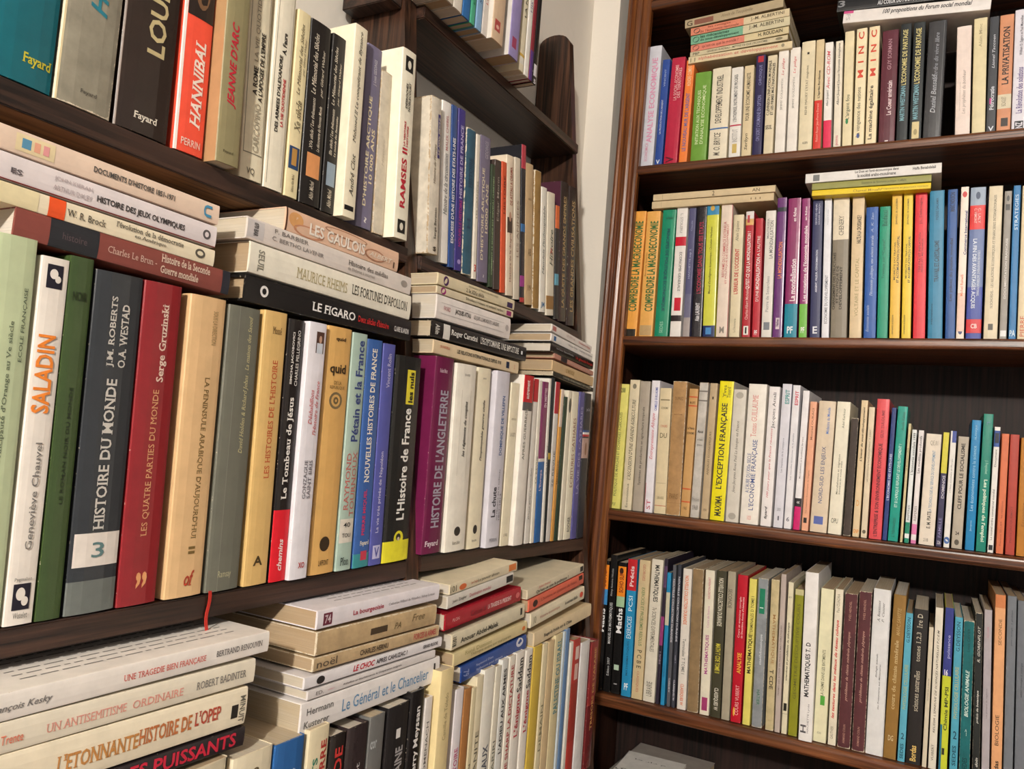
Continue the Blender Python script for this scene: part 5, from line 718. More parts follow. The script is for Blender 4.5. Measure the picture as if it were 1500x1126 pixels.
('standing','R',(-0.3241, 1.437, -0.4589),-0.57,0.0176,0.2535,0.172,'3e3b2a','',[(0.62,0.95,0.26,0.74,'d0ccb8','down',1,0,0,'NOUVELLE COLLECTION DURANDE'),(0.3,0.5,0.26,0.74,'c8c040','down',1,0,0,'MATH T CDE TOME II'),(0.05,0.2,0.26,0.74,'d8d4c4','down',1,0,0,'CLASSIQUES W')],0,'olive book with pale grey lettering, fourteenth from left, right bookcase fourth row','books standing on the fourth row of the right bookcase',0),
('standing','R',(-0.3063, 1.437, -0.4589),-0.55,0.0137,0.2551,0.173,'a39a86','',[(0.75,0.88,0.16,0.64,'5a564a','down',0,0,0,'SECONDE')],0,'tan book with olive lettering, fifteenth from left, right bookcase fourth row','books standing on the fourth row of the right bookcase',0),
('standing','R',(-0.2887, 1.437, -0.459),-0.21,0.0171,0.2518,0.171,'b5182b','gloss',[(0.57,0.85,0.28,0.52,'f0c8c8','up',0,0,0,'Cours et exercices corrigés'),(0.57,0.85,0.585,0.765,'f0c8c8','up',0,0,0,"de Deuxième Année d'Université"),(0.33,0.47,0.365,0.785,'e8b040','up',1,0,0,'ANALYSE'),(0.05,0.25,0.37,0.73,'e8b0b0','up',0,0,0,'COURS VUIBERT'),(0.04,0.1,0.2,0.4,'e8b040','disc',0,0,0,'')],0,'red book with pinkish white lettering, sixteenth from left, right bookcase fourth row','books standing on the fourth row of the right bookcase',0),
('standing','R',(-0.2707, 1.437, -0.459),-0.26,0.0123,0.2478,0.169,'dcd069','',[(0.35,0.62,0.25,0.85,'2c2a1c','up',1,0,0,'MATHEMATIQUE'),(0.62,0.88,0.365,0.785,'4a4828','up',0,0,0,'TERMINALES D TOME I')],0,'cream book with black lettering, seventeenth from left, right bookcase fourth row','books standing on the fourth row of the right bookcase',0),
('standing','R',(-0.253, 1.437, -0.4589),-0.4,0.0167,0.2512,0.171,'8f9498','wear',[(0.38,0.66,0.425,0.725,'d0d4d8','up',1,0,1,'mathématique'),(0.76,0.93,0.2,0.75,'1c7c5c','panel',0,0,0,''),(0.78,0.82,0.27,0.63,'d8ece4','up',0,0,0,'1'),(0.15,0.25,0.375,0.675,'2c6c4c','down',0,0,0,'HATIER')],0,'grey book with white lettering, eighteenth from left, right bookcase fourth row','books standing on the fourth row of the right bookcase',0),
('standing','R',(-0.2321, 1.437, -0.4589),-0.62,0.0131,0.2521,0.172,'c9b98e','wear',[(0.4,0.8,0.315,0.735,'9c7444','down',0,0,0,'MATHEMATIQUE'),(0.27,0.4,0.26,0.74,'4a4230','down',1,0,0,'T CDE'),(0.03,0.1,0.3,0.7,'9a8c68','across',0,0,0,'HACHETTE')],0,'cream book with golden brown lettering, nineteenth from left, right bookcase fourth row','books standing on the fourth row of the right bookcase',0),
('standing','R',(-0.2193, 1.437, -0.459),-0.45,0.0084,0.2637,0.179,'b8aaa2','',[(0.1,0.8,0.325,0.625,'6a5e5a','up',0,0,0,'TERMES DES ECOLES EN FRANCE MATHEMATIQUES')],0,'pale grey book with brown lettering, twentieth from left, right bookcase fourth row','books standing on the fourth row of the right bookcase',0),
('standing','R',(-0.2082, 1.437, -0.459),-0.18,0.0084,0.2518,0.171,'ddd5b8','',[(0.28,0.8,0.265,0.685,'3a382c','up',1,1,1,'exercices et problèmes de mécanique'),(0.15,0.2,0.2,0.8,'26241c','panel',0,0,0,''),(0.13,0.132,0,1,'8a846c','panel',0,0,0,''),(0.85,0.95,0.2,0.8,'9a947c','across',0,0,0,'MATH')],0,'cream book with olive lettering, twenty-first from left, right bookcase fourth row','books standing on the fourth row of the right bookcase',0),
('standing','R',(-0.1945, 1.437, -0.459),-0.05,0.0137,0.2421,0.165,'8b8c26','gloss',[(0.25,0.9,0.32,0.68,'5c5c1c','up',0,0,0,'GEOMETRIE DESCRIPTIVE COURS'),(0.96,1,0,1,'c8c090','panel',0,0,0,'')],0,'olive book with cream band, twenty-second from left, right bookcase fourth row','books standing on the fourth row of the right bookcase',0),
('standing','R',(-0.1729, 1.425, -0.4589),-0.36,0.0208,0.2745,0.187,'e8e5e2','',[(0.26,0.58,0.265,0.685,'2c2a2c','up',1,0,0,'MATHEMATIQUES T. D'),(0.04,0.1,0.115,0.535,'5a585a','up',1,0,0,'H'),(0.05,0.22,0.585,0.765,'8a888a','up',0,0,0,'HACHETTE Lycée')],0,'white book with black lettering, twenty-third from left, right bookcase fourth row','books standing on the fourth row of the right bookcase',0),
('standing','R',(-0.1521, 1.437, -0.4589),0.32,0.0198,0.2497,0.17,'dfdbb9','',[(0.3,0.6,0.38,0.62,'5a5c44','up',0,0,0,'LA CHIMIE DANS LES BATIMENTS'),(0.24,0.3,0.4,0.75,'54a440','panel',0,0,0,''),(0.05,0.07,0.3,0.6,'8a8a70','across',0,0,0,'ECHO')],0,'cream book with olive lettering, twenty-fourth from left, right bookcase fourth row','books standing on the fourth row of the right bookcase',0),
('standing','R',(-0.1332, 1.437, -0.459),0.2,0.012,0.252,0.171,'e2dac4','',[(0.17,0.8,0.26,0.74,'cc3838','up',1,1,0,'les textures dans les métaux de réseau cubique'),(0.04,0.12,0.27,0.63,'8a8470','up',0,0,0,'GAUTHIER'),(0.85,0.97,0.27,0.63,'8a8470','up',0,0,0,'Paul CUADRA')],0,'cream book with red lettering, twenty-fifth from left, right bookcase fourth row','books standing on the fourth row of the right bookcase',0),
('standing','R',(-0.1151, 1.437, -0.459),0.29,0.0191,0.2477,0.168,'562a2f','wear',[(0.3,0.75,0.38,0.62,'c8a090','up',0,1,1,'problèmes de chimie minérale physique'),(0.03,0.15,0.385,0.565,'b08878','up',0,0,0,'ARMAND COLIN'),(0.82,0.95,0.385,0.565,'b08878','up',0,0,0,'YVES HENDEL')],0,'maroon book with tan lettering, twenty-sixth from left, right bookcase fourth row','books standing on the fourth row of the right bookcase',0),
('standing','R',(-0.0936, 1.437, -0.459),0.25,0.0187,0.2544,0.173,'562a2f','wear',[(0.3,0.75,0.38,0.62,'c8a090','up',0,1,1,'problèmes de chimie minérale physique'),(0.03,0.15,0.385,0.565,'b08878','up',0,0,0,'ARMAND COLIN'),(0.82,0.95,0.385,0.565,'b08878','up',0,0,0,'YVES HENDEL')],0,'maroon book with tan lettering, twenty-seventh from left, right bookcase fourth row','books standing on the fourth row of the right bookcase',0),
('standing','R',(-0.07, 1.437, -0.4589),0.44,0.0255,0.262,0.178,'dcdcdc','',[(0.8,0.93,0.288,0.432,'4a4a4a','up',0,1,1,'A. Beaumont'),(0.8,0.92,0.539,0.671,'4a4a4a','up',0,1,1,'P. Cassier'),(0.45,0.62,0.34,0.46,'4a4a4a','up',0,1,1,'Biologie animale'),(0.22,0.6,0.543,0.627,'5a5a5a','up',0,1,0,'des Protozoaires aux Métazoaires'),(0,1,0.93,0.96,'c8c8c8','panel',0,0,0,'')],0,'white book with dark grey lettering, twenty-eighth from left, right bookcase fourth row','books standing on the fourth row of the right bookcase',0),
('standing','R',(-0.0478, 1.437, -0.4588),1.3,0.0181,0.2571,0.175,'8a6832','',[(0.3,0.72,0.325,0.625,'d4c090','up',0,0,1,'cours de chimie minérale'),(0.75,0.92,0.375,0.675,'b89c68','up',0,1,0,'MARC SAVITTE'),(0.1,0.15,0.3,0.7,'d8c8a0','across',0,0,0,'DG')],0,'brown book with cream lettering, twenty-ninth from left, right bookcase fourth row','books standing on the fourth row of the right bookcase',0),
('standing','R',(-0.0312, 1.437, -0.4589),0.87,0.0101,0.2308,0.157,'58a4bc','',[(0.8,0.97,0.26,0.74,'1c4050','up',0,0,0,'G.DEYSSON'),(0.35,0.65,0.26,0.74,'b0b470','up',0,0,0,'PHYSIOLOGIE CELLULAIRE'),(0.15,0.19,0.3,0.75,'1c4050','across',0,0,0,'2'),(0.02,0.12,0.26,0.74,'1c5060','up',1,0,0,'SEDES')],0,'teal book with olive lettering, thirtieth from left, right bookcase fourth row','books standing on the fourth row of the right bookcase',0),
('standing','R',(-0.0145, 1.437, -0.4589),0.8,0.0205,0.2393,0.163,'221f1e','',[(0.34,0.6,0.27,0.63,'c4bca8','up',0,0,1,'sciences naturelles'),(0.66,0.85,0.27,0.63,'c4bca8','up',0,0,1,'tomes 1,2,3'),(0.88,0.97,0.27,0.63,'c4bca8','up',0,0,1,'1re D'),(0.02,0.12,0.265,0.685,'d8b86c','up',1,0,0,'Bordas')],0,'black book with cream lettering, thirty-first from left, right bookcase fourth row','books standing on the fourth row of the right bookcase',0),
('standing','R',(0.0012, 1.437, -0.459),0.66,0.0061,0.2144,0.146,'cfc4ae','',[(0.3,0.8,0.38,0.62,'7a7264','up',0,0,0,'CLASSES DE SCIENCES')],0,'tan book with brown lettering, thirty-second from left, right bookcase fourth row','books standing on the fourth row of the right bookcase',0),
('standing','R',(0.012, 1.437, -0.459),0.43,0.0107,0.2464,0.168,'dcd5c5','',[(0.2,0.88,0.378,0.642,'4a463e','up',0,1,0,"REUSSIR L'EPREUVE DE SCIENCES NATURELLES P.C.E.M"),(0.05,0.15,0.325,0.625,'6a665a','up',0,0,0,'VUIBERT')],0,'white book with black lettering, thirty-third from left, right bookcase fourth row','books standing on the fourth row of the right bookcase',0),
('standing','R',(0.0264, 1.437, -0.459),0.33,0.0116,0.2487,0.169,'c0c834','',[(0.58,1,0,1,'343c84','panel',0,0,0,''),(0.66,0.86,0.415,0.835,'b8bce0','up',0,0,0,'puissance'),(0.58,0.62,0.2,0.6,'ece8f4','across',1,0,0,'16'),(0.24,0.52,0.365,0.785,'3a4424','up',1,0,0,'Chimie MP-PSI'),(0,0.28,0,0.25,'2c7088','panel',0,0,0,''),(0.1,0.14,0.3,0.6,'26281c','panel',0,0,0,'')],0,'yellow book with blue band, thirty-fourth from left, right bookcase fourth row','books standing on the fourth row of the right bookcase',0),
('standing','R',(0.0407, 1.437, -0.459),0.03,0.0105,0.2363,0.161,'4c9cb4','',[(0.78,0.97,0.26,0.74,'1c3c4c','up',0,0,0,'G.DEYSSON'),(0.35,0.68,0.26,0.74,'b8b878','up',0,0,0,'PHYSIOLOGIE CELLULAIRE'),(0.22,0.27,0.3,0.75,'1c4050','across',0,0,0,'2'),(0.05,0.18,0.26,0.74,'1c4c5c','up',1,0,0,'SEDES')],0,'teal book with olive lettering, thirty-fifth from left, right bookcase fourth row','books standing on the fourth row of the right bookcase',0),
('standing','R',(0.0552, 1.437, -0.459),-0.13,0.0141,0.2332,0.159,'0d6468','wear',[(0.38,0.68,0.32,0.68,'c8dcd4','up',1,1,0,'BIOLOGIE ANIMALE'),(0.24,0.32,0.435,0.615,'c8dcd4','up',0,0,0,'-->'),(0.8,0.95,0.38,0.62,'0c3c40','up',0,0,0,'Louis CAVIER'),(0.03,0.12,0.26,0.74,'0c3c40','up',1,0,0,'SEDES')],0,'teal book with white lettering, thirty-sixth from left, right bookcase fourth row','books standing on the fourth row of the right bookcase',0),
('standing','R',(0.0705, 1.437, -0.4589),-0.71,0.0095,0.2473,0.168,'1e2220','wear',[(0.24,0.62,0.37,0.73,'d0d0c8','up',1,1,0,'précis de botanique'),(0.7,0.92,0.37,0.73,'d0d0c8','up',0,1,0,'R. GORENFLOT'),(0.04,0.16,0.37,0.73,'d0d0c8','up',1,1,0,'doin')],0,'black book with pale grey lettering, thirty-seventh from left, right bookcase fourth row','books standing on the fourth row of the right bookcase',0),
('standing','R',(0.0829, 1.437, -0.4589),-0.81,0.0101,0.2542,0.173,'a8a1a6','',[(0.2,0.7,0.38,0.62,'7a7478','up',0,0,0,'Les groupes de végétaux'),(0.8,0.93,0.38,0.62,'b88c94','up',0,0,0,'ADAM')],0,'grey book with matching lettering, thirty-eighth from left, right bookcase fourth row','books standing on the fourth row of the right bookcase',0),
('standing','R',(0.097, 1.437, -0.4589),-0.49,0.0135,0.2792,0.19,'dca273','',[(0.93,1,0,1,'c87c4c','panel',0,0,0,''),(0.73,0.87,0.375,0.675,'7a5c3c','up',0,0,0,'SECONDE'),(0.2,0.36,0.27,0.63,'5a4430','up',0,0,0,'BIOLOGIE'),(0.02,0.12,0.265,0.685,'3a2c20','up',1,0,0,'Bordas')],0,'golden brown book with brown lettering, thirty-ninth from left, right bookcase fourth row','books standing on the fourth row of the right bookcase',0),
('standing','R',(0.1117, 1.437, -0.459),-0.44,0.0118,0.2798,0.19,'6e737a','',[(0.7,0.96,0.433,0.637,'3a3e44','up',0,1,0,'peter / biologie - 2. génétique')],0,'grey book with black lettering, fortieth from left, right bookcase fourth row','books standing on the fourth row of the right bookcase',0),
('standing','R',(0.1259, 1.437, -0.4589),-0.56,0.0123,0.2748,0.187,'696e76','',[(0.4,0.75,0.433,0.637,'3a3e44','up',0,1,0,'tables / biologie 2. zoologie')],0,'grey book with black lettering, forty-first from left, right bookcase fourth row','books standing on the fourth row of the right bookcase',0),
('standing','R',(0.1395, 1.437, -0.4589),-0.51,0.0122,0.2721,0.185,'5c6068','',[],0,'grey book, forty-second from left, right bookcase fourth row','books standing on the fourth row of the right bookcase',0),
('standing','L',(-0.458, 0.2838, -0.5),0,0.0373,0.2631,0.165,'c8b48c','',[],0,'tan book farthest left under the large lower left pile','books standing on the lowest left shelf',0),
('standing','L',(-0.458, 0.3236, -0.5),0,0.038,0.2557,0.165,'e0d6c4','',[],0,'cream book second from left under the large lower left pile','books standing on the lowest left shelf',0),
('standing','L',(-0.458, 0.3656, -0.5),0,0.042,0.2514,0.165,'7a2c28','',[],0,'dark red book third from left under the large lower left pile','books standing on the lowest left shelf',0),
('standing','L',(-0.458, 0.4185, -0.5),0,0.0593,0.2457,0.165,'d8ccb0','',[],0,'cream book rightmost under the large lower left pile','books standing on the lowest left shelf',0),
('standing','L',(-0.458, 0.4734, -0.5),0,0.0417,0.2413,0.164,'e3d8bc','',[(0.8,0.95,0.27,0.63,'6a5a3c','up',0,0,0,'Editions')],0,'cream book with brown lettering, first from left, lowest left shelf','books standing on the lowest left shelf',0),
('standing','L',(-0.458, 0.5136, -0.5),0,0.0341,0.2387,0.162,'2a5f9c','',[(0.6,0.9,0.26,0.74,'c8d4e4','up',0,0,0,'Camus')],0,'blue book with pale green lettering, second from left, lowest left shelf','books standing on the lowest left shelf',0),
('standing','L',(-0.458, 0.5488, -0.5),0,0.0254,0.2394,0.163,'e3d6b4','',[(0.7,0.93,0.23,0.47,'2c7c64','up',1,0,0,'VERTS'),(0.72,0.95,0.575,0.875,'b83c34','up',1,0,0,'GUERRE')],0,'cream book with red lettering, third from left, lowest left shelf','books standing on the lowest left shelf',0),
('standing','L',(-0.458, 0.5745, -0.5),0,0.0197,0.226,0.154,'26201e','gloss',[(0.6,0.95,0.305,0.845,'d03c38','up',1,0,0,'ALLENDE')],0,'black book with red lettering, fourth from left, lowest left shelf','books standing on the lowest left shelf',0),
('standing','L',(-0.458, 0.6027, -0.5),0,0.03,0.226,0.154,'33292a','gloss',[(0.6,0.88,0.48,0.72,'c0b8b8','up',0,0,0,'R. Faligot')],0,'black book with pale grey lettering, fifth from left, lowest left shelf','books standing on the lowest left shelf',1),
('standing','L',(-0.458, 0.6314, -0.5),0,0.0227,0.2276,0.155,'6c6c6a','',[(0.8,0.97,0.1,0.5,'b8bcbc','across',1,0,0,'cor')],0,'grey book with pale grey lettering, sixth from left, lowest left shelf','books standing on the lowest left shelf',0),
('standing','L',(-0.458, 0.666, -0.5),0,0.0348,0.2284,0.155,'1f1c1d','',[(0.6,0.82,0.42,0.78,'a8a4a4','up',1,0,0,'SYLVAINE'),(0.86,0.9,0.4,0.6,'e0dcd8','panel',0,0,0,'')],0,'black book with grey lettering, seventh from left, lowest left shelf','books standing on the lowest left shelf',0),
('standing','L',(-0.458, 0.6972, -0.5),0,0.024,0.2351,0.16,'1b191a','gloss',[(0.58,0.93,0.365,0.785,'ece8e4','up',1,0,0,'Thierry Meyssan')],0,'black book with white lettering, eighth from left, lowest left shelf','books standing on the lowest left shelf',1),
('standing','L',(-0.458, 0.719, -0.5),0,0.0123,0.2229,0.152,'dcd6d0','',[(0.3,0.93,0.26,0.74,'6a6664','up',0,0,0,'JEAN-MARIE DOMENACH')],0,'white book with grey lettering, ninth from left, lowest left shelf','books standing on the lowest left shelf',0),
('standing','L',(-0.452, 0.7425, -0.5),0,0.0253,0.2477,0.168,'e2cf9c','',[(0.3,0.55,0.365,0.785,'6a5a3c','up',1,0,0,"L'Ordre Bourbon"),(0.7,0.9,0.38,0.62,'a89870','up',0,0,0,'Camille de Toledo')],0,'cream book with brown lettering, tenth from left, lowest left shelf','books standing on the lowest left shelf',0),
('standing','L',(-0.458, 0.7811, -0.5),0,0.0169,0.217,0.148,'e6e0e2','',[(0.2,0.7,0.26,0.74,'c06484','up',1,0,0,"CAHIERS POUR L'HISTOIRE")],0,'white book with magenta lettering, eleventh from left, lowest left shelf','books standing on the lowest left shelf',0),
('standing','L',(-0.458, 0.7994, -0.5),0,0.0145,0.2131,0.145,'a87444','',[(0.1,0.4,0.26,0.74,'4a3420','up',0,0,0,'MEDINE')],0,'golden brown book with brown lettering, twelfth from left, lowest left shelf','books standing on the lowest left shelf',0),
('standing','L',(-0.458, 0.8135, -0.5),0,0.0088,0.2106,0.143,'d8cca8','',[(0.2,0.8,0.26,0.74,'5a5648','up',0,0,0,'ROMAIN')],0,'cream book with olive lettering, thirteenth from left, lowest left shelf','books standing on the lowest left shelf',0),
('standing','L',(-0.458, 0.826, -0.5),0,0.0153,0.2209,0.15,'ded3b4','',[(0.2,0.8,0.26,0.74,'6a6454','up',0,0,0,"L'HUMANITE")],0,'cream book with olive lettering, fourteenth from left, lowest left shelf','books standing on the lowest left shelf',0),
('standing','L',(-0.458, 0.848, -0.5),0,0.0259,0.225,0.153,'e8e4d8','',[(0.1,0.6,0.31,0.79,'5c6068','up',1,0,0,'SERVICES SPECIAUX')],0,'white book with grey lettering, fifteenth from left, lowest left shelf','books standing on the lowest left shelf',0),
('standing','L',(-0.458, 0.8702, -0.5),0,0.0133,0.2229,0.152,'dcd6c4','',[(0.2,0.6,0.26,0.74,'7c7c70','up',0,0,0,'RAFIK HARIRI')],0,'white book with grey lettering, sixteenth from left, lowest left shelf','books standing on the lowest left shelf',0),
('standing','L',(-0.458, 0.8859, -0.5),0,0.0154,0.228,0.155,'dcdcd6','',[(0.5,0.95,0.26,0.74,'3a3a3a','up',1,0,0,"L'ADIEU AUX ARMES")],0,'white book with black lettering, seventeenth from left, lowest left shelf','books standing on the lowest left shelf',0),
('standing','L',(-0.458, 0.9057, -0.5),0,0.016,0.2281,0.155,'e6dfd0','',[(0.3,0.95,0.26,0.74,'b85050','up',1,0,0,'GENE SHARP LA DICTATURE')],0,'white book with salmon lettering, eighteenth from left, lowest left shelf','books standing on the lowest left shelf',0),
('standing','L',(-0.458, 0.9272, -0.5),0,0.0224,0.2287,0.156,'e9e3d8','',[(0.78,0.97,0.23,0.83,'2c2a28','up',1,0,1,'Saddam'),(0.53,0.77,0.23,0.83,'b83440','up',1,0,1,"L'énigme")],0,'white book with red lettering, nineteenth from left, lowest left shelf','books standing on the lowest left shelf',0),
('standing','L',(-0.458, 0.9528, -0.5),0,0.0194,0.2268,0.154,'e9e3d8','',[(0.78,0.97,0.23,0.83,'2c2a28','up',1,0,1,'Saddam'),(0.53,0.77,0.23,0.83,'b83440','up',1,0,1,"L'énigme")],0,'white book with red lettering, twentieth from left, lowest left shelf','books standing on the lowest left shelf',0),
('standing','L',(-0.458, 0.9793, -0.5),0,0.0245,0.2265,0.154,'cdb04c','',[],0,'yellow book, twenty-first from left, lowest left shelf','books standing on the lowest left shelf',0),
('standing','L',(-0.458, 1.0017, -0.5),0,0.0146,0.2249,0.153,'ded2ae','',[(0.2,0.8,0.26,0.74,'8a8060','up',0,0,0,'DEMAIN')],0,'cream book with olive lettering, twenty-second from left, lowest left shelf','books standing on the lowest left shelf',0),
('standing','L',(-0.458, 1.0214, -0.5),0,0.0195,0.2253,0.153,'cfb890','',[],0,'tan book, twenty-third from left, lowest left shelf','books standing on the lowest left shelf',0),
('standing','L',(-0.458, 1.0457, -0.5),0,0.025,0.2298,0.156,'d8caa0','',[(0.52,0.97,0.255,0.795,'4c8890','up',1,0,1,'PALESTINE OU ISRAEL')],0,'cream book with teal lettering, twenty-fourth from left, lowest left shelf','books standing on the lowest left shelf',0),
('standing','L',(-0.458, 1.0644, -0.5),0,0.0067,0.2296,0.156,'c0ccd4','',[],0,'pale grey book, twenty-fifth from left, lowest left shelf','books standing on the lowest left shelf',0),
('standing','L',(-0.458, 1.076, -0.5),0,0.0116,0.2318,0.158,'6484ac','',[],0,'blue book, twenty-sixth from left, lowest left shelf','books standing on the lowest left shelf',0),
('standing','L',(-0.458, 1.0935, -0.5),0,0.0094,0.21,0.143,'e0dcd0','',[],0,'white book, twenty-seventh from left, lowest left shelf','books standing on the lowest left shelf',0),
('standing','L',(-0.458, 1.1136, -0.5),0,0.0251,0.2106,0.143,'b03c34','',[(0.86,0.95,0.25,0.75,'e4cfc6','panel',0,0,0,''),(0.72,0.83,0.25,0.75,'e0bdb2','panel',0,0,0,''),(0.3,0.7,0,1,'a03a30','panel',0,0,0,'')],0,'red book, twenty-eighth from left, lowest left shelf','books standing on the lowest left shelf',0),
('standing','L',(-0.458, 1.1483, -0.5),0,0.0345,0.2011,0.137,'dedcda','',[(0.1,0.97,0.68,0.74,'b4b2b2','panel',0,0,0,'')],0,'white book, twenty-ninth from left, lowest left shelf','books standing on the lowest left shelf',0),
('standing','L',(-0.458, 1.1868, -0.5),0,0.0279,0.1942,0.132,'6c2628','gloss',[(0.5,1,0,1,'8c2c2c','panel',0,0,0,''),(0.3,0.95,0.375,0.675,'d0a060','up',1,0,1,"TRESORS DE L'ARABIE")],0,'maroon book with dark red band, thirtieth from left, lowest left shelf','books standing on the lowest left shelf',1),
('standing','L',(-0.53, 0.7295, 0.512),0,0.017,0.2,0.115,'d8d0c4','',[],0,'white book, first from left, overhanging topmost shelf','books standing on the overhanging topmost shelf',0),
('standing','L',(-0.53, 0.748, 0.512),0,0.0161,0.19,0.115,'c9bfae','',[],0,'tan book, second from left, overhanging topmost shelf','books standing on the overhanging topmost shelf',0),
('standing','L',(-0.53, 0.7672, 0.512),0,0.0183,0.21,0.115,'e0d8ca','',[],0,'white book, third from left, overhanging topmost shelf','books standing on the overhanging topmost shelf',0),
('standing','L',(-0.53, 0.7863, 0.512),0,0.0157,0.2,0.115,'2f6aa8','',[],0,'blue book, fourth from left, overhanging topmost shelf','books standing on the overhanging topmost shelf',0),
('standing','L',(-0.53, 0.8011, 0.512),0,0.0095,0.205,0.115,'4fae8a','',[(0.05,0.3,0.3,0.7,'2c7c5c','up',1,0,0,'ETAT')],0,'green book with matching lettering, fifth from left, overhanging topmost shelf','books standing on the overhanging topmost shelf',0),
('standing','L',(-0.53, 0.8163, 0.512),0,0.0132,0.205,0.115,'86aed2','',[(0.1,0.6,0.3,0.7,'3c5c84','up',0,0,0,'SOCIOLOGIE')],0,'light blue book with blue lettering, sixth from left, overhanging topmost shelf','books standing on the overhanging topmost shelf',0),
('standing','L',(-0.53, 0.831, 0.512),0,0.0118,0.195,0.115,'d9d0c8','',[(0.1,0.6,0.3,0.7,'c06a60','up',0,0,0,'LE MAROC')],0,'white book with salmon lettering, seventh from left, overhanging topmost shelf','books standing on the overhanging topmost shelf',0),
('standing','L',(-0.522, 0.852, 0.512),0,0.0288,0.215,0.123,'d9bd9f',',d8d2c8',[(0.06,0.13,0.15,0.6,'b8504c','panel',0,0,0,''),(0.075,0.1,0.25,0.5,'e4b8a8','disc',0,0,0,''),(0.3,0.9,0.4,0.6,'8a705c','up',0,0,0,'FRANCOIS')],0,'tan book with brown lettering, eighth from left, overhanging topmost shelf','books standing on the overhanging topmost shelf',0),
('standing','L',(-0.522, 0.8966, 0.512),0,0.0252,0.215,0.123,'9b8fc0',',dcd6d0',[(0.06,0.13,0.2,0.65,'a84868','panel',0,0,0,''),(0.3,0.9,0.4,0.6,'5c5484','up',0,0,0,"L'ISLAM")],0,'mauve book with purple lettering, ninth from left, overhanging topmost shelf','books standing on the overhanging topmost shelf',0),
('standing','L',(-0.53, 0.934, 0.512),0,0.014,0.205,0.115,'e6dcc0','',[(0.05,0.1,0.1,0.9,'ece8dc','panel',0,0,0,''),(0.1,0.12,0,1,'d8b050','panel',0,0,0,''),(0.2,0.9,0.3,0.7,'4a463c','up',0,0,0,'LA NATION')],0,'cream book with white band, tenth from left, overhanging topmost shelf','books standing on the overhanging topmost shelf',0),
('standing','L',(-0.53, 0.9498, 0.512),0,0.0123,0.215,0.115,'eeeae2','',[(0.2,0.9,0.3,0.7,'6a5a90','up',0,0,0,'HISTOIRE')],0,'white book with purple lettering, eleventh from left, overhanging topmost shelf','books standing on the overhanging topmost shelf',0),
('standing','L',(-0.53, 0.9627, 0.512),0,0.0082,0.215,0.115,'8a2c38','',[(0,0.2,0,1,'5c3c84','panel',0,0,0,'')],0,'dark red book with purple band, twelfth from left, overhanging topmost shelf','books standing on the overhanging topmost shelf',0),
('standing','L',(-0.53, 0.9748, 0.512),0,0.0106,0.22,0.115,'1f1c1e','gloss',[(0.05,0.13,0.1,0.9,'e0dce0','panel',0,0,0,''),(0,0.03,0.1,0.9,'e0dce0','across',1,0,0,'5')],0,'black book with white band, thirteenth from left, overhanging topmost shelf','books standing on the overhanging topmost shelf',0),
('lying','L',(-0.5, 0.2338, 0.1575),90.59,0.0153,0.1879,0.13,'e6cdb8','',[(0.44,0.78,0.35,0.62,'54504c','up',1,0,0,"DOCUMENTS D'HISTOIRE 1851-1971"),(0.92,0.96,0.2,0.8,'4c94b8','across',1,0,0,'U'),(0.17,0.3,0.15,0.85,'ead7ac','panel',0,0,0,''),(0.19,0.22,0.3,0.7,'5c94b4','panel',0,0,0,''),(0.23,0.25,0.3,0.7,'e8a88c','panel',0,0,0,''),(0.26,0.28,0.3,0.7,'e8a0a0','panel',0,0,0,'')],1,'cream book with dark grey lettering, topmost of pile at far left','books in the pile on the middle left shelf',0),
('lying','L',(-0.5, 0.2357, 0.1407),90.82,0.0166,0.1856,0.13,'e2d8d8','',[(0.46,0.84,0.45,0.78,'3f3b3b','up',1,0,0,'HISTOIRE DES JEUX OLYMPIQUES'),(0.3,0.44,0.25,0.45,'bcaeb0','up',0,0,0,'JOHN KIERAN'),(0.3,0.44,0.6,0.78,'bcaeb0','up',0,0,0,'ARTHUR DALEY'),(0.93,0.97,0.3,0.75,'5a5454','disc',0,0,0,''),(0.94,0.96,0.4,0.65,'e2d8d8','disc',0,0,0,''),(0,1,0.96,1,'8c2c34','panel',0,0,0,''),(0.13,0.22,0.5,0.7,'5c5458','up',1,0,0,'ES')],1,'white book with black lettering, second from top of pile at far left','books in the pile on the middle left shelf',0),
('lying','L',(-0.5, 0.2376, 0.1247),91.07,0.0129,0.1839,0.13,'e9dcc0','',[(0,0.25,0,1,'e8dab0','panel',0,0,0,''),(0.285,0.345,0,1,'ee5a2a','panel',0,0,0,''),(0.35,0.5,0.35,0.7,'4a443a','up',0,0,1,'W. R. Brock'),(0.54,0.84,0.15,0.45,'3a352e','up',0,0,1,"l'évolution de la démocratie"),(0.62,0.76,0.55,0.8,'3a352e','up',0,0,1,'en Amérique'),(0.9,0.95,0.2,0.75,'5a544a','disc',0,0,0,''),(0.91,0.94,0.33,0.6,'e9dcc0','disc',0,0,0,'')],1,'cream book with red band, third from top of pile at far left','books in the pile on the middle left shelf',0),
('lying','L',(-0.5, 0.2709, 0.1085),91.12,0.0186,0.1676,0.13,'84463e','',[(0.13,0.33,0,1,'2b2c30','panel',0,0,0,''),(0.18,0.28,0.4,0.65,'5c4c50','up',0,0,0,'histoire'),(0.37,0.6,0.4,0.65,'d8b8a8','up',0,0,1,'Charles Le Brun -'),(0.62,0.88,0.1,0.42,'e4ccb8','up',1,0,1,'Histoire de la Seconde'),(0.62,0.82,0.55,0.85,'e4ccb8','up',1,0,1,'Guerre mondiale'),(0.955,1,0,1,'2b2c34','panel',0,0,0,'')],1,'dark red book with black band, bottommost of pile at far left','books in the pile on the middle left shelf',0),
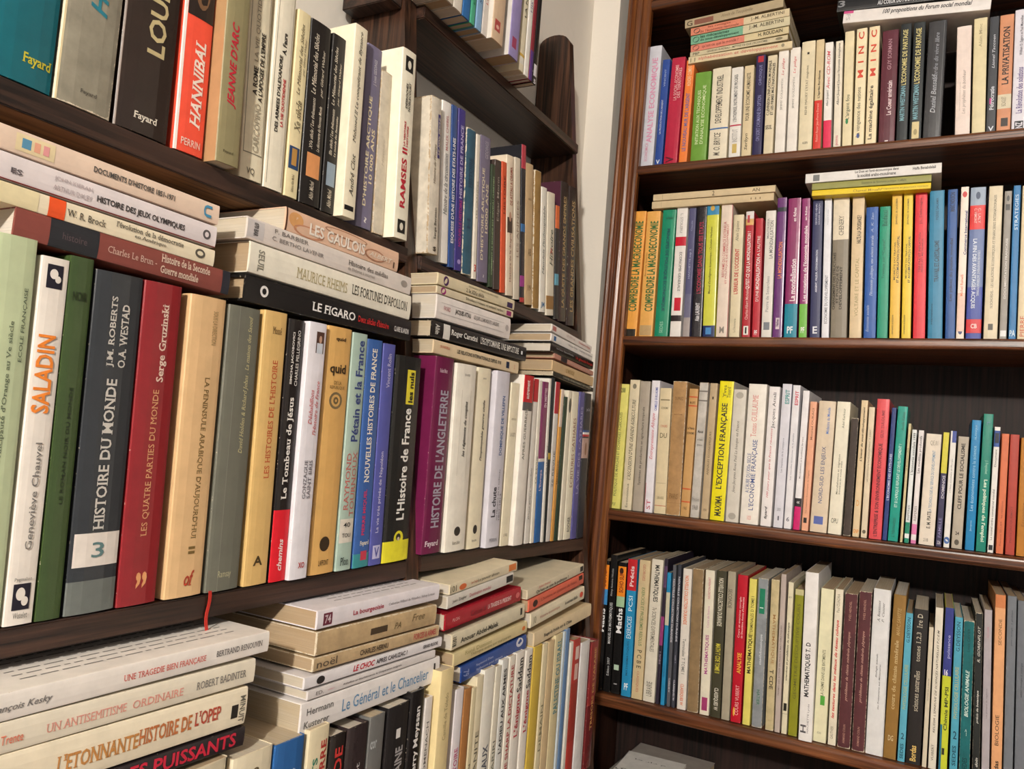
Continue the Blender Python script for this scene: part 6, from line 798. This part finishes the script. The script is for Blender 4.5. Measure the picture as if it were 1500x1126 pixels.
('lying','L',(-0.504, 0.4958, 0.1752),90.2,0.0207,0.1637,0.13,'dfb99e',',e4dcd0',[(0,0.012,0,1,'5a3a2c','panel',0,0,0,''),(0.02,0.13,0.1,0.75,'dba268','disc',0,0,0,''),(0.06,0.3,0.5,1,'c98c6c','disc',0,0,0,''),(0.08,0.27,0.56,0.95,'dfb99e','disc',0,0,0,''),(0.3,0.68,0.06,0.4,'a8785c','disc',0,0,0,''),(0.31,0.67,0.11,0.36,'dfb99e','disc',0,0,0,''),(0.66,0.86,0.35,0.9,'b07c60','disc',0,0,0,''),(0.675,0.85,0.42,0.84,'dfb99e','disc',0,0,0,''),(0.18,0.66,0.3,0.82,'f2e8dc','up',1,0,0,'LES GAULOIS'),(0.7,0.93,0.5,0.72,'f0e4d4','up',0,1,0,'ALBERT'),(0.94,0.96,0.6,0.9,'4a3028','up',0,0,0,'1')],1,'tan book with white lettering, topmost of pile left of middle upright','books in the pile topped by the comic-art book',0),
('lying','L',(-0.5, 0.4508, 0.1549),90.48,0.0184,0.229,0.13,'dcd2ca','',[(0.12,0.32,0.15,0.35,'7c7470','up',0,0,0,'F. BARBIER'),(0.12,0.4,0.5,0.7,'8c8480','up',0,0,0,'C. BERTHO LAVENIR'),(0,0.08,0.1,0.9,'ccc6c4','panel',0,0,0,''),(0.02,0.06,0.2,0.8,'5a5654','across',1,0,0,'070 BAR'),(0.55,0.82,0.3,0.55,'5c544e','up',0,0,1,'Histoire des médias'),(0.55,0.73,0.65,0.82,'9c948c','up',0,0,0,'de Diderot à internet'),(0.92,0.97,0.3,0.7,'a09890','disc',0,0,0,'')],1,'white book with pale grey band, second from top of pile left of middle upright','books in the pile topped by the comic-art book',0),
('lying','L',(-0.5, 0.4564, 0.1318),90.41,0.026,0.2263,0.13,'ebe5d4','',[(0.04,0.07,0.2,0.9,'8a8678','across',1,0,1,'SEUIL'),(0.24,0.54,0.35,0.72,'b9ac82','up',0,0,1,'MAURICE RHEIMS'),(0.57,0.97,0.3,0.68,'4a463c','up',0,0,1,"LES FORTUNES D'APOLLON")],1,'white book with black lettering, third from top of pile left of middle upright','books in the pile topped by the comic-art book',0),
('lying','L',(-0.5, 0.4547, 0.1056),89.94,0.0218,0.2321,0.13,'1d1b1b','gloss',[(0.07,0.11,0.25,0.7,'e8e4e0','disc',0,0,0,''),(0.08,0.1,0.35,0.6,'1d1b1b','disc',0,0,0,''),(0.34,0.6,0.35,0.72,'f0ece8','up',1,0,1,'LE FIGARO'),(0.62,0.83,0.4,0.7,'c02c2c','up',1,0,1,"Deux siècles d'histoire"),(0.87,0.98,0.45,0.7,'d0ccc8','up',1,0,0,'CLAIRE BLANDIN')],1,'black book with white lettering, bottommost of pile left of middle upright','books in the pile topped by the comic-art book',1),
('lying','L',(-0.498, 0.7268, 0.1724),89.07,0.0131,0.1822,0.13,'dccfae','',[(0.06,0.12,0.1,0.95,'4a2458','disc',0,0,0,''),(0.36,0.75,0.15,0.4,'8a8060','up',0,0,0,"Introduction à l'histoire de notre temps"),(0.33,0.56,0.5,0.85,'4a4636','up',0,0,1,'2. le XIXe siècle'),(0.89,0.97,0.4,0.9,'3c2a54','panel',0,0,0,'')],1,'cream book with olive lettering, topmost of pile right of middle upright','books in the pile behind the middle upright',0),
('lying','L',(-0.498, 0.7266, 0.1599),89.12,0.0085,0.1806,0.13,'dacdb0','',[(0.04,0.1,0,1,'94246c','disc',0,0,0,''),(0.34,0.86,0.3,0.75,'4a4636','up',0,0,1,'Décadence romaine ou antiquité tardive ?'),(0.9,0.97,0.2,0.9,'94246c','panel',0,0,0,'')],1,'cream book with olive lettering, second from top of pile right of middle upright','books in the pile behind the middle upright',0),
('lying','L',(-0.498, 0.7287, 0.1414),89.65,0.0277,0.1741,0.13,'e8e0da','',[(0.05,0.9,0.3,0.32,'c0b8b4','panel',0,0,0,''),(0.05,0.9,0.74,0.76,'c0b8b4','panel',0,0,0,''),(0.22,0.42,0.4,0.65,'3a3634','up',1,0,0,'JACQUES ATTALI'),(0.46,0.82,0.4,0.62,'6a6462','up',0,0,0,"LES JUIFS, LE MONDE ET L'ARGENT"),(0.92,0.97,0.35,0.65,'b8b0ac','disc',0,0,0,''),(0.08,0.16,0.42,0.6,'c08080','up',0,0,0,'FAYARD')],1,'white book with grey lettering, third from top of pile right of middle upright','books in the pile behind the middle upright',0),
('lying','L',(-0.498, 0.723, 0.1153),89.92,0.0188,0.2307,0.13,'1d1b1a','gloss',[(0.17,0.43,0.25,0.7,'e8e4dc','up',1,0,1,'Roger Caratini'),(0.46,0.9,0.2,0.72,'dcd8d0','up',1,0,1,"L'EGYPTOMANIE, UNE IMPOSTURE"),(0.1,0.16,0.05,0.95,'e0dcd4','panel',0,0,0,''),(0.02,0.07,0.2,0.8,'c8c4bc','across',1,0,0,'Albin'),(0.93,0.95,0.35,0.6,'f0f0f0','panel',0,0,0,'')],1,'black book with white band, fourth from top of pile right of middle upright','books in the pile behind the middle upright',0),
('lying','L',(-0.498, 0.7294, 0.0959),90.38,0.0154,0.2047,0.13,'dfc9a6','',[(0.24,0.76,0.3,0.6,'33302a','up',1,0,0,'LES RELATIONS INTERNATIONALES DEPUIS 1918'),(0.06,0.16,0.3,0.55,'cc6c50','up',0,0,0,'J.B. DUROSELLE'),(0.83,0.87,0.2,0.75,'1c2a48','panel',0,0,0,''),(0.91,0.97,0.3,0.7,'d08060','across',0,0,0,'HISTOIRE')],1,'cream book with black lettering, bottommost of pile right of middle upright','books in the pile behind the middle upright',0),
('lying','L',(-0.498, 1.0275, 0.1651),94.5,0.0109,0.1538,0.12,'e2dbd4','',[(0.3,0.6,0.3,0.6,'b8a098','up',0,0,0,'LE SIECLE'),(0.65,0.95,0.3,0.7,'c86860','up',0,0,0,'Dictionnaire critique'),(0.02,0.1,0.2,0.8,'c07870','panel',0,0,0,'')],1,'white book with salmon lettering, topmost of dark-edged pile nearest the corner','books in the pile at the corner end',0),
('lying','L',(-0.498, 1.0287, 0.1512),93.72,0.0113,0.1587,0.12,'e4e0da','',[(0.38,0.6,0.3,0.6,'7a7a7a','up',0,0,0,'Georges Duby'),(0.65,0.98,0.3,0.6,'9a9a9a','up',0,0,0,'Guerriers et paysans'),(0.05,0.1,0.2,0.8,'3c6ca0','panel',0,0,0,'')],1,'white book with grey lettering, second from top of dark-edged pile nearest the corner','books in the pile at the corner end',0),
('lying','L',(-0.498, 1.0312, 0.1367),92.94,0.0129,0.1614,0.12,'221c1b','gloss',[(0.1,0.5,0.3,0.55,'b8b4b0','up',0,0,1,'Yves Ternon - Raymond Kévorkian'),(0.55,0.98,0.3,0.75,'b8342c','up',1,0,0,'Un génocide français')],1,'black book with red lettering, third from top of dark-edged pile nearest the corner','books in the pile at the corner end',0),
('lying','L',(-0.498, 1.0437, 0.1258),93.89,0.0073,0.1515,0.12,'b88474','',[(0.15,0.3,0,1,'33282a','panel',0,0,0,''),(0.35,0.9,0.3,0.7,'d8b8a8','up',0,0,0,'Histoire de la Guerre froide')],1,'salmon book with maroon band, fourth from top of dark-edged pile nearest the corner','books in the pile at the corner end',0),
('lying','L',(-0.498, 1.0392, 0.1111),93.19,0.0155,0.1584,0.12,'cfb288','',[(0.3,0.5,0.3,0.7,'a08450','up',0,0,0,'LE MONDE')],1,'tan book with golden brown lettering, fifth from top of dark-edged pile nearest the corner','books in the pile at the corner end',0),
('lying','L',(-0.498, 1.0424, 0.0994),93.77,0.0065,0.1577,0.12,'35322a','wear',[(0.2,0.95,0.2,0.7,'a8a490','up',1,0,0,"CONTRE L'ENSEIGNEMENT HISTORIQUE")],1,'olive book with matching lettering, bottommost of dark-edged pile nearest the corner','books in the pile at the corner end',0),
('lying','L',(-0.462, 0.2429, -0.1754),90.13,0.0159,0.2379,0.13,'e9e2da','',[(0.46,0.74,0.4,0.72,'dd6c60','up',0,0,1,'UNE TRAGEDIE BIEN FRANÇAISE'),(0.78,0.97,0.35,0.62,'6a6664','up',0,0,1,'BERTRAND RENOUVIN'),(0.05,0.26,0.4,0.72,'7a7674','up',0,1,0,'Jean-François Kesky')],1,'white book with salmon lettering, topmost of large lower left pile','books in the large pile at the lower left',0),
('lying','L',(-0.462, 0.2449, -0.1927),90.85,0.018,0.2238,0.15,'e5dcc8','',[(0.26,0.5,0.4,0.7,'e8a090','up',0,0,1,'UN ANTISEMITISME'),(0.52,0.7,0.4,0.7,'e8a090','up',0,0,1,'ORDINAIRE'),(0.75,0.96,0.35,0.65,'85807a','up',0,0,1,'ROBERT BADINTER'),(0.05,0.2,0.4,0.7,'e07c60','up',0,0,0,'1940-1944 Trente')],1,'cream book with salmon lettering, second from top of large lower left pile','books in the large pile at the lower left',0),
('lying','L',(-0.462, 0.2475, -0.2159),91.45,0.0282,0.2162,0.15,'ece0c6','',[(0.3,0.56,0.35,0.72,'c98c4c','up',1,0,1,"L'ETONNANTE"),(0.56,0.76,0.3,0.68,'c27442','up',1,0,1,'HISTOIRE DE'),(0.77,0.88,0.28,0.64,'b8503c','up',1,0,1,"L'OPEP"),(0.93,0.96,0.4,0.75,'2a2622','panel',0,0,0,''),(0.965,0.99,0.2,0.9,'6a665a','across',0,0,0,'MINUIT')],1,'cream book with golden brown lettering, third from top of large lower left pile','books in the large pile at the lower left',0),
('lying','L',(-0.462, 0.25, -0.2375),91.93,0.0143,0.2144,0.15,'231c20','gloss',[(0.5,0.96,0.15,0.85,'c82840','up',1,0,0,'LES PUISSANTS'),(0.3,0.48,0.2,0.85,'c82840','up',1,0,0,'TOUT')],1,'black book with red lettering, bottommost of large lower left pile','books in the large pile at the lower left',0),
('lying','L',(-0.464, 0.5384, -0.1696),90.16,0.0162,0.1909,0.14,'e6e0e4','',[(0.04,0.1,0.2,0.85,'6c2c3c','panel',0,0,0,''),(0.05,0.09,0.3,0.75,'d8c8cc','up',1,0,0,'74'),(0.25,0.49,0.4,0.75,'b04858','up',1,0,0,'La bourgeoisie'),(0.53,0.95,0.45,0.65,'7a7478','up',0,0,1,'Catherine Wihtol de Wenden / Rémy Leveau')],1,'white book with salmon lettering, topmost of six-book pile below middle upright','books in the pile of six below the middle upright',0),
('lying','L',(-0.464, 0.5404, -0.1903),91.03,0.0202,0.1866,0.14,'c6ab82','wear',[(0.4,0.54,0.4,0.7,'4a3c2c','panel',0,0,0,''),(0.76,0.88,0.2,0.55,'7a6848','up',0,1,0,'Free'),(0.6,0.66,0.4,0.7,'7a6848','up',0,1,0,'PA')],1,'tan book with brown lettering, second from top of six-book pile below middle upright','books in the pile of six below the middle upright',0),
('lying','L',(-0.464, 0.5385, -0.2078),91.21,0.0113,0.1965,0.14,'cbb088','wear',[(0,0.18,0.2,0.8,'5a4c3c','up',0,0,0,'noël'),(0.32,0.54,0.3,0.75,'3f3226','up',1,0,0,'CHARLES HERNU'),(0.76,0.97,0.2,0.75,'b8544c','up',1,0,0,'FORCES & ARMES')],1,'tan book with salmon lettering, third from top of six-book pile below middle upright','books in the pile of six below the middle upright',0),
('lying','L',(-0.464, 0.5295, -0.2212),91.08,0.0099,0.213,0.14,'e6e2e4','',[(0.07,0.12,0.2,0.9,'2c2828','disc',0,0,0,''),(0.3,0.45,0.2,0.75,'c01c2c','up',1,1,0,'LE CHOC'),(0.46,0.7,0.25,0.7,'4a4446','up',1,0,0,'APRES CAHUZAC ?'),(0.83,0.96,0.3,0.65,'4a4446','up',1,0,0,'GERARD FILOCHE')],1,'white book with dark grey lettering, fourth from top of six-book pile below middle upright','books in the pile of six below the middle upright',0),
('lying','L',(-0.464, 0.5352, -0.2326),90.95,0.0077,0.1962,0.14,'dcd6d4','',[(0.05,0.1,0.3,0.7,'7a7470','up',0,0,0,'ED.'),(0.22,0.7,0.35,0.65,'4a4648','up',0,1,0,'Rébellion et désobéissance, la Coopération intégrale'),(0.1,0.2,0.4,0.6,'d890a0','up',0,0,0,'syllepse')],1,'white book with dark grey lettering, fifth from top of six-book pile below middle upright','books in the pile of six below the middle upright',0),
('lying','L',(-0.464, 0.5291, -0.2513),90.79,0.0266,0.2131,0.14,'e6e1de','',[(0.25,0.9,0.3,0.72,'6a94b8','up',0,0,0,'Le Général et le Chancelier'),(0.03,0.19,0.2,0.42,'6a6864','up',0,0,0,'Hermann'),(0.02,0.17,0.6,0.82,'6a6864','up',0,0,0,'Kusterer'),(0.945,0.96,0.2,0.85,'3a3634','panel',0,0,0,'')],1,'white book with light blue lettering, bottommost of six-book pile below middle upright','books in the pile of six below the middle upright',0),
('lying','L',(-0.464, 0.7513, -0.1712),86.41,0.0114,0.157,0.13,'dccfb2','',[(0.12,0.22,0.3,0.9,'d87040','disc',0,0,0,''),(0.28,0.38,0.4,0.7,'b86c50','up',0,0,0,'Jean Ziegler'),(0.38,0.7,0.35,0.75,'5a5440','up',0,0,0,'Le pouvoir africain'),(0.86,0.98,0.1,0.8,'d87c40','panel',0,0,0,''),(0,0.08,0.2,0.8,'5a5440','up',0,0,0,'101')],1,'cream book with golden brown band, topmost of pile topped by orange-dotted paperback','books in the pile beside the lower upright',0),
('lying','L',(-0.464, 0.7486, -0.1852),85.96,0.0134,0.1517,0.13,'d8d2c8','',[(0.06,0.26,0.4,0.7,'5a5650','up',0,0,0,'Jean Ziegler'),(0.3,0.62,0.4,0.7,'c0606c','up',0,0,0,'Destination mondial'),(0.88,0.99,0.2,0.8,'2a2828','panel',0,0,0,'')],1,'white book with salmon lettering, second from top of pile topped by orange-dotted paperback','books in the pile beside the lower upright',0),
('lying','L',(-0.464, 0.747, -0.2063),87.5,0.0182,0.1777,0.13,'a51c2c','gloss',[(0.3,0.5,0.35,0.7,'6c1420','up',0,0,0,'Colonel X'),(0.52,0.85,0.35,0.65,'ecc8c4','up',1,0,0,'LA TRAGEDIE DU PRESIDENT'),(0.92,0.98,0.3,0.7,'d86c6c','disc',0,0,0,''),(0.08,0.16,0.4,0.6,'e0a0a0','up',0,0,0,'PLON')],1,'red book with pinkish white lettering, third from top of pile topped by orange-dotted paperback','books in the pile beside the lower upright',0),
('lying','L',(-0.464, 0.7647, -0.2309),87.09,0.0174,0.1746,0.13,'d9cfb4','',[(0.1,0.6,0.4,0.75,'3a382e','up',1,0,0,'Anouar Abdel-Malek'),(0,0.05,0.2,0.8,'3a382e','across',1,0,0,'10/18'),(0.93,0.96,0.2,0.7,'2c2a24','panel',0,0,0,'')],1,'cream book with olive lettering, fourth from top of pile topped by orange-dotted paperback','books in the pile beside the lower upright',0),
('lying','L',(-0.464, 0.7714, -0.2516),87.7,0.0146,0.1785,0.13,'d8c89a','',[(0.1,0.5,0.15,0.45,'a89c68','up',0,0,1,'René Dumont'),(0.1,0.85,0.5,0.82,'9c9060','up',0,0,1,"l'Afrique noire est mal partie"),(0.92,0.97,0.3,0.7,'d87c3c','disc',0,0,0,'')],1,'cream book with olive lettering, fifth from top of pile topped by orange-dotted paperback','books in the pile beside the lower upright',0),
('lying','L',(-0.464, 0.7905, -0.2719),87.21,0.0183,0.1608,0.13,'26478e','gloss',[(0.2,0.45,0.25,0.45,'a8b4dc','up',0,0,0,'Raymond Dion'),(0.2,0.6,0.55,0.75,'a8b4dc','up',0,0,0,'Réflexions pour demain'),(0.82,0.94,0,0.6,'c8ccd8','disc',0,0,0,''),(0.02,0.1,0.3,0.7,'8c98c4','across',1,0,0,'79')],1,'blue book with lavender lettering, bottommost of pile topped by orange-dotted paperback','books in the pile beside the lower upright',0),
('lying','L',(-0.461, 0.9386, -0.2017),85.13,0.0122,0.1845,0.12,'d6cab0','',[(0.1,0.45,0.1,0.4,'c86058','up',0,1,1,'Julien Freund'),(0.08,0.75,0.45,0.9,'3a362c','up',1,0,1,"Qu'est-ce que la politique ?"),(0.93,0.99,0.2,0.8,'2a2824','panel',0,0,0,'')],1,'cream book with olive lettering, topmost of tilted pile in lower corner','books in the tilted pile by the lower corner',0),
('lying','L',(-0.461, 0.9452, -0.2172),85.08,0.0155,0.1808,0.12,'dc6c54','',[(0.06,0.14,0.2,0.8,'3a2420','disc',0,0,0,''),(0.2,0.85,0.3,0.65,'9c4434','up',0,0,0,"L'homme en question de l'Islam"),(0.9,0.97,0.1,0.5,'3a2420','panel',0,0,0,'')],1,'red book with dark red lettering, second from top of tilted pile in lower corner','books in the tilted pile by the lower corner',0),
('lying','L',(-0.461, 0.9546, -0.2377),85.58,0.0191,0.178,0.12,'e3d9be','',[(0.15,0.5,0.45,0.7,'b87c6c','up',0,0,0,'Histoire économique'),(0.6,0.85,0.4,0.65,'4a463a','up',1,0,1,'le nouveau siècle'),(0.04,0.08,0.3,0.8,'8a8468','up',0,0,0,'10'),(0.9,0.97,0.3,0.75,'d8543c','disc',0,0,0,'')],1,'cream book with salmon lettering, third from top of tilted pile in lower corner','books in the tilted pile by the lower corner',0),
('lying','L',(-0.461, 0.9684, -0.265),86.91,0.0184,0.1967,0.12,'dfcba6','',[(0.15,0.62,0.4,0.72,'2c2a24','up',1,0,1,'Regards froids sur la Chine')],1,'cream book with black lettering, bottommost of tilted pile in lower corner','books in the tilted pile by the lower corner',0),
('lying','R',(-0.4566, 1.43, 0.822),87.5,0.0167,0.1821,0.13,'b3a283','',[(0.02,0.08,0.25,0.85,'4a3c30','up',0,0,0,'G'),(0.1,0.3,0.25,0.85,'8c5c4c','panel',0,0,0,''),(0.38,0.7,0.26,0.74,'8a7c60','up',0,1,0,'Alexis de Tocqueville')],1,'tan book with brown lettering, topmost of pile on right bookcase top row','books in the pile on the top row of the right bookcase',0),
('lying','R',(-0.4441, 1.43, 0.804),88.25,0.0145,0.1813,0.13,'d8c8a4','',[(0,0.55,0,1,'e08c70','panel',0,0,0,''),(0.03,0.1,0.15,0.85,'4a3a34','disc',0,0,0,''),(0.1,0.5,0.12,0.48,'8c4434','up',0,0,0,'les rouages'),(0.1,0.5,0.52,0.88,'8c4434','up',0,0,0,"de l'économie nationale"),(0.62,0.95,0.205,0.745,'5a5040','up',0,0,0,'J.-M. ALBERTINI')],1,'cream book with golden brown band, second from top of pile on right bookcase top row','books in the pile on the top row of the right bookcase',0),
('lying','R',(-0.443, 1.43, 0.7868),87.99,0.017,0.1817,0.13,'d2c8a6','',[(0,0.54,0,1,'7cb494','panel',0,0,0,''),(0.02,0.09,0.15,0.85,'3c5c4c','disc',0,0,0,''),(0.1,0.4,0.09,0.45,'2c4c3c','up',1,0,0,'les mécanismes'),(0.1,0.5,0.52,0.88,'2c4c3c','up',1,0,0,'du sous-développement'),(0.6,0.94,0.155,0.695,'5a5040','up',0,0,0,'J.-M. ALBERTINI')],1,'cream book with green band, third from top of pile on right bookcase top row','books in the pile on the top row of the right bookcase',0),
('lying','R',(-0.442, 1.43, 0.7703),88.19,0.0134,0.1797,0.13,'d6c69c','',[(0,0.56,0,1,'e08874','panel',0,0,0,''),(0.02,0.09,0.1,0.9,'5c3c34','disc',0,0,0,''),(0.12,0.5,0.255,0.795,'7c4034','up',0,0,0,"qu'est-ce que le monde ?"),(0.7,0.94,0.155,0.695,'4a4434','up',1,0,0,'H. ROUDAIN')],1,'cream book with salmon band, fourth from top of pile on right bookcase top row','books in the pile on the top row of the right bookcase',0),
('lying','R',(-0.4426, 1.43, 0.7589),88.98,0.0089,0.1792,0.13,'cfc2a0','',[(0.18,0.8,0.255,0.795,'5a5444','up',0,0,0,"GEORGES BURDEAU - METTEZ CE QUE L'ECONOMIE"),(0.88,0.95,0.2,0.8,'8a8268','disc',0,0,0,''),(0.03,0.1,0.25,0.85,'5a5444','up',0,0,0,'PBP')],1,'cream book with olive lettering, fifth from top of pile on right bookcase top row','books in the pile on the top row of the right bookcase',0),
('lying','R',(-0.4452, 1.43, 0.7478),90.19,0.0131,0.1902,0.13,'dccba6','',[(0.1,0.87,0.2,0.8,'cf7468','up',0,0,0,'alphabétisation et développement'),(0.9,0.93,0.2,0.7,'9a9078','disc',0,0,0,''),(0.02,0.07,0.25,0.85,'8a8268','up',0,0,0,'11')],1,'cream book with salmon lettering, bottommost of pile on right bookcase top row','books in the pile on the top row of the right bookcase',0),
('lying','R',(-0.1812, 1.425, 0.8009),93.33,0.0207,0.233,0.14,'26282c','gloss',[(0.28,0.55,0.47,0.83,'d8d8dc','up',1,0,0,'AU COEUR DU POUVOIR'),(0,0.06,0.06,0.65,'8a8c90','up',1,0,0,'3')],1,'black book with white lettering, topmost of pair lying at top right','books in the pair lying above the green and white spines',1),
('lying','R',(-0.1702, 1.425, 0.7788),94.64,0.0217,0.2231,0.14,'e6e1dd','',[(0.28,0.88,0.16,0.64,'4a484a','up',1,1,0,'100 propositions du Forum social mondial'),(0,0.07,0,0.25,'d85c94','panel',0,0,0,''),(0.02,0.05,0.3,0.8,'b8b4b4','across',0,0,0,'FS')],1,'white book with dark grey lettering, bottommost of pair lying at top right','books in the pair lying above the green and white spines',0),
('lying','R',(-0.4973, 1.43, 0.4825),90.05,0.0126,0.2272,0.14,'d1bd98','',[(0.08,0.082,0.1,0.9,'8a7c60','panel',0,0,0,''),(0.5,0.52,0.14,0.86,'5a4c38','up',0,0,0,'2'),(0.82,0.88,0.26,0.74,'6a5c44','up',0,0,0,'AN')],1,'tan book with brown lettering, topmost of tan pair on second row','books in the pair of tan volumes lying on the second row',0),
('lying','R',(-0.499, 1.43, 0.4679),90.09,0.0139,0.2268,0.14,'d0bb95','',[(0.82,0.9,0.26,0.74,'8a7658','up',0,0,0,'. . .'),(0.08,0.082,0.1,0.9,'9a8c70','panel',0,0,0,'')],1,'tan book with brown lettering, bottommost of tan pair on second row','books in the pair of tan volumes lying on the second row',0),
('lying','R',(-0.2182, 1.42, 0.4919),90.02,0.0168,0.2096,0.14,'e2dfdb','',[(0.06,0.11,0.2,0.85,'7a7c7c','panel',0,0,0,''),(0.38,0.7,0.09,0.45,'5a5654','up',1,0,0,"Le Don et l'anti-économique dans"),(0.4,0.68,0.492,0.828,'5a5654','up',1,0,0,'la société arabo-musulmane'),(0.8,0.96,0.225,0.525,'5a5654','up',1,0,0,'Haïfa Benabdelali')],1,'white book with dark grey lettering, topmost of white-topped trio on second row','books in the three volumes lying on the second row',0),
('lying','R',(-0.2067, 1.42, 0.4763),90.24,0.0114,0.184,0.14,'929150','',[(0.43,0.8,0.315,0.735,'4a4a28','up',0,0,0,"Géométrie de l'économie politique / L'affaire")],1,'olive book with matching lettering, second from top of white-topped trio on second row','books in the three volumes lying on the second row',0),
('lying','R',(-0.2057, 1.417, 0.4637),90.52,0.0096,0.1826,0.14,'e6c921','',[(0.36,0.6,0.365,0.785,'9a7c1c','up',0,0,0,'Chantal Mouafo'),(0.6,0.98,0.37,0.73,'9a7c1c','up',0,0,0,'Propositions et pouvoirs moraux')],1,'yellow book with olive lettering, bottommost of white-topped trio on second row','books in the three volumes lying on the second row',0),
]
ARABIC = ('\ufef1\ufead\ufeee\ufe97\ufeb3', '\ufe8e\ufee3 \ufead\ufe8d\ufea9 \ufee1')
RIBBON_LABEL = 'grey book with cream lettering, seventh from left, middle left shelf'
BACK_PRINT = ['white book with salmon lettering, topmost of large lower left pile', 'white book with salmon lettering, topmost of six-book pile below middle upright']
prepare_glyphs({(t[9], t[6], t[7], t[8]) for e in BOOK_DATA for t in e[9] if t[9]} | {(a, 0, 0, 0) for a in ARABIC})
BOOKS = [book(e) for e in BOOK_DATA]

# ------------------------------------------------------------------ small things
def sub(root, name, bm, mat):
    return bm_obj(name, bm, mat, root)

# red reading ribbon hanging from the dark grey hardback on the middle left shelf
for o, e in zip(BOOKS, BOOK_DATA):
    lab = e[11]
    if lab == RIBBON_LABEL:
        w = e[4]
        bm = bmesh.new()
        prev = None
        for k in range(9):
            z = .002 - .0042 * k
            x = -w / 2 + .0022 + .0008 * math.sin(k * .9)
            y = -.0012 - .0006 * math.cos(k * .7)
            a = bm.verts.new((x - .0016, y, z)); b = bm.verts.new((x + .0016, y + .0004, z))
            if prev:
                bm.faces.new((prev[0], prev[1], b, a))
            prev = (a, b)
        r = bm_obj('ribbon', bm, ink_mat('c8342a'), o)
        r['label'] = 'red reading ribbon'
        sm = r.modifiers.new('thickness', 'SOLIDIFY'); sm.thickness = .0004
    if lab in BACK_PRINT:
        # rows of small grey print on the back cover that faces up
        w, h, d = e[4], e[5], e[6]
        rnd = random.Random(5)
        vs = []; fs = []
        for r_ in range(9):
            y0 = .018 + r_ * .0085
            z = h * .22
            while z < h * .9:
                L = rnd.uniform(.004, .014)
                n = len(vs)
                for (yy, zz) in ((y0, z), (y0 + .0016, z), (y0 + .0016, min(z + L, h * .92)), (y0, min(z + L, h * .92))):
                    vs.append((-w / 2 - .00015, yy, zz))
                fs.append((n, n + 1, n + 2, n + 3))
                z += L + .0025
        p = link_mesh('back_cover_print', vs, fs, ink_mat('85807c'), o)
        p['kind'] = 'stuff'

# booklets lying on the lowest visible board of the right bookcase
zb = -.8085
for k, (x0, x1, y0, y1, th, hx, rot, lab) in enumerate((
        (-.519, -.27, 1.435, 1.612, .07, '7d746a', 0.0, 'thick grey-brown volume at the bottom of the flat pile below the mathematics row'),
        (-.515, -.30, 1.432, 1.600, .06, 'b9b0a4', .02, 'middle volume of the flat pile below the mathematics row'),
        (-.518, -.36, 1.436, 1.622, .075, 'a09890', -.03, 'grey volume just beneath the white Arabic booklet at the bottom'),
        (-.513, -.395, 1.436, 1.560, .004, 'eeeae4', .06, 'thin white booklet with black Arabic script lying at the bottom corner'))):
    root = thing('book', lab, 'book', ((x0 + x1) / 2, (y0 + y1) / 2, zb), 'books lying flat at the bottom corner')
    root.rotation_euler = (0, 0, rot)
    hw, hd = (x1 - x0) / 2 - .002, (y1 - y0) / 2 - .002
    t = .0009 if th > .01 else .0005
    cov = bmesh.new()
    for (a, b) in ((0, t), (th - t, th)):
        tmp = box_bm(-hw, hw, -hd, hd, a, b)
        me = bpy.data.meshes.new('t'); tmp.to_mesh(me); tmp.free(); cov.from_mesh(me); bpy.data.meshes.remove(me)
    tmp = box_bm(-hw, -hw + .001, -hd, hd, 0, th)
    me = bpy.data.meshes.new('t'); tmp.to_mesh(me); tmp.free(); cov.from_mesh(me); bpy.data.meshes.remove(me)
    bm_obj('cover', cov, cover_mat(hx, ''), root)
    bm_obj('page_block', box_bm(-hw + .001, hw - .001, -hd + .0005, hd - .0005, t, th - t), page_mat('b8a688'), root)
    if k == 3:
        for (tx, cx, cy, sx, hh) in ((ARABIC[0], -.02, -.045, .07, .018), (ARABIC[1], -.005, .022, .06, .007)):
            g = glyphs(tx)
            if g:
                vs0, fs, gx0, gx1, gy0, gy1 = g
                vs = [(cx - sx / 2 + (a - gx0) / (gx1 - gx0) * sx, cy + (b - gy0) / (gy1 - gy0) * hh, th + .0002) for a, b in vs0]
                link_mesh('title_lettering' if hh > .01 else 'cover_lettering', vs, fs, ink_mat('2c2a2a'), root)
    zb += th + .0004
